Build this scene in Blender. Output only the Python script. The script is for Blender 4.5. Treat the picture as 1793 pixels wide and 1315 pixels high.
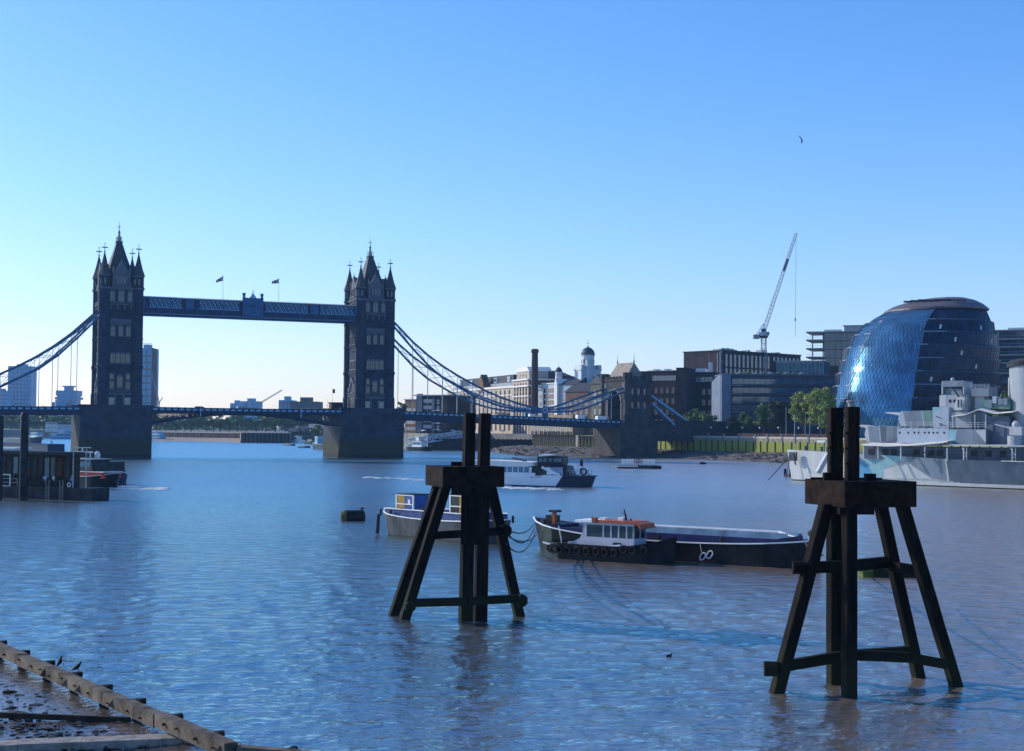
import bpy, math, random
import numpy as np
from mathutils import Matrix, Vector
for _o in list(bpy.data.objects): bpy.data.objects.remove(_o)
SC = bpy.context.scene
C = SC.collection
PI = math.pi
# ------------------------------------------------------------------ camera
CH, PITCH, ROLL, FPX = 10.5, 0.0365, 0.0077, 2518.7
camd = bpy.data.cameras.new('camera'); camo = bpy.data.objects.new('camera', camd); C.objects.link(camo)
camo.matrix_world = Matrix.Translation((0, 0, CH)) @ Matrix.Rotation(PI/2 + PITCH, 4, 'X') @ Matrix.Rotation(ROLL, 4, 'Z')
camd.sensor_width = 36; camd.lens = FPX/1793*36; camd.clip_start = 1; camd.clip_end = 30000
SC.camera = camo
SC.render.resolution_x = 1024; SC.render.resolution_y = 751
# ------------------------------------------------------------------ light
SUN_EL = math.radians(27); SUN_AZ = math.atan2(-.91, .42)
sdir = Vector((math.sin(SUN_AZ)*math.cos(SUN_EL), math.cos(SUN_AZ)*math.cos(SUN_EL), math.sin(SUN_EL)))
W = bpy.data.worlds.new('World'); SC.world = W; W.use_nodes = True
nt = W.node_tree; nt.nodes.clear()
sky = nt.nodes.new('ShaderNodeTexSky'); sky.sky_type = 'NISHITA'; sky.sun_disc = False
sky.sun_elevation = SUN_EL; sky.sun_rotation = SUN_AZ % (2*PI); sky.air_density = 1.0; sky.dust_density = 0.5; sky.ozone_density = 4.0
hs = nt.nodes.new('ShaderNodeHueSaturation'); hs.inputs['Saturation'].default_value = 1.26; hs.inputs['Value'].default_value = 1.0
bg = nt.nodes.new('ShaderNodeBackground'); bg.inputs['Strength'].default_value = 0.15
wo = nt.nodes.new('ShaderNodeOutputWorld')
tn = nt.nodes.new('ShaderNodeMix'); tn.data_type = 'RGBA'; tn.blend_type = 'MULTIPLY'; tn.inputs['Factor'].default_value = 1; tn.inputs['B'].default_value = (.98, .905, 1.03, 1)
nt.links.new(sky.outputs[0], hs.inputs['Color']); nt.links.new(hs.outputs[0], tn.inputs['A']); 
# pale glow of the morning air low over the horizon, part of the sky itself
tcw = nt.nodes.new('ShaderNodeTexCoord'); spw = nt.nodes.new('ShaderNodeSeparateXYZ'); nt.links.new(tcw.outputs['Generated'], spw.inputs[0])
mzw = nt.nodes.new('ShaderNodeMapRange'); mzw.inputs['From Min'].default_value = 0; mzw.inputs['From Max'].default_value = .30; mzw.inputs['To Min'].default_value = 1; mzw.inputs['To Max'].default_value = 0
nt.links.new(spw.outputs['Z'], mzw.inputs['Value']); pww = nt.nodes.new('ShaderNodeMath'); pww.operation = 'POWER'; pww.inputs[1].default_value = 2.2; nt.links.new(mzw.outputs[0], pww.inputs[0])
glw = nt.nodes.new('ShaderNodeMix'); glw.data_type = 'RGBA'; glw.blend_type = 'ADD'; glw.inputs['B'].default_value = (.06, .16, .5, 1); nt.links.new(pww.outputs[0], glw.inputs['Factor']); nt.links.new(tn.outputs['Result'], glw.inputs['A'])
nt.links.new(glw.outputs['Result'], bg.inputs[0]); nt.links.new(bg.outputs[0], wo.inputs[0])
sl = bpy.data.lights.new('sun', 'SUN'); sl.energy = 3.2; sl.angle = math.radians(.53); sl.color = (1, .93, .82)
so = bpy.data.objects.new('sun', sl); C.objects.link(so); so.rotation_euler = sdir.to_track_quat('Z', 'Y').to_euler(); so.location = (-300, 200, 300)
SC.view_settings.view_transform = 'Standard'; SC.view_settings.look = 'None'; SC.view_settings.exposure = 0.50; SC.view_settings.gamma = 1
SC.render.engine = 'CYCLES'
SC.cycles.max_bounces = 6; SC.cycles.volume_bounces = 0
# ------------------------------------------------------------------ measuring helpers (photo pixel -> place)
R3 = camo.matrix_world.to_3x3(); CO = Vector((0, 0, CH))
def ray(px, py): return R3 @ Vector(((px-896.5)/FPX, (657.5-py)/FPX, -1))
def G(px, py, z=0.):                     # the point at height z
    r = ray(px, py); return CO + r*((z-CH)/r.z)
def D(px, py, Y):                        # the point at distance Y
    r = ray(px, py); return CO + r*(Y/r.y)
class VP:                                # vertical plane through plan point A with direction d
    def __init__(s, A, B):
        s.A = Vector((A[0], A[1])); s.d = (Vector((B[0], B[1]))-s.A).normalized(); s.n = Vector((-s.d.y, s.d.x))
    def sz(s, px, py):
        r = ray(px, py); n = s.n
        t = (s.A.x*n.x + s.A.y*n.y)/(r.x*n.x + r.y*n.y)
        p = CO + r*t
        return (p.x-s.A.x)*s.d.x + (p.y-s.A.y)*s.d.y, p.z
    def at(s, q, off=0): return s.A + s.d*q + s.n*off
# ------------------------------------------------------------------ mesh builder
class MB:
    def __init__(s): s.v = []; s.f = []; s.mi = []; s.sm = []; s.mats = []; s.cur = 0; s.smooth = False
    def use(s, m):
        if m not in s.mats: s.mats.append(m)
        s.cur = s.mats.index(m); return s
    def add(s, vs, fs):
        b = len(s.v); s.v += [tuple(p) for p in vs]
        for f in fs: s.f.append(tuple(i+b for i in f)); s.mi.append(s.cur); s.sm.append(s.smooth)
        return s
    def box(s, x0, x1, y0, y1, z0, z1, M=None):
        if x0 > x1: x0, x1 = x1, x0
        if y0 > y1: y0, y1 = y1, y0
        if z0 > z1: z0, z1 = z1, z0
        vs = [Vector(p) for p in ((x0,y0,z0),(x1,y0,z0),(x1,y1,z0),(x0,y1,z0),(x0,y0,z1),(x1,y0,z1),(x1,y1,z1),(x0,y1,z1))]
        if M: vs = [M @ p for p in vs]
        return s.add(vs, [(0,3,2,1),(4,5,6,7),(0,1,5,4),(1,2,6,5),(2,3,7,6),(3,0,4,7)])
    def beam(s, p, q, w, h=None, up=(0,0,1), w2=None, h2=None):
        p = Vector(p); q = Vector(q); h = h or w; d = (q-p).normalized(); up = Vector(up)
        if abs(d.dot(up)) > .98: up = Vector((0,1,0)) if abs(d.y) < .9 else Vector((1,0,0))
        x = d.cross(up).normalized(); y = x.cross(d).normalized()
        w2 = w2 or w; h2 = h2 or h
        vs = [p+x*a*w/2+y*b*h/2 for a, b in ((-1,-1),(1,-1),(1,1),(-1,1))] + [q+x*a*w2/2+y*b*h2/2 for a, b in ((-1,-1),(1,-1),(1,1),(-1,1))]
        return s.add(vs, [(0,1,2,3),(7,6,5,4),(0,4,5,1),(1,5,6,2),(2,6,7,3),(3,7,4,0)])
    def tube(s, p, q, r0, r1=None, n=8):
        r1 = r0 if r1 is None else r1
        p = Vector(p); q = Vector(q); d = (q-p).normalized(); up = Vector((0,0,1)) if abs(d.z) < .95 else Vector((1,0,0))
        x = d.cross(up).normalized(); y = x.cross(d)
        vs = []
        for c, r in ((p, r0), (q, r1)):
            for i in range(n):
                a = 2*PI*i/n; vs.append(c + x*math.cos(a)*r + y*math.sin(a)*r)
        return s.add(vs, [(i, n+i, n+(i+1) % n, (i+1) % n) for i in range(n)] + [tuple(range(n)), tuple(range(2*n-1, n-1, -1))])
    def path(s, pts, r, n=6):
        for a, b in zip(pts[:-1], pts[1:]): s.tube(a, b, r, r, n)
        return s
    def lathe(s, prof, cx=0, cy=0, n=12, ph=0.):
        vs = []
        for r, z in prof:
            for i in range(n):
                a = 2*PI*i/n + ph; vs.append((cx+math.cos(a)*r, cy+math.sin(a)*r, z))
        fs = []
        for k in range(len(prof)-1):
            for i in range(n): fs.append((k*n+i, k*n+(i+1) % n, (k+1)*n+(i+1) % n, (k+1)*n+i))
        fs.append(tuple(range(n-1, -1, -1))); fs.append(tuple(range((len(prof)-1)*n, len(prof)*n)))
        return s.add(vs, fs)
    def prism(s, poly, z0, z1, sc=1., c=None):            # plan polygon (ccw) raised
        n = len(poly); c = c or (sum(p[0] for p in poly)/n, sum(p[1] for p in poly)/n)
        vs = [(x, y, z0) for x, y in poly] + [(c[0]+(x-c[0])*sc, c[1]+(y-c[1])*sc, z1) for x, y in poly]
        return s.add(vs, [(i, (i+1) % n, n+(i+1) % n, n+i) for i in range(n)] + [tuple(range(n-1, -1, -1)), tuple(range(n, 2*n))])
    def prof(s, poly, y0, y1):                            # side profile (x,z) pushed through y
        n = len(poly); a = sum(poly[i][0]*poly[(i+1) % n][1]-poly[(i+1) % n][0]*poly[i][1] for i in range(n))
        if a < 0: poly = poly[::-1]
        vs = [(x, y0, z) for x, z in poly] + [(x, y1, z) for x, z in poly]
        return s.add(vs, [tuple(range(n)), tuple(range(2*n-1, n-1, -1))] + [((i+1) % n, i, n+i, n+(i+1) % n) for i in range(n)])
    def gable(s, x0, x1, y0, y1, z0, z1, axis='x', hip=0.):
        if axis == 'x':
            m = (y0+y1)/2; vs = [(x0,y0,z0),(x1,y0,z0),(x1,y1,z0),(x0,y1,z0),(x0+hip,m,z1),(x1-hip,m,z1)]
            return s.add(vs, [(0,3,2,1),(0,1,5,4),(2,3,4,5),(1,2,5),(3,0,4)])
        m = (x0+x1)/2; vs = [(x0,y0,z0),(x1,y0,z0),(x1,y1,z0),(x0,y1,z0),(m,y0+hip,z1),(m,y1-hip,z1)]
        return s.add(vs, [(0,3,2,1),(1,2,5,4),(3,0,4,5),(0,1,4),(2,3,5)])
    def ball(s, c, r, n=8, k=5, sz=(1,1,1)):
        pr = [(max(math.sin(PI*i/k), .02)*r, -math.cos(PI*i/k)*r) for i in range(k+1)]
        m = MB().lathe(pr, 0, 0, n)
        return s.add([(c[0]+x*sz[0], c[1]+y*sz[1], c[2]+z*sz[2]) for x, y, z in m.v], m.f)
    def xf(s, M): s.v = [tuple(M @ Vector(p)) for p in s.v]; return s
    def data(s, name):
        me = bpy.data.meshes.new(name); me.from_pydata(s.v, [], s.f)
        for m in s.mats: me.materials.append(m)
        if len(me.polygons):
            me.polygons.foreach_set('material_index', s.mi); me.polygons.foreach_set('use_smooth', s.sm)
        me.update(); return me
    def build(s, name, parent=None, mat=None, loc=(0,0,0), label=None):
        if mat: s.mats = [mat]; s.mi = [0]*len(s.f)
        o = bpy.data.objects.new(name, s.data(name)); C.objects.link(o); o.location = loc
        if parent: o.parent = parent
        if label: o['label'] = label
        return o
def tag(o, label=None, cat=None, group=None, kind=None):
    for k, v in (('label', label), ('category', cat), ('group', group), ('kind', kind)):
        if v: o[k] = v
    return o
def thing(name, label, cat, loc=(0,0,0), rz=0., group=None):
    o = bpy.data.objects.new(name, None); C.objects.link(o); o.location = (loc[0], loc[1], loc[2] if len(loc) > 2 else 0); o.rotation_euler = (0, 0, rz)
    o.empty_display_size = .5
    return tag(o, label, cat, group)
def link_copy(o, parent=None, loc=None, rz=None):
    c = o.copy(); C.objects.link(c); c.parent = parent
    if loc is not None: c.location = loc
    if rz is not None: c.rotation_euler = (0, 0, rz)
    return c
def copy_tree(o, parent=None, kids=None):
    if kids is None:
        kids = {}
        for x in bpy.data.objects:
            if x.parent: kids.setdefault(x.parent.name, []).append(x)
    c = o.copy(); C.objects.link(c); c.parent = parent
    for ch in kids.get(o.name, []): copy_tree(ch, c, kids)
    return c
# ------------------------------------------------------------------ materials
def mat(name, col, rough=.75, metal=0., var=.18, scale=.6, bump=0., bscale=None, col2=None, stretch=(1,1,1), spec=.18, coat=0.):
    m = bpy.data.materials.new(name); m.use_nodes = True; n = m.node_tree; b = n.nodes['Principled BSDF']
    b.inputs['Roughness'].default_value = rough; b.inputs['Metallic'].default_value = metal; b.inputs['Specular IOR Level'].default_value = spec
    if coat: b.inputs['Coat Weight'].default_value = coat
    tc = n.nodes.new('ShaderNodeTexCoord'); mp = n.nodes.new('ShaderNodeMapping'); mp.inputs['Scale'].default_value = stretch
    n.links.new(tc.outputs['Object'], mp.inputs[0])
    nz = n.nodes.new('ShaderNodeTexNoise'); nz.inputs['Scale'].default_value = scale; nz.inputs['Detail'].default_value = 5; nz.inputs['Roughness'].default_value = .65
    n.links.new(mp.outputs[0], nz.inputs['Vector'])
    rp = n.nodes.new('ShaderNodeValToRGB'); e = rp.color_ramp.elements
    c2 = col2 or tuple(max(0, c*(1-2*var)) for c in col); c1 = col if col2 else tuple(min(1, c*(1+var)) for c in col)
    e[0].position = .32; e[0].color = (*c2, 1); e[1].position = .68; e[1].color = (*c1, 1)
    n.links.new(nz.outputs['Fac'], rp.inputs[0]); n.links.new(rp.outputs[0], b.inputs['Base Color'])
    if bump:
        bz = n.nodes.new('ShaderNodeTexNoise'); bz.inputs['Scale'].default_value = bscale or scale*6; bz.inputs['Detail'].default_value = 4
        n.links.new(mp.outputs[0], bz.inputs['Vector'])
        bp = n.nodes.new('ShaderNodeBump'); bp.inputs['Strength'].default_value = 1; bp.inputs['Distance'].default_value = bump
        n.links.new(bz.outputs['Fac'], bp.inputs['Height']); n.links.new(bp.outputs[0], b.inputs['Normal'])
    m['rp'] = 1
    return m
def nodes_of(m): n = m.node_tree; return n, n.nodes['Principled BSDF']
def layer_z(m, z, soft, col, rough=None, noise=.8, nscale=.3, world=True):
    """stain below height z (tide mark, algae), mixed over the base colour"""
    n, b = nodes_of(m); src = b.inputs['Base Color'].links[0].from_socket
    g = n.nodes.new('ShaderNodeNewGeometry'); sp = n.nodes.new('ShaderNodeSeparateXYZ'); n.links.new(g.outputs['Position'], sp.inputs[0])
    nz = n.nodes.new('ShaderNodeTexNoise'); nz.inputs['Scale'].default_value = nscale; n.links.new(g.outputs['Position'], nz.inputs['Vector'])
    ma = n.nodes.new('ShaderNodeMath'); ma.operation = 'MULTIPLY_ADD'; ma.inputs[1].default_value = noise*2; n.links.new(nz.outputs['Fac'], ma.inputs[0]); n.links.new(sp.outputs['Z'], ma.inputs[2])
    mr = n.nodes.new('ShaderNodeMapRange'); mr.inputs['From Min'].default_value = z+noise-soft; mr.inputs['From Max'].default_value = z+noise+soft
    mr.inputs['To Min'].default_value = 1; mr.inputs['To Max'].default_value = 0; n.links.new(ma.outputs[0], mr.inputs['Value'])
    mx = n.nodes.new('ShaderNodeMix'); mx.data_type = 'RGBA'; n.links.new(mr.outputs[0], mx.inputs['Factor']); n.links.new(src, mx.inputs['A']); mx.inputs['B'].default_value = (*col, 1)
    n.links.new(mx.outputs['Result'], b.inputs['Base Color']); return m
def brick_lines(m, sx=1.2, sz=.5, dark=.75, w=.03):
    n, b = nodes_of(m); src = b.inputs['Base Color'].links[0].from_socket
    tc = n.nodes.new('ShaderNodeTexCoord'); sp = n.nodes.new('ShaderNodeSeparateXYZ'); n.links.new(tc.outputs['Object'], sp.inputs[0])
    ad = n.nodes.new('ShaderNodeMath'); n.links.new(sp.outputs['X'], ad.inputs[0]); n.links.new(sp.outputs['Y'], ad.inputs[1])
    cb = n.nodes.new('ShaderNodeCombineXYZ'); n.links.new(ad.outputs[0], cb.inputs['X']); n.links.new(sp.outputs['Z'], cb.inputs['Y'])
    br = n.nodes.new('ShaderNodeTexBrick'); br.inputs['Scale'].default_value = 1; br.inputs['Brick Width'].default_value = sx; br.inputs['Row Height'].default_value = sz
    br.inputs['Mortar Size'].default_value = w; br.inputs['Color1'].default_value = (1,1,1,1); br.inputs['Color2'].default_value = (.78,.78,.78,1); br.inputs['Mortar'].default_value = (dark,dark,dark,1)
    n.links.new(cb.outputs[0], br.inputs['Vector'])
    mx = n.nodes.new('ShaderNodeMix'); mx.data_type = 'RGBA'; mx.blend_type = 'MULTIPLY'; mx.inputs['Factor'].default_value = 1
    n.links.new(src, mx.inputs['A']); n.links.new(br.outputs['Color'], mx.inputs['B']); n.links.new(mx.outputs['Result'], b.inputs['Base Color']); return m
MT = dict(
 stone=mat('portland_stone', (.30,.31,.27), .8, var=.25, scale=.4),
 granite=mat('grey_granite', (.12,.12,.13), .85, var=.25, scale=.35),
 pale=mat('pale_stone', (.20,.20,.20), .8, var=.15, scale=.8),
 slate=mat('roof_slate', (.055,.06,.07), .6, var=.2, scale=1.2),
 roofstone=mat('weathered_lead_roof', (.30,.29,.27), .6, var=.2, scale=.7),
 pane=mat('window_glass', (.02,.03,.04), .12, var=.2, spec=.8),
 blue=mat('bridge_blue_paint', (.035,.105,.20), .5, var=.2, scale=.8),
 blued=mat('deep_blue_paint', (.015,.036,.08), .5, var=.2, scale=.8),
 lblue=mat('light_blue_paint', (.25,.45,.62), .5, var=.12, scale=1),
 white=mat('white_paint', (.78,.78,.76), .5, var=.06, scale=1.5),
 cream=mat('cream_render', (.5,.44,.35), .85, var=.12, scale=.3),
 brick=mat('brown_brick', (.17,.105,.07), .9, var=.25, scale=.4),
 dbrick=mat('dark_brick', (.085,.058,.048), .9, var=.25, scale=.3),
 ybrick=mat('yellow_stock_brick', (.36,.27,.17), .9, var=.2, scale=.4),
 concrete=mat('grey_concrete', (.30,.29,.28), .85, var=.15, scale=.5),
 zinc=mat('grey_zinc', (.26,.29,.32), .45, metal=.3, var=.12, scale=.5),
 dark=mat('dark_metal', (.03,.032,.036), .5, var=.3, scale=1),
 steel=mat('galvanised_steel', (.33,.35,.37), .45, metal=.5, var=.15, scale=2),
 rust=mat('rusty_steel', (.13,.06,.035), .8, var=.35, scale=2),
 red=mat('red_paint', (.42,.04,.03), .45, var=.15, scale=2),
 orange=mat('orange_paint', (.38,.085,.035), .55, var=.2, scale=2),
 yellow=mat('yellow_paint', (.34,.22,.05), .55, var=.15, scale=2),
 cblue=mat('container_blue', (.04,.10,.34), .5, var=.2, scale=2),
 black=mat('black_hull_paint', (.012,.012,.014), .45, var=.4, scale=.8),
 rubber=mat('tyre_rubber', (.009,.009,.009), .7, var=.3, scale=4),
 canvas=mat('white_canvas', (.72,.70,.65), .8, var=.06, scale=1),
 glassblue=mat('tinted_glass', (.06,.12,.17), .08, var=.3, scale=.4, spec=.9),
 grass=mat('grass_lawn', (.06,.10,.025), .95, var=.3, scale=.5),
)
# ================================================================== WATER
def make_water():
    rad = list(np.arange(1, 20, 2.)); r = 20.
    while r < 430:
        rad.append(r); r += max(.14, min(r*r/17000, .10+r*.006))
    while r < 14000: rad.append(r); r *= 1.12
    rad = np.array(rad); F = math.radians(27)
    ang = np.concatenate([np.linspace(-F, F, 1000), np.linspace(F, 2*PI-F, 60)[1:-1]])
    A, Rr = np.meshgrid(ang, rad); X = Rr*np.sin(A); Y = Rr*np.cos(A); Z = np.zeros_like(X)
    dr = np.gradient(rad)[:, None]*np.ones_like(A)
    dr = np.where(np.abs(A) < F+.01, dr, 1e3)
    rg = np.random.default_rng(5); n = 110
    lam = .32*(2.8/.32)**(rg.random(n)**1.1); th = rg.normal(2.0, .75, n); ph = rg.random(n)*2*PI
    slope = .088*math.sqrt(2/n)*(1+.25*rg.random(n))
    # patches of rougher and calmer water
    env = 1+.16*np.sin(X*.045+Y*.03+1)*np.sin(X*.021-Y*.037)+.1*np.sin(X*.11+2)*np.sin(Y*.09)
    for k in range(n):
        w = np.clip(lam[k]/(2.6*dr)-.35, 0, 1)
        a = slope[k]*lam[k]/(2*PI); q = 2*PI/lam[k]
        p = q*(X*math.cos(th[k])+Y*math.sin(th[k]))+ph[k]
        Z += w*a*(np.sin(p)+.18*np.cos(2*p))
    Z *= env
    nr, na = X.shape; me = bpy.data.meshes.new('water')
    V = np.stack([X, Y, Z], -1).reshape(-1, 3); i = np.arange(nr-1)[:, None]*na; j = np.arange(na)[None]; j2 = (j+1) % na
    Fc = np.stack([i+j, i+j2, i+na+j2, i+na+j], -1).reshape(-1, 4)
    me.vertices.add(len(V)); me.vertices.foreach_set('co', V.ravel().astype(np.float32))
    me.loops.add(Fc.size); me.loops.foreach_set('vertex_index', Fc.ravel().astype(np.int32))
    me.polygons.add(len(Fc)); me.polygons.foreach_set('loop_start', np.arange(0, Fc.size, 4, dtype=np.int32))
    me.polygons.foreach_set('use_smooth', np.ones(len(Fc), bool)); me.update(calc_edges=True)
    m = bpy.data.materials.new('river_water'); m.use_nodes = True; nn = m.node_tree; b = nn.nodes['Principled BSDF']
    b.inputs['Roughness'].default_value = .6; b.inputs['Specular IOR Level'].default_value = 0
    tc = nn.nodes.new('ShaderNodeTexCoord')
    z0 = nn.nodes.new('ShaderNodeTexNoise'); z0.inputs['Scale'].default_value = .035; z0.inputs['Detail'].default_value = 4; nn.links.new(tc.outputs['Object'], z0.inputs['Vector'])
    rp = nn.nodes.new('ShaderNodeValToRGB'); e = rp.color_ramp.elements; e[0].position = .3; e[1].position = .7
    e[0].color = (.06, .07, .075, 1); e[1].color = (.12, .11, .10, 1)
    nn.links.new(z0.outputs['Fac'], rp.inputs[0]); # a browner sediment plume along the right hand bank
    spx = nn.nodes.new('ShaderNodeSeparateXYZ'); nn.links.new(tc.outputs['Object'], spx.inputs[0])
    pa = nn.nodes.new('ShaderNodeMath'); pa.operation = 'MULTIPLY_ADD'; pa.inputs[1].default_value = 34; nn.links.new(z0.outputs['Fac'], pa.inputs[0]); nn.links.new(spx.outputs['X'], pa.inputs[2])
    pr = nn.nodes.new('ShaderNodeMapRange'); pr.inputs['From Min'].default_value = 16; pr.inputs['From Max'].default_value = 58; nn.links.new(pa.outputs[0], pr.inputs['Value'])
    pm = nn.nodes.new('ShaderNodeMix'); pm.data_type = 'RGBA'; pm.inputs['B'].default_value = (.36, .225, .14, 1); nn.links.new(pr.outputs[0], pm.inputs['Factor']); nn.links.new(rp.outputs[0], pm.inputs['A'])
    nn.links.new(pm.outputs['Result'], b.inputs['Base Color'])
    mp = nn.nodes.new('ShaderNodeMapping'); mp.inputs['Scale'].default_value = (1, 1.6, 1); mp.inputs['Rotation'].default_value = (0, 0, .5); nn.links.new(tc.outputs['Object'], mp.inputs[0])
    z1 = nn.nodes.new('ShaderNodeTexNoise'); z1.inputs['Scale'].default_value = 1.7; z1.inputs['Detail'].default_value = 4; z1.inputs['Roughness'].default_value = .6; nn.links.new(mp.outputs[0], z1.inputs['Vector'])
    bp = nn.nodes.new('ShaderNodeBump'); bp.inputs['Distance'].default_value = .085; bp.inputs['Strength'].default_value = 1
    nn.links.new(z1.outputs['Fac'], bp.inputs['Height']); nn.links.new(bp.outputs[0], b.inputs['Normal'])
    z2 = nn.nodes.new('ShaderNodeTexNoise'); z2.inputs['Scale'].default_value = .42; z2.inputs['Detail'].default_value = 3; nn.links.new(mp.outputs[0], z2.inputs['Vector'])
    bp2 = nn.nodes.new('ShaderNodeBump'); bp2.inputs['Distance'].default_value = .30; nn.links.new(z2.outputs['Fac'], bp2.inputs['Height']); nn.links.new(bp2.outputs[0], bp.inputs['Normal'])
    rr2 = nn.nodes.new('ShaderNodeMapRange'); rr2.inputs['From Min'].default_value = 45; rr2.inputs['From Max'].default_value = 260; rr2.inputs['To Min'].default_value = .06; rr2.inputs['To Max'].default_value = .26; spy = nn.nodes.new('ShaderNodeSeparateXYZ'); nn.links.new(tc.outputs['Object'], spy.inputs[0]); nn.links.new(spy.outputs['Y'], rr2.inputs['Value'])
    gl = nn.nodes.new('ShaderNodeBsdfGlossy'); nn.links.new(rr2.outputs[0], gl.inputs['Roughness']); gl.inputs['Color'].default_value = (.55, .90, 1, 1); nn.links.new(bp.outputs[0], gl.inputs['Normal'])
    fr = nn.nodes.new('ShaderNodeFresnel'); fr.inputs['IOR'].default_value = 5.0; nn.links.new(bp.outputs[0], fr.inputs['Normal'])
    mxs = nn.nodes.new('ShaderNodeMixShader'); nn.links.new(fr.outputs[0], mxs.inputs[0]); nn.links.new(b.outputs[0], mxs.inputs[1]); nn.links.new(gl.outputs[0], mxs.inputs[2]); nn.links.new(mxs.outputs[0], nn.nodes['Material Output'].inputs[0])
    me.materials.append(m); o = bpy.data.objects.new('water', me); C.objects.link(o); tag(o, kind='structure', label='rippled brown river water reflecting the blue sky'); return o
make_water()
# ================================================================== LAND
QZ = 7.7
def X_(px, Y): return D(px, 700, Y).x
Q = [(1348, 500), (1115, 575), (1062, 590), (1013, 602), (1008, 610), (933, 650), (860, 675), (750, 664), (650, 740), (612, 1000)]
QP = [(X_(a, b), b) for a, b in Q]
q0, q1 = Vector(QP[0]), Vector(QP[1]); ext = q0 + (q0-q1).normalized()*330
M_land = mat('quay_paving', (.22,.21,.19), .9, var=.2, scale=.1)
M_mud = mat('river_mud', (.15,.125,.10), .75, var=.35, scale=.35, bump=.25, bscale=1.5)
M_mudw = mat('wet_mud', (.09,.078,.07), .13, var=.4, scale=.5, bump=.07, bscale=3, spec=.9)
def poly_block(name, pts, z0, z1, m):
    mb = MB().use(m); a = sum(pts[i][0]*pts[(i+1) % len(pts)][1]-pts[(i+1) % len(pts)][0]*pts[i][1] for i in range(len(pts)))
    if a < 0: pts = pts[::-1]
    mb.prism(pts, z0, z1); o = mb.build(name); tag(o, kind='structure'); return o
poly_block('south_bank', [(ext.x, ext.y)]+QP+[(-60, 1500), (900, 1500), (900, ext.y)], -2, QZ-.02, M_land)
far = [(-1500, 1150), (X_(-60, 1120), 1120), (X_(130, 1100), 1100), (X_(262, 1010), 1010), (X_(421, 950), 950), (X_(423, 905), 905), (X_(508, 905), 905), (X_(512, 1010), 1010), (-95, 1000.), (-62, 1495), (900, 1505), (3500, 1505), (3500, 9000), (-3500, 9000), (-3500, 1150)]
poly_block('far_bank', far, -2, 6.2, M_land)
# foreshore
def strip(name, inner, outer, m, zi, zo, nsub=6, kind='structure', seed=1, amp=.25):
    rg = random.Random(seed); mb = MB().use(m); n = len(inner); v = []; mb.smooth = True
    for i in range(n):
        for k in range(nsub+1):
            t = k/nsub; v.append((inner[i][0]*(1-t)+outer[i][0]*t, inner[i][1]*(1-t)+outer[i][1]*t, zi*(1-t)+zo*t+(rg.uniform(-amp, amp) if 0 < k < nsub else 0)))
    f = []
    for i in range(n-1):
        for k in range(nsub): a = i*(nsub+1)+k; f.append((a, a+1, a+nsub+2, a+nsub+1))
    mb.add(v, f); o = mb.build(name); tag(o, kind=kind); return o
def wallpt(px):
    for (a, da), (b, db) in zip(Q[:-1], Q[1:]):
        if b <= px <= a: t = (px-a)/(b-a); d = da+(db-da)*t; return (X_(px, d), d+.1)
    d = 500-(px-1348)/(1348-1115)*75*.93; return (X_(px, d), d+.1)
outl = [(790, 781), (835, 785), (870, 793), (905, 799), (940, 801), (985, 801), (1030, 801), (1062, 802.5), (1085, 803), (1120, 801.5), (1180, 803), (1250, 806), (1310, 808.5), (1373, 812), (1450, 818), (1520, 826)]
def dens(l, n=5):
    o = []
    for a, b in zip(l[:-1], l[1:]):
        for k in range(n): t = k/n; o.append((a[0]*(1-t)+b[0]*t, a[1]*(1-t)+b[1]*t))
    return o+[l[-1]]
outl = dens(outl); rj = random.Random(3)
strip('foreshore_mud', [wallpt(px) for px, py in outl], [tuple(G(px, py+rj.uniform(-.5, .5), -.12).xy) for px, py in outl], M_mud, 2.9, -.15, nsub=12)
_rs = random.Random(21); _m = MB().use(mat('foreshore_stones', (.16,.145,.125), .8, var=.4, scale=1)); _m2 = mat('dark_foreshore_stones', (.05,.045,.04), .8)
for _k in range(1500):
    i_ = _rs.uniform(0, len(outl)-1.01); a_ = outl[int(i_)]; b_ = outl[int(i_)+1]; u_ = i_-int(i_); px_ = a_[0]+(b_[0]-a_[0])*u_; py_ = a_[1]+(b_[1]-a_[1])*u_
    W_ = Vector(wallpt(px_)); O_ = G(px_, py_, -.12).xy; t_ = _rs.random()**.7; q_ = W_*(1-t_)+O_*t_; s_ = _rs.uniform(.15, .55)
    _m.use(_m2 if _rs.random() < .5 else _m.mats[0]).ball((q_.x, q_.y, 2.9*(1-t_)-.15*t_+.05), s_, 5, 3, (_rs.uniform(1, 2.5), 1, .5))
tag(_m.build('foreshore_stones'), 'scattered stones and rubble on the mud below the quay wall', 'stones', kind='stuff')
fm = dens([(268, 773), (300, 773), (350, 773.5), (421, 775.5)], 4)
strip('far_mud', [(X_(px, 1010-(px-262)*.37), 1009-(px-262)*.37) for px, py in fm], [tuple(G(px, py, -.1).xy) for px, py in fm], mat('far_sand', (.34,.28,.22), .9), 2.5, -.15, nsub=3)
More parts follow.
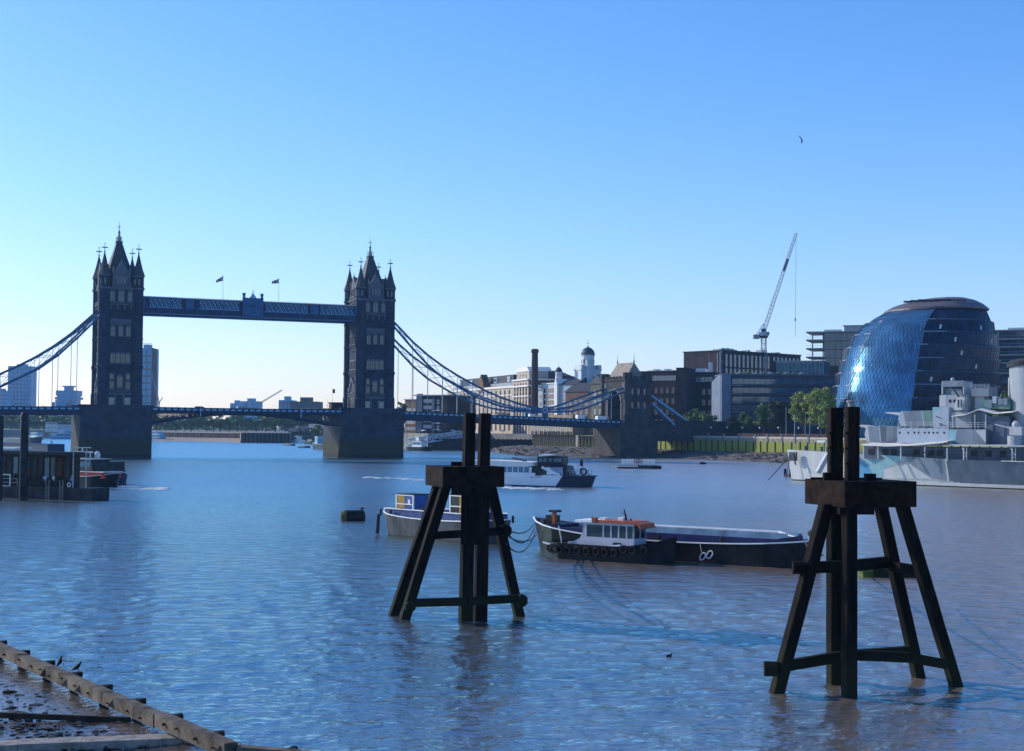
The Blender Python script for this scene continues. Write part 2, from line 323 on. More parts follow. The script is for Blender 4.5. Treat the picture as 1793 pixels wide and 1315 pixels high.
# ================================================================== QUAY WALLS
M_alg = mat('algae_concrete', (.27,.25,.20), .9, var=.2, scale=.5); layer_z(M_alg, 6.4, .4, (.21,.25,.05), noise=.3, nscale=.5); layer_z(M_alg, 2.4, .4, (.24,.25,.15), noise=.3, nscale=.8)
M_cope = mat('coping_stone', (.46,.43,.38), .85, var=.15, scale=.8)
M_tim = mat('wet_timber', (.035,.028,.022), .7, var=.4, scale=1.5, stretch=(1,1,.2)); 
M_timg = mat('algae_timber', (.055,.05,.035), .8, var=.4, scale=1.5, stretch=(1,1,.25)); layer_z(M_timg, 5.0, 1.2, (.07,.085,.03), noise=.6, nscale=1)
def wall_run(name, label, A, B, z0, z1, m_wall, pile_dx, m_pile, pile_w=.3, pile_top=None, coping=True, thick=1.2, posts=(), bat=0., cat='quay wall'):
    A = Vector(A); B = Vector(B); L = (B-A).length; rz = math.atan2(B.y-A.y, B.x-A.x)
    t = thing(name, label, cat, (A.x, A.y, 0), rz)
    # local: x along wall, river side is -y when A is left
    MB().box(0, L, -.2, thick, z0, z1-.25).build('wall', t, m_wall)
    if coping: MB().box(-.1, L+.1, -.25, thick+.2, z1-.25, z1+.35).build('coping', t, M_cope)
    k = 0; x = pile_dx*.5; rg = random.Random(int(L*10))
    me = None
    while x < L and k < 99:
        pt = (pile_top or z1-1.2)
        if me is None: me = MB().use(m_pile).box(-pile_w/2, pile_w/2, -.42, -.1, z0-.5, pt).data('pile')
        o = bpy.data.objects.new('pile', me); C.objects.link(o); o.parent = t; o.location = (x+rg.uniform(-.1, .1), 0, rg.uniform(-.15, .05)); o.rotation_euler = (0, rg.uniform(-.01, .01), 0)
        x += pile_dx*rg.uniform(.85, 1.15); k += 1
    for p in posts:
        MB().use(MT['pale']).prof([(p-.35, z1+.3), (p+.35, z1+.3), (p+.15, z1+1.3), (p-.1, z1+1.1)], -.5, .5).box(p-.3, p+.3, -.45, -.25, z1-1.6, z1+.3).build('post', t)
    return t, VP((A.x, A.y), (B.x, B.y))
w1v = VP(QP[1], QP[0])
postpx = [1116, 1134, 1163, 1204.6, 1239.7, 1266.7, 1294.5, 1323.7, 1345]
L1 = (q0-q1).length
ps = [w1v.sz(p, 764)[0] for p in postpx]
wall_run('quay_wall', 'long green algae covered quay wall with dark timber piles and pale coping', QP[1], (ext.x, ext.y), -1, QZ+.1, M_alg, 4.0, M_tim, .34, posts=[p for p in ps if 0 < p < L1+2] + [L1+7, L1+14, L1+21])
wall_run('timber_wall', 'low timber piled wall beside the arch of the bridge abutment', QP[3], QP[2], -1, 7.7, M_timg, 2.1, M_timg, .8, 7.6, coping=False)
wall_run('timber_wall', 'tall mossy timber piled wall behind the mud spit under the bridge', QP[5], QP[4], -1, 7.2, mat('dark_brick_wall', (.08,.07,.06), .9), 1.5, M_timg, .45, 9.2, coping=False)  # backing wall in plain dark brown
wall_run('river_wall', 'plain dark sheet piled river wall behind the gangway', QP[7], QP[5], -1, 5.6, M_tim, 2.2, M_tim, .5, 5.7, coping=False)
wall_run('river_wall', 'far dark piled wall across the river seen below the middle of the bridge', (X_(423, 904), 904), (X_(508, 904), 904), -1, 6.4, M_tim, 2.6, MT['granite'], .5, 6.2, coping=False)
wall_run('river_wall', 'distant embankment wall above the pale sand strip', (X_(262, 1009), 1009), (X_(421, 949), 949), -1, 5.9, MT['dbrick'], 9, MT['granite'], .5, 5.5, coping=True)
# ================================================================== TREES
def green(name, a, b): return mat(name, a, .7, col2=b, scale=.35, spec=.25)
M_bark = mat('tree_bark', (.09,.07,.05), .95, var=.3, scale=2)
GR = dict(plane=green('plane_leaves', (.36,.40,.085), (.15,.20,.045)), dark=green('dark_leaves', (.04,.055,.022), (.017,.027,.012)), mid=green('mid_leaves', (.15,.23,.065), (.06,.10,.03)), far=green('distant_leaves', (.14,.20,.06), (.07,.11,.04)))
def crown_data(seed, rx, rz, n, size, ncl=26, name='crown', flat=1.):
    rg = np.random.default_rng(seed)
    d = rg.normal(size=(ncl, 3)); d /= np.linalg.norm(d, axis=1)[:, None]
    rr = rg.uniform(.35, .86, ncl)[:, None]; cc = d*rr*np.array([rx, rx, rz]); cr = rg.uniform(.22, .42, ncl)*min(rx, rz)
    k = rg.integers(0, ncl, n); u = rg.normal(size=(n, 3)); u /= np.linalg.norm(u, axis=1)[:, None]
    p = cc[k]+u*(cr[k]*rg.uniform(.55, 1.08, n))[:, None]*np.array([1, 1, .8])
    p[:, 2] = np.maximum(p[:, 2], -rz*flat)
    a = rg.normal(size=(n, 3)); a = a*.55+u; a /= np.linalg.norm(a, axis=1)[:, None]
    b = np.cross(a, rg.normal(size=(n, 3))); b /= np.linalg.norm(b, axis=1)[:, None]; c = np.cross(a, b)
    s = (size*rg.uniform(.6, 1.3, n))[:, None]
    V = np.stack([p-b*s*.5, p+c*s*.38, p+b*s*.5, p-c*s*.38], 1).reshape(-1, 3)
    F = np.arange(4*n).reshape(-1, 4)
    me = bpy.data.meshes.new(name); me.from_pydata(V.tolist(), [], F.tolist()); me.update(); return me
def tree(label, pos, h, rx, gr, seed, n=2600, size=.7, rz=None, trunk=True, group=None, name='tree', rzk=None, cd=None):
    t = thing(name, label, 'tree', pos, 0, group)
    rz = rz or (h*.42); zc = h-rz
    me = cd or crown_data(seed, rx, rz, n, size); 
    if not len(me.materials): me.materials.append(GR[gr])
    o = bpy.data.objects.new('crown', me); C.objects.link(o); o.parent = t; o.location = (0, 0, zc)
    if cd is not None: o.scale = (rx/6, rx/6, rz/6); o.rotation_euler = (0, 0, seed*1.7)
    if trunk:
        mb = MB().use(M_bark); r = max(.18, h*.022); mb.tube((0,0,-.3), (0,0,zc*.7), r*1.3, r*.9, 7)
        rg = random.Random(seed)
        for k in range(5):
            a = k*1.26+rg.random(); l = rx*.6; mb.tube((0,0,zc*.6), (math.cos(a)*l, math.sin(a)*l, zc+rz*rg.uniform(0,.5)), r*.6, r*.2, 5)
        mb.tube((0,0,zc*.6), (0,0,zc+rz*.4), r*.8, r*.25, 6); mb.build('trunk', t)
    return t
def tree_px(label, px, top, w, d, zg, gr, seed, n=2600, size=.7, aspect=None, **k):
    p = D(px, top, d); h = p.z-zg; rx = w/2*d/FPX
    return tree(label, (p.x, p.y, zg), h, rx*1.12, gr, seed, n, size, **k)
tree_px('bushy green tree, leftmost on the south quay beside the tapering blue backstays', 1211, 713, 34, 566, QZ, 'mid', 1)
tree_px('rounded green tree between the backstays and the white building wing', 1238, 719, 32, 560, QZ, 'mid', 2)
tree_px('small dark upright shrub tree in front of the balconied blue grey block', 1283, 724, 20, 542, QZ, 'dark', 3, n=1400)
tree_px('loose mid green tree in front of the lowest balconies', 1302, 718, 30, 545, QZ, 'mid', 4)
tree_px('pointed green tree just left of the near black conifer', 1338, 706, 34, 532, QZ, 'mid', 5)
tree_px('tall black green evergreen tree left of the bright plane trees', 1367, 697, 44, 520, QZ, 'dark', 6, n=3600)
tree_px('bright yellow green plane tree, the left of the two sunlit ones', 1408, 677, 52, 512, QZ, 'plane', 7, n=4200)
tree_px('large sunlit yellow green plane tree touching the rounded glass hall', 1438, 671, 56, 502, QZ, 'plane', 8, n=5200)
tree_px('low sunlit tree at the foot of the glass hall behind the left timber post', 1447, 704, 26, 485, QZ, 'plane', 9, n=1800)
tree_px('dark tree between the glass hall and the grey warship funnel', 1762, 682, 40, 430, QZ, 'mid', 10, n=2600)
tree_px('small tree in the gap between hall and warship superstructure', 1742, 703, 26, 425, QZ, 'mid', 11, n=1500)
tree_px('hanging green shrub on top of the river wall beside the right pier', 553, 742, 26, 900, 3, 'mid', 12, n=500, size=1.4)
# the far shore
cds = [crown_data(50+i, 6, 6, 620, 1.25, 16) for i in range(4)]
rg = random.Random(8); px = 262; k = 0
words = ['wide', 'narrow', 'tall', 'low', 'lopsided', 'round']
while px < 560:
    w = rg.uniform(22, 34); top = 722+rg.uniform(0, 9)+(3 if px < 300 else 0); d = rg.uniform(1030, 1060)
    p = D(px, top, d); gz = 6.2
    t = tree('bushy tree in the far waterside row seen under the middle span', (p.x, p.y, gz), p.z-gz, w/2*d/FPX*1.15, 'far', k, cd=cds[k % 4], group='tree row on the far shore under the bridge')
    px += w*.52; k += 1
for i, (px, top, w, d) in enumerate([(20, 722, 60, 1150), (52, 724, 40, 1140), (78, 721, 48, 1150), (108, 725, 46, 1130), (135, 727, 40, 1120), (-10, 724, 40, 1120), (160, 730, 40, 1130)]):
    p = D(px, top, d); tree('hazy tree on the left far shore beneath the side span', (p.x, p.y, 6.2), p.z-6.2, w/2*d/FPX*1.15, 'far', 40+i, cd=cds[i % 4], group='trees on the left far shore')
# distant wood beyond
mb = None; rg = np.random.default_rng(4); vs = []; fs = []
for (pa, pb, d, zt) in ((-40, 700, 1350, 19), (-60, 250, 1500, 22), (560, 800, 1300, 17)):
    n = 2600
    pxs = rg.uniform(pa, pb, n); dd = d+rg.uniform(-60, 60, n); xs = (pxs-896.5)/FPX*dd
    hz = zt*(.72+.2*np.sin(xs*.08)+.12*np.sin(xs*.23+1)); zs = 6+np.abs(rg.random(n))**.6*(hz-6)
    a = rg.normal(size=(n, 3)); a /= np.linalg.norm(a, axis=1)[:, None]; b = np.cross(a, rg.normal(size=(n, 3))); b /= np.linalg.norm(b, axis=1)[:, None]
    c = np.stack([xs, dd, zs], 1); s = 2.4
    for i in range(n):
        k = len(vs); vs += [tuple(c[i]-b[i]*s), tuple(c[i]+a[i]*s), tuple(c[i]+b[i]*s), tuple(c[i]-a[i]*s)]; fs.append((k, k+1, k+2, k+3))
me = bpy.data.meshes.new('distant_wood'); me.from_pydata(vs, [], fs); me.materials.append(GR['far']); o = bpy.data.objects.new('distant_wood', me); C.objects.link(o)
tag(o, 'hazy green wood beyond the far shore behind the bridge', 'wood', kind='stuff')
# ================================================================== THE BRIDGE
BTH = .4208; BO = (-127.1, 462.2); BS = 85.
br = thing('bascule_bridge', 'long suspension and bascule bridge with two gothic stone towers across the river', 'bridge', (BO[0], BO[1], 0), BTH)
_ax = Vector((math.cos(BTH), math.sin(BTH))); _n = Vector((-_ax.y, _ax.x))
def BP(s, t, z=0.): return Vector((BO[0]+_ax.x*s+_n.x*t, BO[1]+_ax.y*s+_n.y*t, z))
def BV(t): A = BP(0, t); B = BP(10, t); return VP((A.x, A.y), (B.x, B.y))
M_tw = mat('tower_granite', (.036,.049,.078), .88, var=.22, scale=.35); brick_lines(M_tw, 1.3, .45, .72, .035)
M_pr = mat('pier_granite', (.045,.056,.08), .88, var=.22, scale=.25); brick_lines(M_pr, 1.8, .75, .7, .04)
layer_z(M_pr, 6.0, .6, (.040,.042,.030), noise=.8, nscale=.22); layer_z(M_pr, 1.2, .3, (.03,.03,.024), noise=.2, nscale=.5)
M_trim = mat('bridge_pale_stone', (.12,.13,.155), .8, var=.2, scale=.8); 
# ---- window pieces (shared meshes, facing -y, origin at the sill centre)
def win_data(w, h, arch=True, mull=True, fr=.28):
    m = MB().use(M_trim)
    m.box(-w/2-fr, -w/2, -.22, .25, -fr, h+fr*.6); m.box(w/2, w/2+fr, -.22, .25, -fr, h+fr*.6)
    m.box(-w/2-fr*1.3, w/2+fr*1.3, -.34, .25, -fr*1.4, -.02); m.box(-w/2-fr, w/2+fr, -.22, .25, h, h+fr)
    if arch: m.prof([(-w/2-fr, h+fr), (w/2+fr, h+fr), (0, h+fr+w*.42)], -.2, .2)
    if mull: m.box(-.07, .07, -.14, .1, 0, h); m.box(-w/2, w/2, -.13, .1, h*.55, h*.55+.12)
    m.use(MT['pane']).box(-w/2, w/2, -.06, .05, 0, h)
    return m.data('window')
WD = dict(l=win_data(1.15, 2.7), m=win_data(1.5, 3.2), s=win_data(1.0, 1.5, mull=False), t=win_data(1.15, 2.3, arch=False))
A_, B_ = 5.3, 6.2                      # turret centres
def tower(s0, tall):
    o = MB().use(M_tw)
    hs, ht = 5.7, 6.5
    o.box(-hs, hs, -ht, ht, 15.5, 54.2)
    tw = o.build('tower', br, loc=(s0, 0, 0))
    def sub(m, name, **k): return m.build(name, tw, **k)
    # string courses and cornices
    for z0, z1, e in ((20.1, 20.7, .22), (28.3, 28.7, .2), (28.7, 29.4, .38), (36.4, 36.8, .2), (37.7, 38.1, .3), (44.6, 45.0, .22), (45.4, 46.0, .42), (53.5, 54.3, .5)):
        m = MB().use(M_trim if z1 > 53 or z0 < 21 else M_tw); m.box(-hs-e, hs+e, -ht-e, ht+e, z0, z1); sub(m, 'string_course')
    for a, b in ((-1, 0), (1, 0)):
        m = MB().use(M_trim); m.box(-3.4, 3.4, a*ht-.35 if a < 0 else ht-.1, (a*ht+.1) if a < 0 else ht+.35, 42.3, 44.2)
        for k in range(8): m.box(-3.2+k*.86, -2.8+k*.86, a*(ht+.35)-.15, a*(ht+.35)+.15, 42.6, 43.9)
        sub(m, 'blind_arcade')
    # turrets
    for ix, sx in enumerate((-1, 1)):
        for iy, sy in enumerate((-1, 1)):
            r = 1.72; pr = [(r*1.12, 15.4), (r*1.12, 20.2), (r, 20.8), (r, 28.2), (r*1.12, 28.6), (r*1.14, 29.3), (r, 29.7), (r, 37.6), (r*1.1, 38.0), (r, 38.4), (r, 45.2), (r*1.13, 45.7), (r, 46.3), (r, 53.4), (r*1.15, 53.9), (r*1.15, 54.3), (r*1.02, 54.6), (r*1.02, 57.6), (r*1.16, 58.1)]
            m = MB().use(M_tw).lathe(pr, sx*A_, sy*B_, 8, PI/8)
            m.use(M_trim)
            for zz in (53.9, 58.0): m.lathe([(r*1.17, zz-.3), (r*1.2, zz), (r*1.17, zz+.3)], sx*A_, sy*B_, 8, PI/8)
            m.use(MT['pane'])
            for q in range(8):
                a = q*PI/4; cx = sx*A_+math.cos(a)*r*.97; cy = sy*B_+math.sin(a)*r*.97
                Mx = Matrix.Translation((cx, cy, 0)) @ Matrix.Rotation(a, 4, 'Z'); m.box(-.02, .05, -.22, .22, 55.1, 57.0, Mx)
            tu = sub(m, 'turret')
            m = MB().use(MT['slate']).lathe([(2.1, 58.1), (2.0, 58.35), (1.35, 60.3), (.75, 62.6), (.28, 64.7), (.16, 65.3)], sx*A_, sy*B_, 8, PI/8)
            sub(m, 'turret_roof')
            m = MB().use(MT['roofstone']).tube((sx*A_, sy*B_, 65), (sx*A_, sy*B_, 68.2), .14, .08, 6).ball((sx*A_, sy*B_, 65.5), .3, 6, 4)
            m.box(sx*A_-.8, sx*A_+.8, sy*B_-.13, sy*B_+.13, 66.6, 66.95); m.box(sx*A_-.13, sx*A_+.13, sy*B_-.8, sy*B_+.8, 66.62, 66.93)
            for q in (-1, 1): m.ball((sx*A_+q*.8, sy*B_, 66.78), .2, 5, 3)
            m.ball((sx*A_, sy*B_, 68.1), .2, 5, 3); sub(m, 'cross')
    # main roof
    m = MB().use(MT['slate'])
    lv = [(4.6, 5.3, 54.3), (4.3, 5.0, 56.5), (3.1, 3.5, 61.5), (1.75, 1.95, 66.0), (.85, .95, 69.3)]
    for (a, b, z), (c, d, y) in zip(lv[:-1], lv[1:]):
        m.add([(-a,-b,z),(a,-b,z),(a,b,z),(-a,b,z),(-c,-d,y),(c,-d,y),(c,d,y),(-c,d,y)], [(0,1,5,4),(1,2,6,5),(2,3,7,6),(3,0,4,7)])
    m.box(-1.05, 1.05, -1.15, 1.15, 69.2, 69.6); sub(m, 'main_roof')
    m = MB().use(MT['roofstone'])
    for a in (-.85, .85):
        for b in (-.95, .95): m.beam((a, b, 69.5), (a*.8, b*.8, 71.2), .16)
    m.lathe([(.8, 69.6), (.6, 71.0), (.45, 71.5), (.3, 72.4), (.5, 72.7), (.14, 73.2), (.05, 76.1)], 0, 0, 8); m.box(-.55, .55, -.07, .07, 74.3, 74.5); sub(m, 'finial')
    # dormer gables and windows on each face
    for q in range(4):
        Rz = Matrix.Rotation(q*PI/2, 4, 'Z'); d = ht if q % 2 == 0 else hs; back = 3.2
        m = MB().use(M_trim)
        m.box(-2.35, 2.35, -d-.25, -d+back, 54.2, 58.6); m.prof([(-2.5, 58.5), (2.5, 58.5), (.35, 62.4), (-.35, 62.4)], -d-.3, -d+.3)
        m.use(MT['slate']).gable(-2.45, 2.45, -d+.28, -d+back+1.2, 58.5, 62.0, axis='y'); m.use(M_trim)
        for sx in (-2.5, 2.5): m.lathe([(.38, 54.2), (.36, 59.2), (.5, 59.4), (.05, 61.2)], sx, -d-.15, 6)
        m.tube((0, -d, 62.2), (0, -d, 63.6), .14, .05, 5); m.box(-3.0, 3.0, -d-.75, -d, 53.9, 54.25)
        for k in range(9): m.box(-2.9+k*.68, -2.55+k*.68, -d-.72, -d-.55, 54.25, 55.0)
        m.box(-3, 3, -d-.75, -d-.5, 55.0, 55.25)
        m.xf(Rz); sub(m, 'dormer')
        def w(kind, x, z, dd=.02):
            p = Rz @ Vector((x, -d-dd, z)); o = bpy.data.objects.new('window', WD[kind]); C.objects.link(o); o.parent = tw; o.location = p; o.rotation_euler = (0, 0, q*PI/2)
        for x in (-1.05, 0, 1.05): 
            p = Rz @ Vector((x, -d-.26, 55.5)); o = bpy.data.objects.new('window', WD['t']); C.objects.link(o); o.parent = tw; o.location = p; o.rotation_euler = (0, 0, q*PI/2); o.scale = (.62, 1, 1)
        w('l', -2.75, 50.0); w('m', 0, 49.7); w('l', 2.75, 50.0)
        for x in (-2.4, 0, 2.4): w('l', x, 38.9)
        for x in (-2.35, -.75, .75, 2.35): w('l', x, 30.3)
        w('s', -2.5, 25.1); w('s', 2.5, 25.1); w('m', 0, 22.6); w('t', -2.5, 21.9); w('t', 2.5, 21.9)
        # balconies
        m = MB().use(M_trim); m.box(-3.6, 3.6, -d-1.0, -d, 48.6, 48.9); m.box(-3.6, 3.6, -d-1.0, -d-.8, 49.4, 49.6)
        for k in range(12): m.box(-3.55+k*.62, -3.4+k*.62, -d-.95, -d-.82, 48.9, 49.4)
        for x in (-3.2, -1.1, 1.1, 3.2): m.prof([(0, 0), (.001, 0), (.001, .001)], 0, .001); m.box(x-.25, x+.25, -d-.75, -d, 47.2, 48.6)
        m.xf(Rz); sub(m, 'balcony')
        m = MB().use(M_trim); m.box(-3.8, 3.8, -d-.7, -d, 20.9, 21.2); m.box(-3.8, 3.8, -d-.7, -d-.55, 21.8, 22.0)
        for k in range(12): m.box(-3.75+k*.66, -3.58+k*.66, -d-.66, -d-.56, 21.2, 21.8)
        m.xf(Rz); sub(m, 'balcony')
        # ground stage: doorway / road arch
        m = MB().use(M_trim)
        if q % 2 == 0:
            for x in (-3.6, -1.3, 1.3, 3.6): m.box(x-.25, x+.25, -d-.3, -d, 15.9, 20.1)
            m.use(MT['cream']).box(-3.3, -1.6, -d-.12, -d, 16.3, 19.2).box(1.6, 3.3, -d-.12, -d, 16.3, 19.2).use(MT['dark']).box(-.9, .9, -d-.12, -d, 15.9, 18.9)
        else:
            m.box(-4.2, -3.4, -d-.5, -d, 15.6, 24).box(3.4, 4.2, -d-.5, -d, 15.6, 24); m.prof([(-4.3, 22.0), (-3.4, 22.0), (0, 26.2), (3.4, 22.0), (4.3, 22.0), (0, 27.6)], -d-.5, -d)
            m.use(MT['dark']).prof([(-3.4, 15.9), (3.4, 15.9), (3.4, 22), (0, 26.1), (-3.4, 22)], -d-.15, -d)
        m.xf(Rz); sub(m, 'portal')
    return tw
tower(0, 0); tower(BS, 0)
# ---- piers
for s0 in (0, BS):
    a0, a1, t0, t1 = -12.2, 9.9, -8.7, 12.9
    m = MB().use(M_pr)
    c = 5.5; zt = 14.2; zc = 10.6
    # body with the slanting starling cut at the near and far north corners
    vs = [(a0,t0+c,-3),(a0+c,t0,-3),(a1,t0,-3),(a1,t1,-3),(a0,t1,-3),(a0,t0,zc),(a1,t0,zc),(a1,t1,zc),(a0,t1,zc)]
    m.add(vs, [(0,1,5),(1,2,6,5),(2,3,7,6),(3,4,8,7),(4,0,5,8)])
    m.box(a0, a1, t0, t1, zc, zt); m.box(a0-.25, a1+.25, t0-.25, t1+.25, zt, zt+.5); m.box(a0, a1, t0, t1, zt+.5, 15.9)
    m.box(a0-.15, a1+.15, t0-.15, t0+.4, 15.9, 16.9); m.box(a0-.15, a1+.15, t1-.4, t1+.15, 15.9, 16.9)
    m.lathe([(.3, 12.4), (1.6, 13.6), (1.75, 14.6), (1.75, 16.9)], a0+1.1, t0+1.1, 10); m.lathe([(.3, 12.4), (1.6, 13.6), (1.75, 14.6), (1.75, 16.9)], a1-1.1, t0+1.1, 10)
    m.use(MT['dark'])
    for x in (a0+8, a0+11.5, a0+15): m.box(x-.25, x+.25, t0-.05, t0+.1, 12.6, 13.1)
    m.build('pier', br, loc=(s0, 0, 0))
# ---- parapets and decks
def parapet(m, s0, s1, z0, z1, t, gird, side):
    L = s1-s0; f = lambda s: z0+(z1-z0)*(s-s0)/L
    n = max(2, int(L/2.05)); d = L/n
    m.use(MT['blued']).beam((s0, t, z0-.12), (s1, t, z1-.12), .4, .24).beam((s0, t, z0-1.15), (s1, t, z1-1.15), .45, .3)
    for k in range(n+1):
        s = s0+k*d; z = f(s); m.use(MT['blued']).box(s-.16, s+.16, t-.25, t+.25, z-1.2, z+.06)
    for k in range(n):
        s = s0+(k+.5)*d; z = f(s); m.use(MT['blue']).box(s-d/2+.16, s+d/2-.16, t-.06, t+.06, z-1.0, z-.24)
        m.use(MT['lblue']).box(s-d*.3, s+d*.3, t+(-.12 if side < 0 else .05), t+(-.05 if side < 0 else .12), z-.88, z-.42)
def span(s0, s1, z0, z1, gird, name):
    m = MB().use(MT['concrete']); L = s1-s0
    vs = [(s0,-8.4,z0-1.5),(s1,-8.4,z1-1.5),(s1,8.4,z1-1.5),(s0,8.4,z0-1.5),(s0,-8.4,z0-1.15),(s1,-8.4,z1-1.15),(s1,8.4,z1-1.15),(s0,8.4,z0-1.15)]
    m.add(vs, [(0,3,2,1),(4,5,6,7),(0,1,5,4),(1,2,6,5),(2,3,7,6),(3,0,4,7)]); d = m.build(name, br)
    for t, sd in ((-8.6, -1), (8.6, 1)):
        m = MB(); parapet(m, s0, s1, z0, z1, t, gird, sd); m.build('parapet', d)
        if gird:
            m = MB().use(MT['blued']).beam((s0, t, z0-1.3-gird/2), (s1, t, z1-1.3-gird/2), .35, gird)
            for z in (-1.3, -1.3-gird): m.beam((s0, t, z0+z), (s1, t, z1+z), .7, .18)
            n = int(L/4)
            for k in range(n+1):
                s = s0+k*L/n; z = z0+(z1-z0)*k/n; m.box(s-.1, s+.1, t-.3, t+.3, z-1.3-gird, z-1.3)
            m.build('girder', d)
    return d
span(-96, -12.2, 15.4, 16.2, 1.25, 'deck'); span(BS+9.9, BS+96.3, 16.0, 13.5, 1.55, 'deck')
for (sa, sb, sg) in ((9.9, 41.2, 1), (72.8, 41.2, -1)):
    s0, s1 = min(sa, sb), max(sa, sb)
    d = span(s0, s1, 16.35 if sg > 0 else 16.2, 16.2 if sg > 0 else 16.3, .3, 'bascule_leaf')
    for t in (-7.6, -2.5, 2.5, 7.6):
        m = MB().use(MT['blued']); n = 8; P = []
        for k in range(n+1):
            u = k/n; s = sa+(sb-sa)*u; zb = 10.9+(14.35-10.9)*(1-(1-u)**1.9); P.append((s, zb))
        for (a, za), (b, zb2) in zip(P[:-1], P[1:]): m.beam((a, t, za), (b, t, zb2), .35, .5)
        for k, (s, zb) in enumerate(P): m.beam((s, t, zb), (s, t, 14.9), .22, .3)
        for k in range(n):
            a, za = P[k]; b, zb2 = P[k+1]
            if 14.6-zb2 > .4: m.beam((a, t, 14.7), (b, t, zb2), .2, .26); m.beam((a, t, za), (b, t, 14.7), .16, .2)
        m.beam((sa, t, 14.7), (sb, t, 14.7), .35, .4)
        m.build('arch_truss', d)
    for s in (21.8+3.5, 58.6): 
        if s0 < s < s1: MB().use(MT['lblue']).box(s-.18, s+.18, -8.95, -8.75, 13.5, 16.3).build('marker_post', d)
# ---- high level walkways
WK = mat('walkway_paint', (.035,.11,.24), .5, var=.15, scale=.6)
for t0, t1 in ((-6.6, -3.2), (3.2, 6.6)):
    m = MB().use(MT['blued']).box(5.7, BS-5.7, t0, t1, 46.5, 48.1)
    m.use(WK).box(5.7, BS-5.7, t0-.12, t1+.12, 48.1, 48.35).box(5.7, BS-5.7, t0-.15, t1+.15, 46.35, 46.6)
    m.use(MT['blued']).box(5.7, BS-5.7, t0+.35, t1-.35, 48.3, 51.2)
    wk = m.build('walkway', br)
    m = MB().use(MT['blued']).box(5.7, BS-5.7, t0-.3, t1+.3, 51.2, 51.5)
    m.use(MT['zinc']).prof([(t0-.3, 51.5), (t1+.3, 51.5), ((t0+t1)/2, 52.0)], 5.7, BS-5.7)
    m.v = [(y, x, z) if i >= 8 else (x, y, z) for i, (x, y, z) in enumerate(m.v)]; m.build('walkway_roof', wk)
    for ts, sg in ((t0, -1), (t1, 1)):
        m = MB().use(MT['lblue']); s = 6.; st = 1.45; gap = False
        solid = ((20.4, 23.2), (39.0, 45.8), (62, 64.8), (5, 7.5), (77.5, 80))
        while s < BS-6:
            if not any(a-1 < s+st/2 < b+1 for a, b in solid):
                m.beam((s, ts, 48.45), (s+st, ts, 51.1), .13, .16).beam((s, ts, 48.4), (s+st+.02, ts, 48.4), .12).beam((s, ts, 51.15), (s+st+.02, ts, 51.15), .12); m.beam((s+st, ts, 48.45), (s, ts, 51.1), .13, .16)
                m.beam((s, ts, 49.77), (s+st/2, ts, 51.1), .1, .12); m.beam((s+st, ts, 49.77), (s+st/2, ts, 48.45), .1, .12)
            elif m.v: m.build('lattice', wk); m = MB().use(MT['lblue'])
            s += st
        if m.v: m.build('lattice', wk)
        m = MB().use(WK)
        for a, b in solid: m.box(a, b, ts-.12, ts+.12, 48.3, 51.3)
        for a in np.arange(7, 79, 8.6): m.box(a-.15, a+.15, ts-.2, ts+.2, 46.6, 51.3)
        m.build('panel', wk)
m = MB().use(WK).box(39.4, 45.4, -6.95, -6.5, 46.7, 52.7)
for x in (39.4, 45.4): m.box(x-.45, x+.45, -7.1, -6.2, 46.6, 53.0); m.lathe([(.3, 53.0), (.55, 53.6), (.6, 54.1), (.35, 54.3)], x, -6.7, 8)
m.use(M_trim).lathe([(.9, 50), (1.1, 50.1), (.9, 50.2)], 42.4, -7.0, 8); m.use(MT['lblue']).prof([(41.2, 52.7), (43.6, 52.7), (42.9, 53.6), (41.9, 53.6)], -6.95, -6.5).lathe([(.5, 53.5), (.55, 53.9), (.12, 54.2), (.08, 55.3)], 42.4, -6.7, 8).box(42.0, 42.8, -6.8, -6.65, 54.6, 54.75)
m.build('crest', br)
def flag(s, top, cols, l, sg=-1, t=-5, droop=.9):
    m = MB().use(MT['white']).tube((s, t, 51.8), (s, t, top), .09, .05, 6).ball((s, t, top), .14, 6, 4); p = m.build('flagpole', br)
    m = MB(); n = 8
    for k in range(n):
        u0, u1 = k/n, (k+1)/n
        def e(u, v): return (s-l*u*math.cos(droop*.8)-.05, t+.25*math.sin(u*7)*u, top-.15-l*u*math.sin(droop*.8)*.75-v*1.5*(1-.45*u))
        for r, (v0, v1) in enumerate(((0, .28), (.28, .42), (.42, .58), (.58, .72), (.72, 1))):
            m.use(cols[(r if k not in (3, 4) else 2) % len(cols)])
            a, b, c, d = e(u0, v0), e(u1, v0), e(u1, v1), e(u0, v1); q = (0, .03, 0)
            m.add([a, b, c, d]+[tuple(x+y for x, y in zip(w_, q)) for w_ in (a, b, c, d)], [(3,2,1,0),(4,5,6,7)])
    m.build('flag', p)
flag(32.8, 59.8, [MT['granite'], MT['white'], MT['red'], MT['white'], MT['granite']], 3.0); flag(51.5, 59.8, [MT['cblue'], MT['white'], MT['red'], MT['white'], MT['cblue']], 2.6, droop=.6)
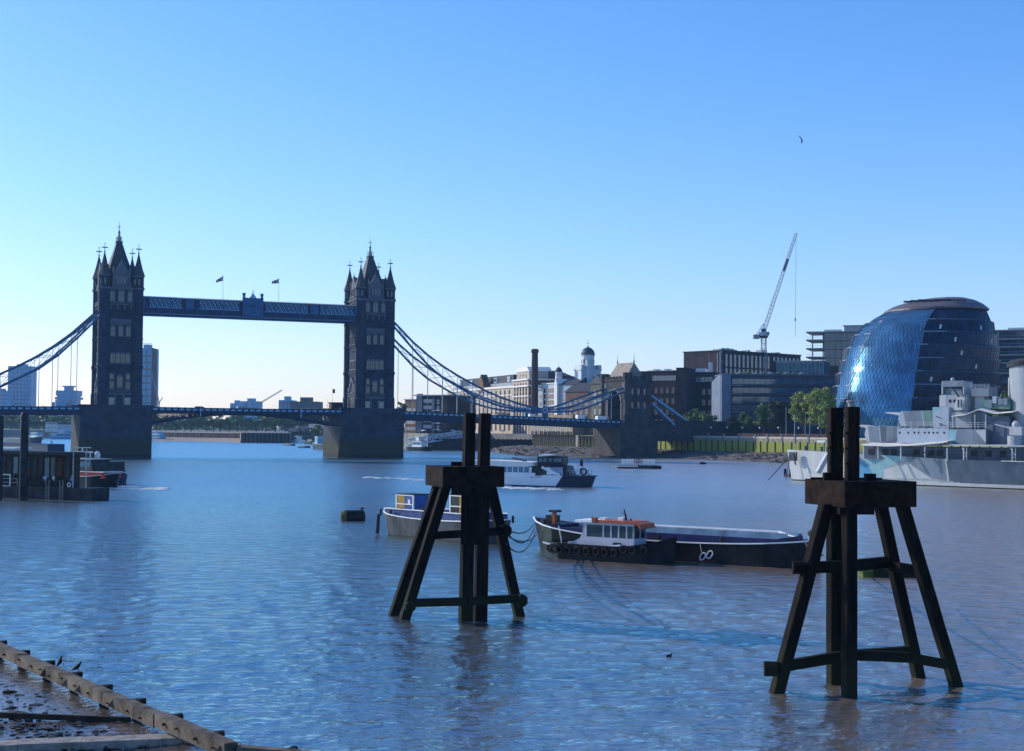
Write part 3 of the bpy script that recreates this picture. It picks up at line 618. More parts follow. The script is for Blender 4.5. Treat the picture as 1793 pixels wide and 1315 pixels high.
# ---- suspension chains
topR = [(5.7, 47.1), (6.8, 46.2), (13.4, 39.9), (19.0, 35.5), (24.6, 31.8), (30.1, 28.7), (35.8, 25.9), (41.4, 23.3), (47, 21.2), (52.6, 19.5), (58.3, 18.1), (63.7, 17.3)]
botR = [(5.7, 45.7), (6.8, 44.6), (13.3, 37.7), (19.0, 32.1), (24.6, 27.8), (30.1, 24.9), (35.8, 21.9), (41.4, 19.8), (47, 18.1), (52.6, 17.1), (58.3, 16.7), (63.6, 16.6)]
shT = [(64.4, 17.1), (69, 17.5), (74.7, 18.4), (80.3, 20.3), (85.5, 22.1), (91, 24.1), (96.5, 25.6)]
shB = [(64.4, 16.5), (69, 16.4), (74.7, 16.7), (80.3, 18.0), (85.5, 19.8), (91, 22.2), (96.5, 24.2)]
def chain(mir, t):
    f = (lambda s: BS+s) if not mir else (lambda s: -s)
    for T_, B2, nm in ((topR, botR, 'suspension_chain'), (shT, shB, 'suspension_chain')):
        m = MB().use(MT['blue'])
        for P, w in ((T_, .62), (B2, .62)):
            for (a, za), (b, zb) in zip(P[:-1], P[1:]): m.beam((f(a), t, za), (f(b), t, zb), .5, w); m.ball((f(b), t, zb), .42, 6, 4)
        c = m.build(nm, br)
        m = MB().use(MT['lblue'])
        for k in range(1, len(T_)-1):
            (a, za), (b, zb) = T_[k], B2[k]
            if za-zb > .8: m.beam((f(a), t, za), (f(b), t, zb), .16, .2)
            if k < len(T_)-2 and T_[k+1][1]-B2[k+1][1] > .7:
                m.beam((f(a), t, za-.1), (f(B2[k+1][0]), t, B2[k+1][1]+.1), .12, .16); m.beam((f(b), t, zb+.1), (f(T_[k+1][0]), t, T_[k+1][1]-.1), .12, .16)
        if m.v: m.build('bracing', c)
    dk = (lambda s: 16.0-2.5*(s-9.9)/86.4) if not mir else (lambda s: 16.2-.8*(s-12)/84)
    for P in (botR[2:11], shB[1:-1]):
        for a, z in P:
            if z-dk(a) > .5: MB().use(MT['steel']).tube((f(a), t, z), (f(a), t, dk(a)-1.2), .11, .11, 6).build('hanger', br)
    m = MB().use(MT['blue']); Mx = Matrix.Translation((f(64), t, 16.9)) @ Matrix.Rotation(PI/2, 4, 'X')
    a = MB().use(MT['blue']).lathe([(1.35, -.4), (1.35, .4)], 0, 0, 20); a.use(MT['lblue']).lathe([(1.0, .36), (1.05, .5), (.6, .5), (.62, .36)], 0, 0, 16).lathe([(1.0, -.36), (1.05, -.5), (.6, -.5), (.62, -.36)], 0, 0, 16).use(MT['red']).lathe([(.4, -.5), (.4, .5)], 0, 0, 10)
    a.xf(Mx); a.use(MT['blue']); a.box(f(64)-1.1, f(64)+1.1, t-.35, t+.35, dk(64)-1.2, 16.4); a.build('link_pin', br)
for mir in (0, 1):
    for t in (-7.3, 7.3): chain(mir, t)
# ---- abutment gate tower on the south bank
M_ab = mat('abutment_granite', (.07,.068,.07), .88, var=.25, scale=.3); brick_lines(M_ab, 1.4, .5, .72, .035)
ab = MB().use(M_ab); s0, s1, t0, t1 = 181.2, 190.8, -9.6, 9.8
ab.box(s0, s1, t0, -5.0, 12.2, 28.4); ab.box(s0, s1, 5.0, t1, 12.2, 28.4)
arch = [(-5.0, 20.2), (-4.3, 22.4), (-2.7, 24.0), (0, 24.8), (2.7, 24.0), (4.3, 22.4), (5.0, 20.2)]
for (a, za), (b, zb) in zip(arch[:-1], arch[1:]):
    ab.add([(s0,a,za),(s1,a,za),(s1,b,zb),(s0,b,zb),(s0,a,28.4),(s1,a,28.4),(s1,b,28.4),(s0,b,28.4)], [(0,1,2,3),(4,7,6,5),(0,3,7,4),(1,5,6,2)])
ab.box(s0-3, s1+3, t0-.8, t1+.8, -2, 12.2); ab.box(s0-.4, s1+.4, t0-.3, t1+.3, 28.4, 29.0)
for x in (s0, s1-.6):
    for k in range(8): y = t0+.5+k*2.5; ab.box(x, x+.6, y, y+1.3, 29, 30)
for y in (t0, t1-.6):
    for k in range(4): x = s0+.6+k*2.4; ab.box(x, x+1.3, y, y+.6, 29, 30)
abo = ab.build('abutment_tower', br)
for x in (s0+.6, s1-.6):
    for y in (t0+.6, t1-.6): MB().use(M_ab).lathe([(1.7, 12.2), (1.7, 16), (1.45, 16.6), (1.45, 28.2), (1.8, 28.9), (1.8, 31.2)], x, y, 8, PI/8).build('turret', abo)
m = MB().use(M_trim)
for (a, za), (b, zb) in zip(arch[:-1], arch[1:]):
    for x in (s0-.25, s1+.05): m.add([(x,a,za),(x+.2,a,za),(x+.2,b,zb),(x,b,zb),(x,a*1.17,za+.9),(x+.2,a*1.17,za+.9),(x+.2,b*1.17,zb+.9),(x,b*1.17,zb+.9)], [(0,3,2,1),(4,5,6,7),(0,1,5,4),(1,2,6,5),(2,3,7,6),(3,0,4,7)])
for y in (-5.9, 5.0): m.box(s0-.25, s0-.02, y, y+.9, 13, 20.2)
for y in (-8, 6.2): m.box(s0-.2, s0, y, y+1.6, 25.5, 27.6)
m.build('arch_surround', abo)
m = MB().use(mat('abutment_roof', (.27,.23,.19), .8, var=.15)).add([(s0+.7,-7.3,29),(s1-.7,-7.3,29),(s1-.7,7.5,29),(s0+.7,7.5,29),(186,-6.2,35.2),(186,6.6,35.2)], [(0,4,5,3),(1,2,5,4),(0,1,4),(2,3,5)])
m.build('roof', abo)
for y in (-6.2, 6.6): MB().use(MT['dark']).lathe([(.22, 35), (.3, 35.6), (.1, 36.2), (.03, 38.8)], 186, y, 6).build('finial', abo)
m = MB().use(MT['pane'])
for x in (183.4, 186, 188.6):
    for z in (18.2, 23.2): m.use(MT['pane']).box(x-.4, x+.4, t0-.03, t0+.1, z, z+2.1).use(M_trim).box(x-.6, x+.6, t0-.12, t0+.05, z-.25, z-.02).box(x-.6, x+.6, t0-.12, t0+.05, z+2.12, z+2.3)
m.build('window', abo)
for (a, za), (b, zb), t in (((190.8, 24.2), (209.5, 13.0), -7.2), ((192.3, 20.2), (201.8, 12.2), -8.9)):
    m = MB().use(MT['lblue']).beam((a, t, za), (b, t, zb), .5, .62).use(MT['blue']).beam((a, t, za-.8), (b, t, zb-.8), .4, .5); m.build('backstay', br)
MB().use(M_ab).box(190.8, 255, -8.8, 9, 6, 12.6).box(190.8, 255, -9.1, -8.4, 12.6, 13.7).build('approach_viaduct', br)
# ---- bridge master's cabin on the far side of the right pier
cb = thing('control_cabin', 'small glazed control cabin with rooftop mast beside the right bridge tower', 'cabin', BP(77, 10.2, 16.0), BTH)
MB().use(MT['brick']).box(-2.6, -1.6, -1.5, 1.5, 0, 2.6).box(1.8, 2.6, -1.5, 1.5, 0, 2.6).box(-2.6, 2.6, -1.5, 1.5, 0, .9).use(MT['dark']).box(-2.9, 2.9, -1.8, 1.8, 2.6, 3.0).build('wall', cb)
MB().use(MT['glassblue']).box(-1.6, 1.8, -.05, .05, .9, 2.6).build('window', cb)
MB().use(MT['white']).tube((-1.8, 0, 3), (-1.8, 0, 8.3), .07, .04, 5).box(-4.2, -2.6, -.05, .05, 1.6, 1.75).tube((-3.6, 0, 0), (-3.6, 0, 4.2), .06, .05, 5).build('mast', cb)
MB().use(MT['red']).box(-1.78, -.9, -.04, .04, 6.2, 7.6).build('flag', cb)
# ---- vehicles and people on the deck
M_van = mat('white_van_paint', (.8,.8,.8), .3, var=.03)
def van_tree(name, label, cat, s, t, z, L=5.2, H=2.3, m_body=None, rev=1, group=None):
    p = BP(s, t, z); v = thing(name, label, cat, p, BTH if rev > 0 else BTH+PI, group); w = 1.9
    b = MB().use(m_body or M_van).prof([(-L/2, .35), (L/2, .35), (L/2, .95), (L/2-.9, 1.15), (L/2-1.5, H-.25), (L/2-2.0, H), (-L/2+.1, H), (-L/2, H-.2)], -w/2, w/2).build('body', v)
    MB().use(MT['pane']).prof([(L/2-.95, 1.25), (L/2-1.48, H-.4), (L/2-2.2, H-.4), (L/2-2.2, 1.25)], -w/2-.02, w/2+.02).build('window', v)
    wh = MB().use(MT['rubber']); wh.smooth = False; wd = wh.lathe([(.36, -.12), (.36, .12)], 0, 0, 12).use(MT['steel']).lathe([(.2, -.13), (.2, .13)], 0, 0, 8).xf(Matrix.Rotation(PI/2, 4, 'X')).data('wheel')
    for a in (-L/2+1, L/2-1):
        for c in (-w/2+.1, w/2-.1): o = bpy.data.objects.new('wheel', wd); C.objects.link(o); o.parent = v; o.location = (a, c, .36)
    return v
nv = BV(-6)
van_tree('panel_van', 'white van on the bridge road nearer to the round link pin', 'van', nv.sz(1021, 724)[0], -6, 12.75, 5.4, 2.7)
van_tree('panel_van', 'white van on the bridge road just before the south gate arch', 'van', nv.sz(1057, 727)[0], -6, 12.5, 5.9, 2.6)
van_tree('parked_car', 'white car on the bridge road left of the round link pin', 'car', nv.sz(938, 724)[0], -5, 13.6, 4.2, 2.0)
van_tree('panel_van', 'pale blue white van on the left side span below the chain', 'van', nv.sz(114, 708)[0], -5, 15.0, 5.6, 2.5, MT['lblue'])
van_tree('parked_car', 'dark car roof above the parapet left of midspan', 'car', nv.sz(354, 712)[0], -5, 15.0, 4.2, 1.75, MT['dark'])
van_tree('parked_car', 'blue grey car roof above the parapet in front of the pale far building', 'car', nv.sz(428, 712)[0], -5, 15.0, 4.4, 1.9, MT['zinc'])
# ================================================================== MOORING DOLPHINS
M_old = mat('weathered_black_timber', (.010,.008,.007), .75, var=.45, scale=1.3, stretch=(2.5,2.5,.35), spec=.06, bump=.02, bscale=9)
layer_z(M_old, 1.6, .5, (.016,.018,.010), noise=.35, nscale=2.0)
M_cap = mat('rusty_timber_cap', (.017,.010,.007), .8, var=.45, scale=1.6, spec=.06, bump=.015, bscale=10)
M_post = mat('reddish_post_timber', (.016,.010,.008), .8, var=.45, scale=1.5, stretch=(3,3,.3), spec=.06, bump=.015, bscale=9)
def sqbeam(m, p, q, w, yaw, w2=None):
    """square timber whose section keeps the platform's orientation"""
    w2 = w2 or w; p = Vector(p); q = Vector(q); c, s = math.cos(yaw), math.sin(yaw); X = Vector((c, s, 0)); Y = Vector((-s, c, 0)); b = .04
    sec = [(-1,-1+b*4),(-1+b*4,-1),(1-b*4,-1),(1,-1+b*4),(1,1-b*4),(1-b*4,1),(-1+b*4,1),(-1,1-b*4)]
    vs = [p+X*a*w/2+Y*d*w/2 for a, d in sec]; n = 7
    rg = random.Random(int(p.x*1000+q.y*77))
    allv = list(vs)
    for k in range(1, n+1):
        u = k/n; cc = p+(q-p)*u; ww = w+(w2-w)*u; jx = rg.uniform(-.012, .012) if k < n else 0
        allv += [cc+X*(a*ww/2+jx)+Y*(d*ww/2) for a, d in sec]
    fs = []
    for k in range(n):
        for i in range(8): fs.append((k*8+i, k*8+(i+1) % 8, (k+1)*8+(i+1) % 8, (k+1)*8+i))
    fs += [tuple(range(7, -1, -1)), tuple(range(n*8, n*8+8))]
    return m.add(allv, fs)
def knob(m, c, yaw, w, h, L):
    Mx = Matrix.Translation(c) @ Matrix.Rotation(yaw, 4, 'Z')
    return m.prof([(-L/2, -h*.28), (-L/2+h*.25, -h/2), (L/2, -h/2), (L/2, h/2), (-L/2+h*.25, h/2), (-L/2, h*.28)], -w/2, w/2) if False else m.add([Mx @ Vector(v) for v in MB().prof([(-L/2, -h*.25), (-L/2+h*.28, -h/2), (L/2-h*.28, -h/2), (L/2, -h*.25), (L/2, h*.25), (L/2-h*.28, h/2), (-L/2+h*.28, h/2), (-L/2, h*.25)], -w/2, w/2).v], MB().prof([(-L/2, -h*.25), (-L/2+h*.28, -h/2), (L/2-h*.28, -h/2), (L/2, -h*.25), (L/2, h*.25), (L/2-h*.28, h/2), (-L/2+h*.28, h/2), (-L/2, h*.25)], -w/2, w/2).f)
# ---- right dolphin
R_yaw = math.radians(17)
def WZ(px, py, Y): return D(px, py, Y)
dr = thing('mooring_dolphin', 'nearest dark timber mooring dolphin with square cap and splayed legs, on the right', 'mooring dolphin', (14.4, 58.7, 0), 0)
def rel(p, o=(14.4, 58.7)): return (p[0]-o[0], p[1]-o[1], p[2])
cR = Vector((13.09, 56.45)); uR = Vector((math.cos(R_yaw), math.sin(R_yaw))); vR = Vector((-uR.y, uR.x))
def capbox(m, c, u, v, L, Dp, z0, z1, o, b=.05):
    P = [(b, 0), (L-b, 0), (L, b), (L, Dp-b), (L-b, Dp), (b, Dp), (0, Dp-b), (0, b)]
    pts = [(c.x+u.x*a+v.x*d-o[0], c.y+u.y*a+v.y*d-o[1]) for a, d in P]
    return m.prism(pts, z0, z1)
oR = (14.4, 58.7)
m = MB().use(M_cap); capbox(m, cR, uR, vR, 3.22, 3.3, 7.48, 8.50, oR); 
for a in (.25, .75, 1.25, 1.8, 2.4, 2.9):
    p = cR+uR*a-Vector(oR); m.ball((p.x-vR.x*.02, p.y-vR.y*.02, 7.98+.2*math.sin(a*5)), .05, 6, 4)
m.build('cap', dr)
p = cR+uR*.9-Vector(oR)
MB().use(M_old).box(p.x-1.0, p.x+.35, p.y+.05, p.y+.8, 7.2, 7.48).build('packing_timber', dr)
V1b = G(1460, 1196, 0); V2b = G(1487, 1222, 0)
legs = [(G(1360, 1213, 0), (12.62, 57.7), .50), (G(1609, 1187, 0), (15.35, 60.0), .46), (G(1674, 1202, 0), (15.62, 57.6), .46)]
for (b, t, w) in legs:
    b = Vector(b); t = Vector((t[0], t[1], 7.55)); q = b+(b-t)*.16
    m = MB().use(M_old); sqbeam(m, rel(q), rel(t), w, R_yaw); m.build('raking_leg', dr)
for px0, pyt, b, sl, w in ((1461, 716, V1b, .0, .52), (1489, 713, V2b, .0, .52)):
    d = b.y; top = D(px0, pyt, d)
    m = MB().use(M_old); sqbeam(m, rel((b.x, b.y, -1.5)), rel((b.x, b.y, 7.5)), w-.03, R_yaw); m.build('vertical_pile', dr)
# upper posts standing on the cap
pu1 = D(1462, 800, 58.6); pu2 = D(1491, 800, 57.6)
for p_, w, zt in ((pu1, .54, 11.42), (pu2, .5, 11.45)):
    m = MB().use(M_post); sqbeam(m, rel((p_.x, p_.y, 8.46)), rel((p_.x+.03, p_.y, zt)), w, R_yaw-.25); po = m.build('post', dr)
    c = Vector(rel((p_.x-.1, p_.y-w*.55, 9.4)))
    m = MB().use(M_cap)
    for z in (9.2, 9.8, 10.4): m.tube((c.x-.15, c.y-.02, z), (c.x-.15, c.y+.2, z), .05, .05, 6)
    m.build('bolt', po)
m = MB().use(MT['roofstone']); c = rel((pu2.x, pu2.y, 0)); m.lathe([(.13, 11.45), (.13, 11.6), (.18, 11.63), (.18, 11.7), (.09, 11.72)], c[0]-.02, c[1], 10).build('bollard_head', dr)
m = MB().use(M_cap); c = rel((pu1.x, pu1.y, 0)); m.box(c[0]-.55, c[0]-.15, c[1]-.55, c[1]-.2, 8.5, 8.8); m.box(c[0]+1.05, c[0]+1.45, c[1]-.9, c[1]-.5, 8.5, 8.78); m.box(c[0]-.9, c[0]+2.0, c[1]+.3, c[1]+.5, 8.5, 8.58); m.build('wedge', dr)
def brace(pts, w, h, par, o, name='brace', M_=None):
    m = MB().use(M_ or M_old)
    for a, b in zip(pts[:-1], pts[1:]): m.beam(rel(a, o), rel(b, o), w, h)
    return m.build(name, par)
yl = legs[0][0].y; 
brace([D(1345, 1171, 57.7), D(1474, 1149, 58.9), D(1592, 1140, 61.2)], .26, .42, dr, oR)
brace([D(1474, 1146, 57.2), D(1590, 1151, 58.2), D(1656, 1163, 59.1)], .26, .40, dr, oR)
brace([D(1393, 994, 57.8), D(1476, 992, 58.6), D(1556, 984, 60.4)], .28, .46, dr, oR)
brace([D(1560, 991, 60.2), D(1606, 999, 58.6)], .24, .40, dr, oR)
for (px, py, d, h) in ((1349, 1171, 57.5, .7), (1399, 994, 57.5, .6)):
    p_ = D(px, py, d); m = MB().use(M_old); knob(m, Vector(rel(p_, oR)), R_yaw+1.2, .5, h*.8, .55); m.build('bolt_block', dr)
# ---- left dolphin
L_yaw = math.radians(19.5); oL = (-2.4, 79.0); uL = Vector((math.cos(L_yaw), math.sin(L_yaw))); vL = Vector((-uL.y, uL.x))
dl = thing('mooring_dolphin', 'farther dark timber mooring dolphin with two tall posts, in front of the blue grey barge', 'mooring dolphin', (oL[0], oL[1], 0), 0)
cL = D(776, 816, 77.0); cL = Vector((cL.x, cL.y))
m = MB().use(M_cap); capbox(m, cL, uL, vL, 3.5, 3.45, 7.3, 8.4, oL, .07); m.build('cap', dl)
pk = D(800, 852, 77.5); p = rel(pk, oL); MB().use(M_old).box(p[0]-.3, p[0]+1.7, p[1]-.2, p[1]+.6, 6.9, 7.3).build('packing_timber', dl)
legsL = [(G(689, 1077, 0), D(768, 853, 79.8), .54), (G(708, 1085, 0), D(781, 853, 78.2), .54), (G(909, 1078, 0), D(858, 853, 79.4), .54)]
for b, t, w in legsL:
    t = Vector((t.x, t.y, 7.4)); q = b+(b-t)*.16; m = MB().use(M_old); sqbeam(m, rel(q, oL), rel(t, oL), w, L_yaw); m.build('raking_leg', dl)
for pxb, pyb, pxt, d in ((815, 1087, 822, 77.9), (840, 1084, 849, 78.6)):
    b = G(pxb, pyb, 0); t = D(pxt, 724, b.y-.25)
    m = MB().use(M_post if pxt > 830 else M_old); sqbeam(m, rel((b.x-.0, b.y, -1.5), oL), rel((t.x, t.y, 11.3), oL), .68, L_yaw, .56); m.build('post', dl)
p1 = D(829, 900, 78.0); p = rel(p1, oL); MB().use(M_old).box(p[0]-.66, p[0]+.62, p[1]-.25, p[1]+.4, 4.2, 7.4).build('fender_board', dl)
brace([D(714, 1056, 78.7), D(818, 1053, 78.2), D(905, 1048, 80)], .26, .44, dl, oL)
brace([D(752, 938, 79), D(820, 934, 78.3), D(886, 929, 79.3)], .26, .42, dl, oL)
for px, py, d, h in ((913, 1051, 80, .62), (885, 929, 79.2, .6), (717, 1062, 78.6, .5)):
    p_ = D(px, py, d); m = MB().use(M_old); knob(m, Vector(rel(p_, oL)), L_yaw, .5, h*1.05, .55); m.build('bolt_block', dl)
p_ = D(806, 812, 79.6); p = rel(p_, oL); MB().use(M_cap).box(p[0]-.5, p[0]+.1, p[1]-.3, p[1]+.2, 8.4, 8.62).build('wedge', dl)
# ================================================================== HULL BUILDER
def hull(m, L, beam, h0, hmid, h1, bow=.28, stern=.1, draft=.5, n=22, rail=None, mh=None, flare=.12, mdeck=None, deckdrop=.05, bow_rake=.08, sq_stern=False, mband=None, band=.0):
    """hull from x=0 (bow) to x=L along +x, centre y=0"""
    def hb(u):
        a = min(1, u/bow) if bow else 1; w = math.sin(a*PI/2)**.75 if u < bow else 1
        if not sq_stern and u > 1-stern: w = math.sin((1-u)/stern*PI/2)**.75
        elif sq_stern and u > 1-stern: w = 1-.14*((u-(1-stern))/stern)
        return max(w, .02)*beam/2
    def hz(u): return (h0+(hmid-h0)*(1-(1-min(1, u/.45))**2)) if u < .45 else hmid+(h1-hmid)*max(0, (u-.55)/.45)**2
    T = []; Bt = []
    for k in range(n+1):
        u = k/n; x = L*u; w = hb(u); z = hz(u)
        rk = (z*bow_rake*4)*max(0, 1-u/(bow+1e-6)) if bow else 0; rs = 0 if sq_stern else (z*bow_rake*2)*max(0, (u-1+stern)/stern)
        T.append((x-rk*.0, w, z)); Bt.append((x+rk-rs, w*(1-flare), -draft))
    vs = []; 
    for (x, w, z), (xb, wb, zb) in zip(T, Bt): 
        zm = 0.12; t = (zm-zb)/(z-zb); xm = xb+(x-xb)*t; wm = wb+(w-wb)*min(1, t*1.2)
        vs += [(x, -w, z), (xm, -wm, zm), (xb, -wb, zb), (xb, wb, zb), (xm, wm, zm), (x, w, z)]
    fs1 = []; fs2 = []
    for k in range(n):
        a = k*6; b = a+6
        fs1 += [(a, a+1, b+1, b), (a+4, a+5, b+5, b+4)]; fs2 += [(a+1, a+2, b+2, b+1), (a+3, a+4, b+4, b+3), (a+2, a+3, b+3, b+2)]
    fs1 += [(0, 5, 4, 1), (n*6, n*6+1, n*6+4, n*6+5)]; fs2 += [(1, 4, 3, 2), (n*6+1, n*6+2, n*6+3, n*6+4)]
    m.smooth = False; b0 = len(m.v); m.use(mh or MT['black']); m.add(vs, fs1); c = m.cur
    m.use(mband or mh or MT['black']); 
    for f in fs2: m.f.append(tuple(i+b0 for i in f)); m.mi.append(m.cur); m.sm.append(False)
    # deck
    m.use(mdeck or MT['steel']); dv = []; df = []
    for (x, w, z) in T: dv += [(x, -w*.97, z-deckdrop), (x, w*.97, z-deckdrop)]
    for k in range(n): df.append((2*k, 2*k+2, 2*k+3, 2*k+1))
    m.add(dv, df)
    if rail:
        m.use(rail)
        for sg in (-1, 1): 
            for a, b in zip(T[:-1], T[1:]): m.beam((a[0], sg*a[1], a[2]), (b[0], sg*b[1], b[2]), .11, .09)
    return T
def place(A, B):       # bow point A, stern point B in plan -> location, rotation
    A = Vector((A[0], A[1])); B = Vector((B[0], B[1])); return (A.x, A.y, 0), math.atan2(B.y-A.y, B.x-A.x), (B-A).length
# ================================================================== BARGE A (behind the left dolphin)
M_gh = mat('barge_grey_hull', (.075,.078,.085), .6, var=.35, scale=.9, stretch=(1,1,.35)); M_gd = mat('barge_deck', (.26,.27,.28), .7, var=.3, scale=1.2)
M_bluw = mat('faded_blue_paint', (.04,.075,.22), .55, var=.3, scale=1.5)
A1 = G(643, 934, 0); A2 = G(852, 955, 0); n_ = Vector((A2.y-A1.y, -(A2.x-A1.x))).normalized(); n_ = -n_ if n_.y < 0 else n_
bm = 5.0; loc, rz, L = place((A1.x+n_.x*bm/2, A1.y+n_.y*bm/2), (A2.x+n_.x*bm/2, A2.y+n_.y*bm/2))
ba = thing('cargo_barge', 'grey hulled barge with blue and ochre deck cabins behind the left dolphin', 'barge', loc, rz)
m = MB(); hull(m, L, bm, 2.45, 1.85, 2.2, bow=.22, stern=.2, bow_rake=.12, rail=MT['white'], mh=M_gh, mband=mat('waterline_grime', (.05,.045,.035), .8), mdeck=M_gd); m.build('hull', ba)
MB().use(M_bluw).box(2.3, L-2.3, -1.95, -1.82, 1.8, 2.55).box(2.3, L-2.3, 1.82, 1.95, 1.8, 2.55).box(2.2, 2.33, -1.95, 1.95, 1.8, 2.55).box(L-2.33, L-2.2, -1.95, 1.95, 1.8, 2.55).use(MT['white']).box(2.1, L-2.1, -2.05, -1.88, 2.55, 2.63).box(2.1, L-2.1, 1.88, 2.05, 2.55, 2.63).build('hold_coaming', ba)
MB().use(M_gd).box(2.4, L-2.4, -1.8, 1.8, 1.9, 2.02).use(MT['dark']).box(6.2, 7.0, -1.2, -.4, 2.0, 2.7).use(MT['rust']).box(7.4, 8.4, -.9, .3, 2.0, 2.9).build('hatch_floor', ba)
def cabin(par, x0, x1, y0, y1, z0, z1, c1, c2):
    b = MB().use(c2).box(x0, x1, y0, y1, z0, z1).use(c1).box(x0-.03, (x0+x1)/2, y0-.03, y0+.02, z0, z1-.1).use(MT['dark']).box(x0-.1, x1+.1, y0-.1, y1+.1, z1, z1+.1).build('cabin', par)
    f = MB().use(MT['white'])
    for x in (x0, x1):
        for y in (y0, y1): f.box(x-.07, x+.07, y-.07, y+.07, z0, z1+.1)
    for z in (z1-.05, (z0+z1)/2): f.box(x0, x1, y0-.08, y0-.02, z-.05, z+.05); f.box(x0-.08, x0-.02, y0, y1, z-.05, z+.05); f.box(x0, x1, y1, y1+.06, z-.05, z+.05)
    f.build('frame', b); MB().use(MT['canvas']).box(x1-.8, x1-.45, y0-.06, y0-.03, z0+.9, z0+1.4).build('notice', b); return b
cabin(ba, 1.3, 4.0, .1, 2.0, 2.0, 3.85, MT['yellow'], MT['cblue']); cabin(ba, 9.6, 12.0, .2, 1.9, 2.0, 4.1, MT['dark'], MT['yellow'])
for x in (.9, 3.4, L-3.4, L-1):
    for y in (-2.2, 2.2): MB().use(MT['dark']).tube((x, y*(.7 if x in (.9, L-1) else 1), 1.8), (x, y*(.7 if x in (.9, L-1) else 1), 2.45), .12, .12, 6).build('bollard', ba)

MB().use(MT['dark']).tube((1.9, -2.55, 2.0), (1.85, -2.66, .1), .16, .2, 8).build('fender', ba)
MB().use(MT['white']).tube((7.9, 1.5, 2.4), (7.9, 1.5, 4.0), .04, .03, 5).tube((4.0, 2.0, 3.9), (11, 2.0, 4.0), .025, .025, 4).build('rail', ba)
bu = thing('mooring_buoy', 'dark cylindrical mooring buoy floating left of the grey barge bow', 'buoy', (G(619, 912, 0).x, G(619, 912, 0).y+.4, 0), .12)
b_ = MB().use(MT['black']); b_.smooth = True; b_.add([(z, x, y+.45) for x, y, z in MB().lathe([(.1, -1.5), (.55, -1.35), (.72, -1.0), (.72, 1.0), (.55, 1.2), (.1, 1.3)], 0, 0, 16).v], MB().lathe([(.1, -1.5), (.55, -1.35), (.72, -1.0), (.72, 1.0), (.55, 1.2), (.1, 1.3)], 0, 0, 16).f); b_.build('float', bu)
MB().use(M_timg).add([(z-.05, x, y+.45) for x, y, z in MB().lathe([(.1, -1.5), (.56, -1.36), (.74, -.98), (.74, -.75), (.1, -.7)], 0, 0, 16).v], MB().lathe([(.1, -1.5), (.56, -1.36), (.74, -.98), (.74, -.75), (.1, -.7)], 0, 0, 16).f).build('end_cap', bu)
MB().use(MT['rust']).tube((.9, 0, 1.0), (.9, 0, 1.5), .12, .1, 8).box(.6, 1.2, -.08, .08, 1.3, 1.42).build('mooring_ring', bu)
# ================================================================== BARGE B
B1 = G(902, 964, 0); B2 = G(1414, 999, 0); n_ = Vector((B2.y-B1.y, -(B2.x-B1.x))).normalized(); n_ = -n_ if n_.y < 0 else n_
bm = 5.6; loc, rz, L = place((B1.x+n_.x*bm/2, B1.y+n_.y*bm/2), (B2.x+n_.x*bm/2, B2.y+n_.y*bm/2))
bb = thing('cargo_barge', 'long black barge with open dark blue hold and white rails, moored behind the small tug', 'barge', loc, rz)
m = MB(); T_ = hull(m, L, bm, 2.75, 1.55, 2.1, bow=.16, stern=.16, rail=MT['white'], mh=MT['black'], mdeck=MT['dark']); m.build('hull', bb)
m = MB().use(M_bluw).box(3.5, L-2.7, 2.05, 2.18, 1.4, 2.35).use(mat('hold_navy', (.02,.025,.10), .5)).box(3.5, L-2.7, -2.18, -2.05, 1.4, 2.15).box(3.4, 3.53, -2.18, 2.18, 1.4, 2.3).box(L-2.73, L-2.6, -2.18, 2.18, 1.4, 2.2).use(MT['white']).box(3.3, L-4.6, 1.98, 2.3, 2.35, 2.47)
m.add([(L-4.6,1.98,2.35),(L-4.6,2.3,2.35),(L-2.6,1.2,2.0),(L-2.6,1.5,2.0),(L-4.6,1.98,2.47),(L-4.6,2.3,2.47),(L-2.6,1.2,2.12),(L-2.6,1.5,2.12)], [(0,1,3,2),(4,6,7,5),(0,2,6,4),(1,5,7,3),(2,3,7,6)])
m.build('hold_coaming', bb)
MB().use(mat('hold_lining_blue', (.20,.32,.45), .6, var=.25, scale=.6)).box(3.6, L-2.8, 1.6, 2.0, .9, 2.33).use(MT['blued']).box(3.6, L-2.8, -1.9, 1.6, 1.35, 1.42).build('hold_lining', bb)
m = MB().use(MT['dark'])
for x, y in ((1.2, -1.1), (1.2, 1.1), (2.4, -1.9), (8, -2.6), (14, -2.6), (19.5, -2.4), (L-1.3, -1.1), (L-1.3, 1.1)): MB().use(MT['dark']).tube((x, y, 1.5), (x, y, 2.75 if x < 3 else 2.1), .13, .15, 7).build('bollard', bb)
m.ball((L-.9, .4, 2.55), .45, 8, 5, (1.2, 1, .7)); m.build('tarpaulin', bb)
m = MB().use(MT['dark']).box(1.5, 2.4, -.4, .5, 2.4, 3.0).use(MT['orange']).box(2.5, 2.8, -.9, -.6, 2.3, 3.3).use(MT['dark']).box(2.3, 3.1, -1.1, -.3, 3.3, 3.5).tube((L-5, -1.9, 1.7), (L-3.2, -1.9, 1.75), .1, .1, 6).box(L-4.6, L-4.0, -2.1, -1.7, 1.7, 2.0).build('winch', bb)
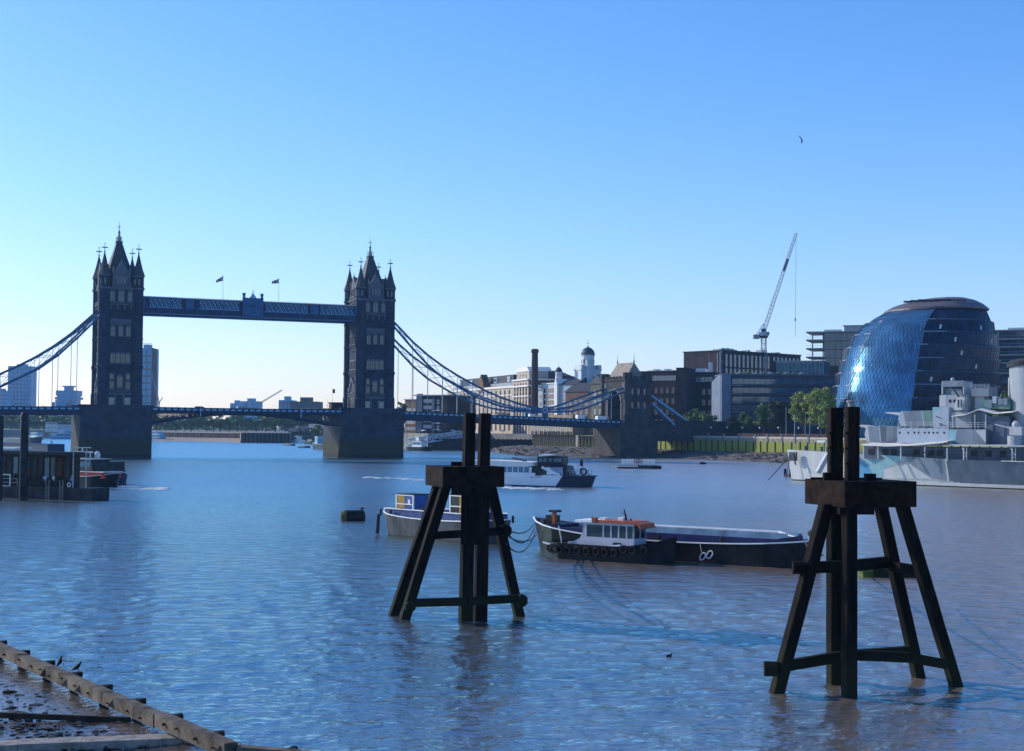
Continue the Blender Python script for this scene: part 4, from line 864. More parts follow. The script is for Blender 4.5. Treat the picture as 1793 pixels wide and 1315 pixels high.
# white rope loops hanging on the black side
cx, z_ = 0, 0; hp = VP((B1.x, B1.y), (B2.x, B2.y)); s_, z_ = hp.sz(1231, 974); s2, z2 = hp.sz(1243, 971)
m = MB().use(MT['canvas'])
for (sx, zz, rx, rz_, ti) in ((s_, z_, .20, .33, -.6), (s2, z2, .22, .34, -.6)):
    pts = []
    for k in range(15):
        a = 2*PI*k/14; x = math.cos(a)*rx; z = math.sin(a)*rz_; pts.append((sx+x*math.cos(ti)-z*math.sin(ti), -bm/2-.06, zz+x*math.sin(ti)+z*math.cos(ti)))
    m.path(pts, .05, 5)
m.path([(s_-.1, -bm/2-.05, z_+.35), (s_-.2, -bm/2-.05, z_+.75), (s_-.25, -bm/2-.02, 1.5)], .02, 4)
tag(m.build('rope_loops'), 'two loops of white rope hanging on the black barge side', 'rope').location = (0, 0, 0)
rl = bpy.data.objects['rope_loops']; rl.location = loc; rl.rotation_euler = (0, 0, rz)
# ================================================================== TUG
T1 = G(947, 976, 0); T2 = G(1168, 991, 0); n_ = Vector((T2.y-T1.y, -(T2.x-T1.x))).normalized(); n_ = -n_ if n_.y < 0 else n_
bm = 3.3; loc, rz, L = place((T2.x+n_.x*bm/2, T2.y+n_.y*bm/2), (T1.x+n_.x*bm/2, T1.y+n_.y*bm/2))
tg = thing('tug_boat', 'small black tug with white wheelhouse, orange red roof and a row of tyre fenders', 'tug boat', loc, rz)
# local x runs from the bow (right in view) to the stern; camera side is +y
m = MB(); hull(m, L, bm, 2.15, 1.25, 1.35, bow=.3, stern=.14, mh=MT['black'], mdeck=MT['dark'], deckdrop=.45, draft=.6, bow_rake=.05); m.build('hull', tg)
tp = VP((T1.x, T1.y), (T2.x, T2.y)); Lt = L
def TX(px, py): s, z = tp.sz(px, py); return Lt-s, z
m = MB().use(MT['white']); pts = [TX(*p) for p in ((943, 950), (960, 955), (985, 958), (1015, 959), (1050, 958), (1085, 955))]
for a, b in zip(pts[:-1], pts[1:]):
    wa = 1.0 if a[0] > L-1.2 else 1.55; wb = 1.0 if b[0] > L-1.2 else 1.55
    m.beam((a[0], wa, a[1]), (b[0], wb, b[1]), .12, .11)
m.build('rubbing_strake', tg)
td = MB().use(MT['rubber']); td.smooth = True
for i in range(14):
    a0, a1 = 2*PI*i/14, 2*PI*(i+1)/14
    for j in range(6):
        b0, b1 = 2*PI*j/6, 2*PI*(j+1)/6
        P_ = lambda a, b: ((.27+.1*math.cos(b))*math.cos(a), .1*math.sin(b), (.27+.1*math.cos(b))*math.sin(a))
        td.add([P_(a0,b0),P_(a1,b0),P_(a1,b1),P_(a0,b1)], [(0,1,2,3)])
tdd = td.data('tyre_fender')
def beamat(x): u = x/L; return bm/2*(math.sin(min(1, u/.3)*PI/2)**.75 if u < .3 else (math.sin((1-u)/.14*PI/2)**.75 if u > .86 else 1))
for px in (952, 961, 970, 981, 995, 1012, 1028, 1045, 1060, 1076, 1093, 1108, 1126):
    x, z = TX(px, 970); x = max(.6, min(L-.2, x)); o = bpy.data.objects.new('tyre_fender', tdd); C.objects.link(o); o.parent = tg; o.location = (x, beamat(x)+.10, .75 if px < 1080 else 1.05); o.rotation_euler = (0, .3*math.sin(px), 0)
wh = MB().use(MT['white']); x0, x1 = TX(1103, 950)[0], TX(1014, 950)[0]; zb = .85; zt = 3.05
M_wh = mat('wheelhouse_white', (.46,.46,.52), .45, var=.08); wh.use(M_wh)
y0, y1 = -.95, 1.0
wh.box(x0, x1, y0, y1, zb, 1.85); wh.box(x0, x1, y0, y1, zt-.22, zt)
for x in (x0, x0+.62, x0+1.35, x0+2.05, x0+2.75, x1-.05-.25): wh.box(x, x+(.12 if x < x1-.4 else .3), y0, y0+.08, 1.85, zt-.2); wh.box(x, x+(.12 if x < x1-.4 else .3), y1-.08, y1, 1.85, zt-.2)
for y in (y0, -.05, y1-.1): wh.box(x0, x0+.08, y, y+.1, 1.85, zt-.2); wh.box(x1-.08, x1, y, y+.1, 1.85, zt-.2)
wh.prof([(x1, .85), (x1+1.55, .85), (x1+1.5, 1.35), (x1+.9, 1.45), (x1+.35, 1.7), (x1+.1, 2.2), (x1, 2.9)], y0+.1, y1-.05)
wh.box(x0-.4, x1, y0-.05, y1+.02, .75, .9)
who = wh.build('wheelhouse', tg)
MB().use(MT['pane']).box(x0+.05, x1-.3, y1-.06, y1-.04, 1.85, zt-.2).box(x0+.03, x0+.05, y0, y1, 1.85, zt-.2).box(x0+.05, x1-.3, y0+.04, y0+.06, 1.85, zt-.2).build('window', who)
MB().use(MT['dark']).box(x0+1.2, x0+1.9, y1, y1+.03, 1.3, 1.5).ball((x1+.6, y1-.03, 1.15), .1, 8, 5).ball((x1+1.0, y1-.03, 1.15), .1, 8, 5).build('vent', who)
rf = MB().use(MT['orange']); zr = zt
rf.prof([(x0-.75, zr-.35), (x0-.6, zr-.02), (x0+.1, zr+.16), (x0+1.6, zr+.16), (x1-.3, zr+.10), (x1+.6, zr+.06), (x1+.6, zr-.04), (x0+.1, zr-.02), (x0-.4, zr-.12), (x0-.6, zr-.4)], y0-.2, y1+.2)
ro = rf.build('roof', tg); MB().use(MT['white']).box(x1-.9, x1+.7, y0-.22, y1+.22, zr-.05, zr+.12).box(x0+1.4, x0+1.9, -.3, .3, zr+.16, zr+.4).box(x1-1.6, x1-1.1, -.3, .3, zr+.1, zr+.32).build('roof_edge', ro)
MB().use(MT['orange']).box(x1-1.3, x1-.9, y1-.1, y1+.24, zr+.05, zr+.35).build('life_jacket_box', ro)
m = MB().use(MT['dark']).tube((x0+1.2, 0, zr), (x0+1.5, 0, zr+1.05), .09, .05, 6).tube((x0+1.2, 0, zr+.55), (x0+1.75, 0, zr+.75), .03, .03, 5).tube((x0+.7, .3, zr), (x0+.7, .3, zr+.35), .07, .07, 6).tube((x1-.4, .3, zr), (x1-.4, .3, zr+.35), .07, .07, 6); m.build('mast', tg)
MB().use(M_wh).box(x1+1.9, L-.7, 1.0, 1.08, .8, .95).use(MT['dark']).tube((x1+2.6, 0, .8), (x1+2.6, 0, 1.55), .12, .12, 8).box(x1+2.2, x1+3, -.3, .3, .8, 1.15).use(MT['canvas']).path([(L-1.5, .9, .8), (L-1.6, 1.1, 1.5), (L-1.4, 1.2, 2.6)], .04, 5).build('deck_gear', tg)
# ================================================================== MOORING ROPES
def rope(label, a, b, sag, r=.045, m_=None, n=12):
    a = Vector(a); b = Vector(b); mid = (a+b)/2; pts = [tuple(a+(b-a)*(k/n)-Vector((0, 0, sag*4*(k/n)*(1-k/n)))-mid) for k in range(n+1)]
    o = MB().use(m_ or MT['dark']).path(pts, r, 5).build('mooring_rope'); o.location = mid; tag(o, label, 'rope', 'mooring ropes between barges and dolphins'); return o
rope('upper slack mooring rope from the left dolphin to the black barge bow', D(884, 924, 79.3), D(935, 918, 119), .5)
rope('second slack mooring rope just below the upper one, left of the black barge', D(884, 926, 79.3), D(936, 924, 119), 1.0)
rope('middle mooring rope nearly level between left dolphin and black barge', D(886, 937, 79.4), D(940, 936, 118), .45)
rope('lowest mooring rope rising from the left dolphin to the barge bow', D(886, 952, 79.2), D(938, 930, 118.5), 1.0)
rope('short rope from the black barge end to the right dolphin leg', D(1408, 944, 107), D(1440, 972, 60), .4)
rope('thin line from the right dolphin pile towards the low green float', D(1462, 982, 60), D(1513, 977, 88), .25, .03)
fl = thing('floating_timber', 'low mossy floating block seen between the right dolphin legs', 'float', (G(1555, 1012, 0).x, G(1555, 1012, 0).y+1, 0), .05)
MB().use(M_old).box(-1.0, 2.2, -.7, .7, -.3, .62).build('float', fl); MB().use(mat('bright_moss', (.09,.12,.03), .95)).box(-1.75, -1.0, -.62, .62, -.3, .5).build('mossy_end', fl)
# ================================================================== JETTY BEAM, MUD AND BIRDS (bottom left)
M_jt = mat('grey_jetty_timber', (.125,.105,.082), .85, var=.4, scale=1.2, stretch=(1.2,1.2,1.2), bump=.015, bscale=12)
ZB = 2.0
ja = G(-60, 1099, ZB); jb = G(417, 1301, ZB); jc = G(760, 1328, ZB)
def jbeam(label, a, b, name, w=.40, h=.38, pieces=1):
    a = Vector(a); b = Vector(b); t = thing(name, label, 'timber beam', a, math.atan2(b.y-a.y, b.x-a.x)); L = (b-a).length; rg = random.Random(4); x = 0
    cuts = [0]+[L*k/pieces+rg.uniform(-.6, .6) for k in range(1, pieces)]+[L]
    for x0, x1 in zip(cuts[:-1], cuts[1:]):
        m = MB().use(M_jt); dz = rg.uniform(-.02, .02); dy = rg.uniform(-.02, .02)
        m.prism([(x0+.01, -w+dy), (x1-.01, -w+dy), (x1-.01, dy), (x0+.01, dy)], -h+dz, 0+dz, .985); m.build('timber', t)
    x = .6
    while x < L:
        m = MB().use(MT['rust']); s = rg.uniform(.025, .045); m.lathe([(s, -.02), (s, .05), (s*.5, .08)], 0, 0, 6).xf(Matrix.Translation((x, -w-.01, -h*.5+rg.uniform(-.08, .08))) @ Matrix.Rotation(PI/2, 4, 'X')); m.build('bolt', t)
        if rg.random() < .3:
            m = MB().use(M_jt); zz = -h*.45; m.add([(x+.25, -w, zz-.14), (x+.55, -w, zz-.16), (x+.42, -w, zz+.12), (x+.35, -w-.16, zz-.12)], [(0,1,3),(1,2,3),(2,0,3)]); m.build('chock', t)
        x += rg.uniform(.9, 1.9)
    x = 1.4
    while x < L:
        MB().use(M_tim).tube((x, .14, -3), (x, .14, -.05), .17, .16, 8).tube((x-.02, .1, -.12), (x+.0, .42, -.12), .10, .10, 7).build('pile', t); x += 2.9
    return t
jbeam('long weathered grey jetty beam running diagonally across the bottom left corner', ja, jb, 'jetty_beam', pieces=6)
jbeam('dark short jetty beam end continuing right along the bottom edge', jb+Vector((.05, .2, -.06)), jc, 'jetty_beam', .3, .35, 2)
# mud inside the jetty
pl = [(-90, 1135), (60, 1168), (150, 1208), (250, 1250), (340, 1290), (400, 1318)]
mi = dens([tuple(G(x, y-4, 1.45).xy) for x, y in pl], 6); mo = dens([tuple(G(x, y, 1.2).xy) for x, y in [(-180, 1290), (-120, 1310), (0, 1345), (80, 1360), (200, 1400), (330, 1420)]], 6)
mudn = strip('near_mud', mi, mo, M_mudw, 1.45, 1.15, nsub=40, seed=9, amp=.022)
rg = random.Random(12); M_stone = mat('wet_stones', (.07,.066,.062), .25, var=.5, scale=3, spec=.6)
m = MB()
for k in range(1500):
    px = rg.uniform(-20, 430); py = rg.uniform(1150, 1330)
    yl_ = 1140+px*.43
    if py < yl_: continue
    p = G(px, py, 1.28+.1*rg.random()); s = rg.uniform(.03, .10)*(1.5 if rg.random() < .08 else 1)
    near = py-yl_ < 22
    m.use(MT['white'] if near and rg.random() < .14 else (M_tim if rg.random() < .55 else M_stone)); m.ball((p.x, p.y, 1.27+rg.uniform(0, .1)), s, 5, 3, (rg.uniform(.8, 2.2), rg.uniform(.8, 1.4), .55))
tag(m.build('stones'), 'scattered wet stones and debris on the mud behind the jetty beam', 'stones', kind='stuff')
s0_ = G(-60, 1246, 1.5); s1_ = G(228, 1257, 1.5); tb = thing('sunken_plank', 'thin black plank lying across the wet mud', 'plank', s0_, math.atan2(s1_.y-s0_.y, s1_.x-s0_.x))
MB().use(M_tim).box(0, (s1_-s0_).length, -.06, .06, -.15, .02).build('plank', tb)
k0 = G(-80, 1300, 1.55); k1 = G(362, 1283, 1.55); sb = thing('stone_kerb', 'pale stone kerb slab edging the mud at the bottom left', 'kerb', k0, math.atan2(k1.y-k0.y, k1.x-k0.x)); LL = (k1-k0).length
m = MB().use(mat('worn_kerb_stone', (.27,.25,.225), .8, var=.25, scale=2.5, bump=.02, bscale=9)); x = 0
while x < LL: w = min(rg.uniform(1.6, 2.3), LL-x); m.box(x+.005, x+w-.005, -.62+rg.uniform(-.02, .02), .1, -.5, rg.uniform(-.01, .01)); x += w
m.build('slab', sb)
gv = [G(-60, 1303, .95), G(420, 1300, .95), G(440, 1420, .95), G(-120, 1420, .95)]
m = MB().use(M_stone).add([tuple(v) for v in gv], [(0,3,2,1)]); 
for k in range(1300):
    px = rg.uniform(-10, 420); py = rg.uniform(1297, 1335); p = G(px, py, .97); s = rg.uniform(.03, .075); m.use(M_stone if rg.random() < .6 else MT['concrete']); m.ball((p.x, p.y, .97), s, 5, 3, (1.2, 1.1, .7))
tag(m.build('gravel'), 'dark gravel below the pale kerb slab', 'gravel', kind='stuff')
M_bird = mat('bird_feathers', (.022,.022,.026), .7, var=.3, scale=10)
def bird(name, label, p, rz, s=1., up=.0):
    t = thing(name, label, 'bird', p, rz); m = MB().use(M_bird); m.smooth = True
    secs = [(-.20, .015, .10), (-.14, .03, .115), (-.06, .06, .13), (.02, .075, .15), (.08, .062, .18), (.115, .038, .215), (.135, .034, .24), (.16, .030, .245), (.175, .012, .24), (.20, .004, .232)]
    n = 8; vs = []
    for x, r, z in secs:
        for i in range(n): a = 2*PI*i/n; vs.append((x*s, math.cos(a)*r*.85*s, (z+math.sin(a)*r)*s))
    fs = [(k*n+i, k*n+(i+1) % n, (k+1)*n+(i+1) % n, (k+1)*n+i) for k in range(len(secs)-1) for i in range(n)]+[tuple(range(n-1, -1, -1)), tuple(range((len(secs)-1)*n, len(secs)*n))]
    m.add(vs, fs); m.smooth = False; m.add([(-.12*s, -.03*s, .10*s), (-.12*s, .03*s, .10*s), (-.29*s, .025*s, .06*s), (-.29*s, -.025*s, .06*s), (-.12*s, 0, .125*s), (-.29*s, 0, .07*s)], [(0,1,2,3),(0,3,5,4),(1,4,5,2),(0,4,1),(2,5,3)])
    if up: m.xf(Matrix.Translation((0, 0, .02)) @ Matrix.Rotation(-up, 4, 'Y'))
    m.build('body', t)
    m = MB().use(MT['rust'])
    for y in (-.03, .03): m.tube((.01*s, y*s, .09*s), (.02*s, y*s, .0), .007*s, .006*s, 5); m.box(.0, .05*s, (y-.012)*s, (y+.012)*s, -.0, .008*s)
    m.build('leg', t); return t
pb = G(110, 1165, ZB+.005); bird('pigeon', 'left of two dark birds perched on the jetty beam, sitting upright', pb+Vector((0, .02, 0)), .2, 1.05, .75)
pb = G(137, 1177, ZB+.005); bird('pigeon', 'right of two dark birds perched on the jetty beam, leaning forward', pb+Vector((0, .02, 0)), -.15, 1.15, .3)
wb = G(1171, 1150, .0); t = thing('water_bird', 'small dark bird swimming alone on the open water between the dolphins', 'bird', wb, .3)
m = MB().use(M_bird); m.smooth = True; m.ball((0, 0, .03), .12, 10, 6, (1.3, .8, .7)).ball((.13, 0, .11), .045, 8, 5).tube((.15, 0, .11), (.21, 0, .10), .015, .004, 5).build('body', t)
gp = D(1404, 245, 300); t = thing('gull', 'dark gull flying alone high in the blue sky', 'bird', gp, .4)
m = MB().use(M_bird); k = 1.0
m.add([(-.35,0,.05),(0,.11,0),(0,-.11,0),(.45,0,-.2),(0,0,.12),(0,0,-.1)], [(0,1,4),(1,3,4),(3,2,4),(2,0,4),(1,0,5),(3,1,5),(2,3,5),(0,2,5)]).build('body', t)
m = MB().use(M_bird); m.add([(-.12,0,.05),(.22,0,0),(-.55,.1,.7),(-.35,.1,.75),(-1.25,.1,.95),(-.12,0,.0),(.22,0,-.05),(-.5,.12,.66)], [(0,1,3,2),(2,3,4),(5,7,3,6),(7,4,3),(0,2,4,7,5)]).build('wing', t)
m = MB().use(M_bird); m.add([(-.1,0,0),(.2,0,-.05),(.2,.1,-.55),(-.15,.1,-.75),(.0,.06,-.3)], [(0,1,2,3),(0,3,4),(1,4,2),(4,3,2)]).build('wing', t)
# ================================================================== BUILDINGS
def zpx(px, py, d): return D(px, py, d).z
def wdata(w, h, pane, frame, f=.12, bars=1, sill=True, arch=False):
    m = MB().use(pane).box(-w/2, w/2, -.03, .12, 0, h)
    m.use(frame).box(-w/2-f, -w/2, -.08, .1, -f, h+f).box(w/2, w/2+f, -.08, .1, -f, h+f).box(-w/2-f, w/2+f, -.08, .1, h, h+f)
    if sill: m.box(-w/2-f*1.5, w/2+f*1.5, -.18, .1, -f*1.3, 0)
    for k in range(1, bars+1): x = -w/2+w*k/(bars+1); m.box(x-.04, x+.04, -.06, .05, 0, h)
    if arch: m.prof([(-w/2, h+f), (w/2, h+f), (w*.3, h+f+w*.3), (-w*.3, h+f+w*.3)], -.08, .1)
    return m.data('window')
class Bld:
    def __init__(s, label, cat, A, B, dep, z0, z1, wall, name='building', group=None):
        (pa, da), (pb, db) = A, B; a = D(pa, 700, da); b = D(pb, 700, db); s.a = Vector((a.x, a.y)); s.b = Vector((b.x, b.y)); s.L = (s.b-s.a).length
        s.rz = math.atan2(b.y-a.y, b.x-a.x); s.t = thing(name, label, cat, (a.x, a.y, 0), s.rz, group); s.dep = dep; s.z0 = z0; s.z1 = z1
        s.w = MB().use(wall).box(0, s.L, 0, dep, z0, z1).build('wall', s.t); s.vp = VP((a.x, a.y), (b.x, b.y))
    def grid(s, data, cols, rows, zb, dz, x0=None, x1=None, side=None, name='window', skip=()):
        x0 = 1.5 if x0 is None else x0; L = s.L if side is None else s.dep; x1 = L-1.5 if x1 is None else x1; n = 0
        for r in range(rows):
            for c in range(cols):
                if (r, c) in skip: continue
                x = x0+(x1-x0)*(c+.5)/cols; z = zb+dz*r
                o = bpy.data.objects.new(name, data); C.objects.link(o); o.parent = s.t
                if side is None: o.location = (x, 0, z)
                elif side == 'l': o.location = (0, x, z); o.rotation_euler = (0, 0, -PI/2)
                elif side == 'r': o.location = (s.L, x, z); o.rotation_euler = (0, 0, PI/2)
                n += 1
        return s
    def part(s, m, name, label=None): o = m.build(name, s.t, label=label); return o
    def band(s, z0, z1, m_, e=.25, name='cornice'): s.part(MB().use(m_).box(-e, s.L+e, -e, s.dep+e, z0, z1), name); return s
    def gable(s, h, m_, axis='x', ov=.4, hip=0): s.part(MB().use(m_).gable(-ov, s.L+ov, -ov, s.dep+ov, s.z1, s.z1+h, axis, hip), 'roof'); return s
    def flat(s, m_=None, e=.3, h=.6): s.part(MB().use(m_ or MT['zinc']).box(-e, s.L+e, -e, s.dep+e, s.z1, s.z1+h), 'roof'); return s
    def ribbons(s, zs, h, pane, n, frame, x0=.8, x1=None, side=True):
        x1 = x1 or s.L-.8
        for z in zs:
            m = MB().use(pane).box(x0, x1, -.05, .2, z, z+h)
            if side: m.box(-.05, .2, .8, s.dep-.8, z, z+h)
            m.use(frame)
            for k in range(n+1): x = x0+(x1-x0)*k/n; m.box(x-.07, x+.07, -.12, .1, z, z+h)
            if side:
                for k in range(max(2, n//3)+1): y = .8+(s.dep-1.6)*k/max(2, n//3); m.box(-.12, .1, y-.07, y+.07, z, z+h)
            s.part(m, 'window_band')
        return s
M_bl = mat('blue_grey_cladding', (.11,.14,.18), .5, var=.15, scale=.3); M_wc = mat('white_cladding', (.19,.23,.30), .5, var=.06, scale=.4); brick_lines(M_wc, 3, 1.5, .8, .05)
M_db = mat('dark_london_brick', (.048,.035,.034), .9, var=.22, scale=.25); M_cr = mat('cream_brick', (.44,.385,.31), .85, var=.12, scale=.35); M_mid = mat('blue_stone_panel', (.06,.075,.10), .6, var=.15, scale=.3)
M_rec = mat('window_recess_shade', (.012,.013,.016), .6); wd_arch = wdata(1.9, 2.9, M_rec, MT['dbrick'], .16, 1, arch=True); wd_sm = wdata(1.1, 1.8, MT['pane'], MT['white'], .1, 1); wd_br = wdata(1.3, 1.7, MT['glassblue'], MT['white'], .09, 1); wd_dk = wdata(1.4, 2.6, MT['pane'], M_db, .15, 1); wd_tall = wdata(1.5, 6.0, MT['glassblue'], MT['concrete'], .08, 0, False)  # near black panes paint the shade of recesses onto flat windows
# --- riverside row beyond the bridge
b = Bld('brick and blue glass apartment block right of the right bridge tower', 'apartment block', (729, 700), (783, 690), 24, 5, zpx(755, 693, 695), M_db, 'apartment_building'); b.flat(MT['zinc'], 1.0, .5)
b.ribbons([10+3.1*k for k in range(5)], 1.7, MT['glassblue'], 10, MT['white'], 4.5, 9.5); b.part(MB().use(M_bl).box(1, 4, -.9, 0, 8, b.z1+1).box(9.6, 11.2, -.6, 0, 8, b.z1-1.5), 'bay')
b.grid(wd_sm, 1, 5, 9.6, 3.1, 11.8, 14.4); 
for k in range(4): b.part(MB().use(MT['white']).box(11.4, 14.8, -1.2, 0, 9.3+3.1*k, 9.5+3.1*k), 'balcony')
b = Bld('narrow pale and brick apartment block tight against the right bridge tower', 'apartment block', (709, 712), (729, 706), 20, 5, zpx(715, 700, 709), MT['brick'], 'apartment_building'); b.flat(MT['zinc'], .5, .4).ribbons([9+3.1*k for k in range(4)], 1.6, MT['glassblue'], 6, MT['white'])
for k, (px, h) in enumerate(((696, 3.5), (703, 4.2))): tree_px(('small bush at the deck edge nearest to the right tower', 'rounder small bush right of the other deck edge bush')[k], px+4, 702, 14, 700, 8, 'mid', 90+k, n=300, size=1.2)
b = Bld('long cream riverside warehouse with rows of dark arched windows behind the chains', 'warehouse', (783, 820), (898, 707), 22, 5, 31.6, M_cr, 'warehouse'); L = b.L
b.grid(wd_arch, 16, 5, 9.5, 4.1, 2, L-2, name='window'); b.band(30.4, 31.2, MT['canvas'], .6).band(26.6, 27.0, MT['canvas'], .3)
rb = b.part(MB().use(MT['zinc']).box(1, L-1, 3, 20, 31, 33.4).use(MT['slate']).box(8, L-14, 5, 19, 33.4, 37.4), 'roof')
for k in range(7): m = MB().use(MT['white']).box(9+k*22, 13+k*22, 4.2, 6, 34, 36.4).use(MT['glassblue']).box(9.4+k*22, 12.6+k*22, 4.1, 4.3, 34.3, 36.1); m.build('dormer', rb)
m = MB().use(MT['brick']).box(L*.52, L*.52+9, -.4, 3, 29, 33.5).prof([(L*.52-.5, 33.5), (L*.52+9.5, 33.5), (L*.52+4.5, 38.5)], -.5, 3); m.build('gable', rb)
for k in range(5): b.part(MB().use(MT['dark']).box(4+k*30, 24+k*30, -1.3, -.1, 13.2+(k % 2)*4.1, 13.35+(k % 2)*4.1).box(4+k*30, 24+k*30, -1.3, -1.2, 13.3+(k % 2)*4.1, 14.3+(k % 2)*4.1), 'balcony')
b.part(MB().use(MT['brick']).box(L, L+.3, 0, 22, 5, 30.3), 'end_wall')
b = Bld('cream corner pavilion with crowning pediment at the right end of the warehouse', 'pavilion', (898, 705), (925, 680), 16, 5, 33.5, M_cr, 'pavilion'); L = b.L
b.grid(wd_arch, 5, 6, 8.5, 4.0, 1, L-1); b.band(30.2, 31.0, MT['canvas'], .6).band(25.5, 26, MT['canvas'], .4).band(33.3, 34, MT['canvas'], .7)
b.part(MB().use(M_cr).box(3, L-2, 1, 12, 34, 37.6).use(MT['canvas']).prof([(2.5, 37.6), (L-1.5, 37.6), (L-5, 39.8), (6, 39.8)], .7, 12.3), 'attic'); b.grid(wd_sm, 3, 1, 34.8, 1, 5, L-5)
b.part(MB().use(MT['brick']).box(L, L+.25, 0, 16, 5, 33.2).use(MT['canvas']).box(L+.1, L+.6, 3, 4, 6, 32).box(L+.1, L+.6, 9, 10, 6, 32), 'end_wall'); b.grid(wd_arch, 2, 5, 9, 4.3, 1, 15, side='r')
p = D(936, 700, 661); ch = thing('brick_chimney', 'tall square dark brick factory chimney beside the cream pavilion', 'chimney', (p.x, p.y, 0), .3); zt = zpx(936, 611, 661)
MB().use(MT['dbrick']).lathe([(2.0, 5), (1.75, 20), (1.45, zt-3), (1.4, zt-2)], 0, 0, 8, PI/8).build('shaft', ch); MB().use(MT['dbrick']).lathe([(1.45, zt-2), (1.8, zt-1.5), (1.8, zt-.6), (1.5, zt-.4), (1.5, zt), (1.0, zt)], 0, 0, 8, PI/8).build('cap', ch)
b = Bld('dark hump roofed building behind the chimney and the white boarded house', 'building', (934, 688), (1010, 680), 20, 5, 33.0, MT['dbrick'], 'brick_building'); L = b.L
b.part(MB().use(MT['slate']).prof([(-.3, 33), (L+.3, 33), (L-2, 35.2), (L-8, 35.6), (7, 38.3), (2.5, 37.6), (0, 36.2)], -.4, 20), 'roof'); b.ribbons([28.5, 24.8], 1.4, MT['glassblue'], 10, MT['white'])
b.part(MB().use(MT['white']).box(.5, L-5, -.3, 0, 32.4, 32.8).box(L-7, L-1, -1.0, 0, 30.6, 31.6), 'cornice')
p = D(978, 700, 676); cu = thing('roof_cupola', 'small white cupola with dark dome left of the big domed tower', 'cupola', (p.x, p.y, 0)); z0 = 33
MB().use(MT['white']).lathe([(1.7, z0), (1.5, 37)], 0, 0, 8).use(MT['pane']).lathe([(1.56, 34.8), (1.55, 36.2)], 0, 0, 8, .4).build('drum', cu); MB().use(MT['slate']).lathe([(1.75, 37), (1.6, 37.9), (1.0, 38.8), (.3, 39.3), (.06, 39.5), (.04, 41.2)], 0, 0, 12).build('dome', cu)
M_wb = mat('white_weatherboard', (.52,.57,.60), .6, var=.06, scale=.6)
b = Bld('small white boarded tower house at the left of the brewery row', 'house', (933, 668), (952, 662), 9, 5, zpx(940, 683, 665), M_wb, 'boarded_house'); b.gable(1.8, MT['zinc'], 'y').grid(wd_sm, 2, 4, 14.5, 3.2, .6, b.L-.6)
b = Bld('white framed brewery house with glazed balcony grid and pointed gable', 'house', (950, 660), (976, 651), 12, 5, zpx(960, 672, 655), M_wb, 'boarded_house'); L = b.L; b.flat(MT['white'], .4, .4); b.ribbons([13.2+2.7*k for k in range(6)], 2.0, MT['pane'], 6, MT['white'], side=False)
b.part(MB().use(MT['white']).box(L-1.6, L+.4, -.6, 1, 5, 30.5).prof([(L-1.9, 30.5), (L+.7, 30.5), (L-.6, 33.0)], -.7, 6), 'gable_bay')
b.part(MB().use(MT['ybrick']).box(-4, L+1, -.5, 0, 5, 16.4), 'ground_storey')
b = Bld('pale blue rendered brewery wall with dark pitched roof, right of the white gable', 'house', (976, 652), (1007, 643), 13, 5, zpx(990, 674, 648), mat('pale_blue_render', (.34,.41,.47), .7, var=.08), 'rendered_house'); b.gable(3.2, MT['slate']).grid(wd_sm, 2, 4, 15.2, 3.6)
b = Bld('sand coloured low arcade under the bridge deck beside the mossy piles', 'building', (925, 657), (1003, 628), 8, 5, 16.5, MT['ybrick'], 'arcade_building'); b.grid(wdata(2.0, 4.2, MT['pane'], MT['canvas'], .25, 0, arch=True), 9, 1, 7.6, 1, 1.5, b.L-1.5)
b = Bld('dark brown brick house with stepped slate roof below the domed tower', 'house', (990, 640), (1037, 628), 13, 5, zpx(1010, 686, 634), MT['brick'], 'brick_house'); b.gable(4.2, MT['slate']).grid(wd_sm, 4, 3, 13, 4)
p = D(1029, 700, 652); dt = thing('domed_tower', 'white brewery tower with dark blue dome and cross on top', 'tower', (p.x, p.y, 0), .35); dt.scale = (1.055, 1.055, 1.055)
MB().use(M_wb).box(-4.6, 4.6, -3.6, 3.6, 5, 35.4).box(-2.6, 2.6, -2.6, 2.6, 35.4, 37).build('base', dt)
m = MB().use(M_wb).lathe([(2.9, 35), (2.75, 36), (2.75, 41.0), (3.0, 41.2), (3.0, 41.6)], 0, 0, 12); 
m.use(MT['pane'])
for k in range(6): a = k*PI/3; m.box(-.35, .35, -2.85, -2.6, 37.8, 39.6, Matrix.Rotation(a, 4, 'Z'))
m.build('drum', dt); MB().use(mat('dome_lead', (.05,.075,.10), .45)).lathe([(3.05, 41.6), (2.9, 42.6), (2.5, 43.5), (1.8, 44.3), (.9, 44.8), (.4, 44.9), (.35, 45.4), (.08, 45.5)], 0, 0, 20).build('dome', dt)
MB().use(MT['dark']).tube((0, 0, 45.3), (0, 0, 48.2), .07, .05, 5).box(-.7, .7, -.05, .05, 46.6, 46.75).ball((0, 0, 47.8), .16, 6, 4).build('cross', dt)
m = MB().use(M_wb)
for x in (-4.6, 3.2): m.box(x, x+1.5, -3.8, 3.8, 35.4, 37.2)
m.box(-4.9, 4.9, -3.9, 3.9, 34.8, 35.4).lathe([(1.3, 22), (1.3, 39.2), (1.5, 39.5)], -1.2, -3.4, 8).build('parapet', dt); m = MB().use(MT['pane'])
for z in (25, 30): m.box(1.0, 2.2, -3.65, -3.5, z, z+2.2)
m.build('window', dt)
b = Bld('green grey gabled house between domed tower and bridge gate', 'house', (1034, 626), (1059, 616), 12, 5, zpx(1045, 672, 620), mat('green_grey_brick', (.11,.115,.09), .9), 'gabled_house'); b.gable(4.0, MT['slate'], 'y').grid(wd_sm, 2, 4, 13, 4)
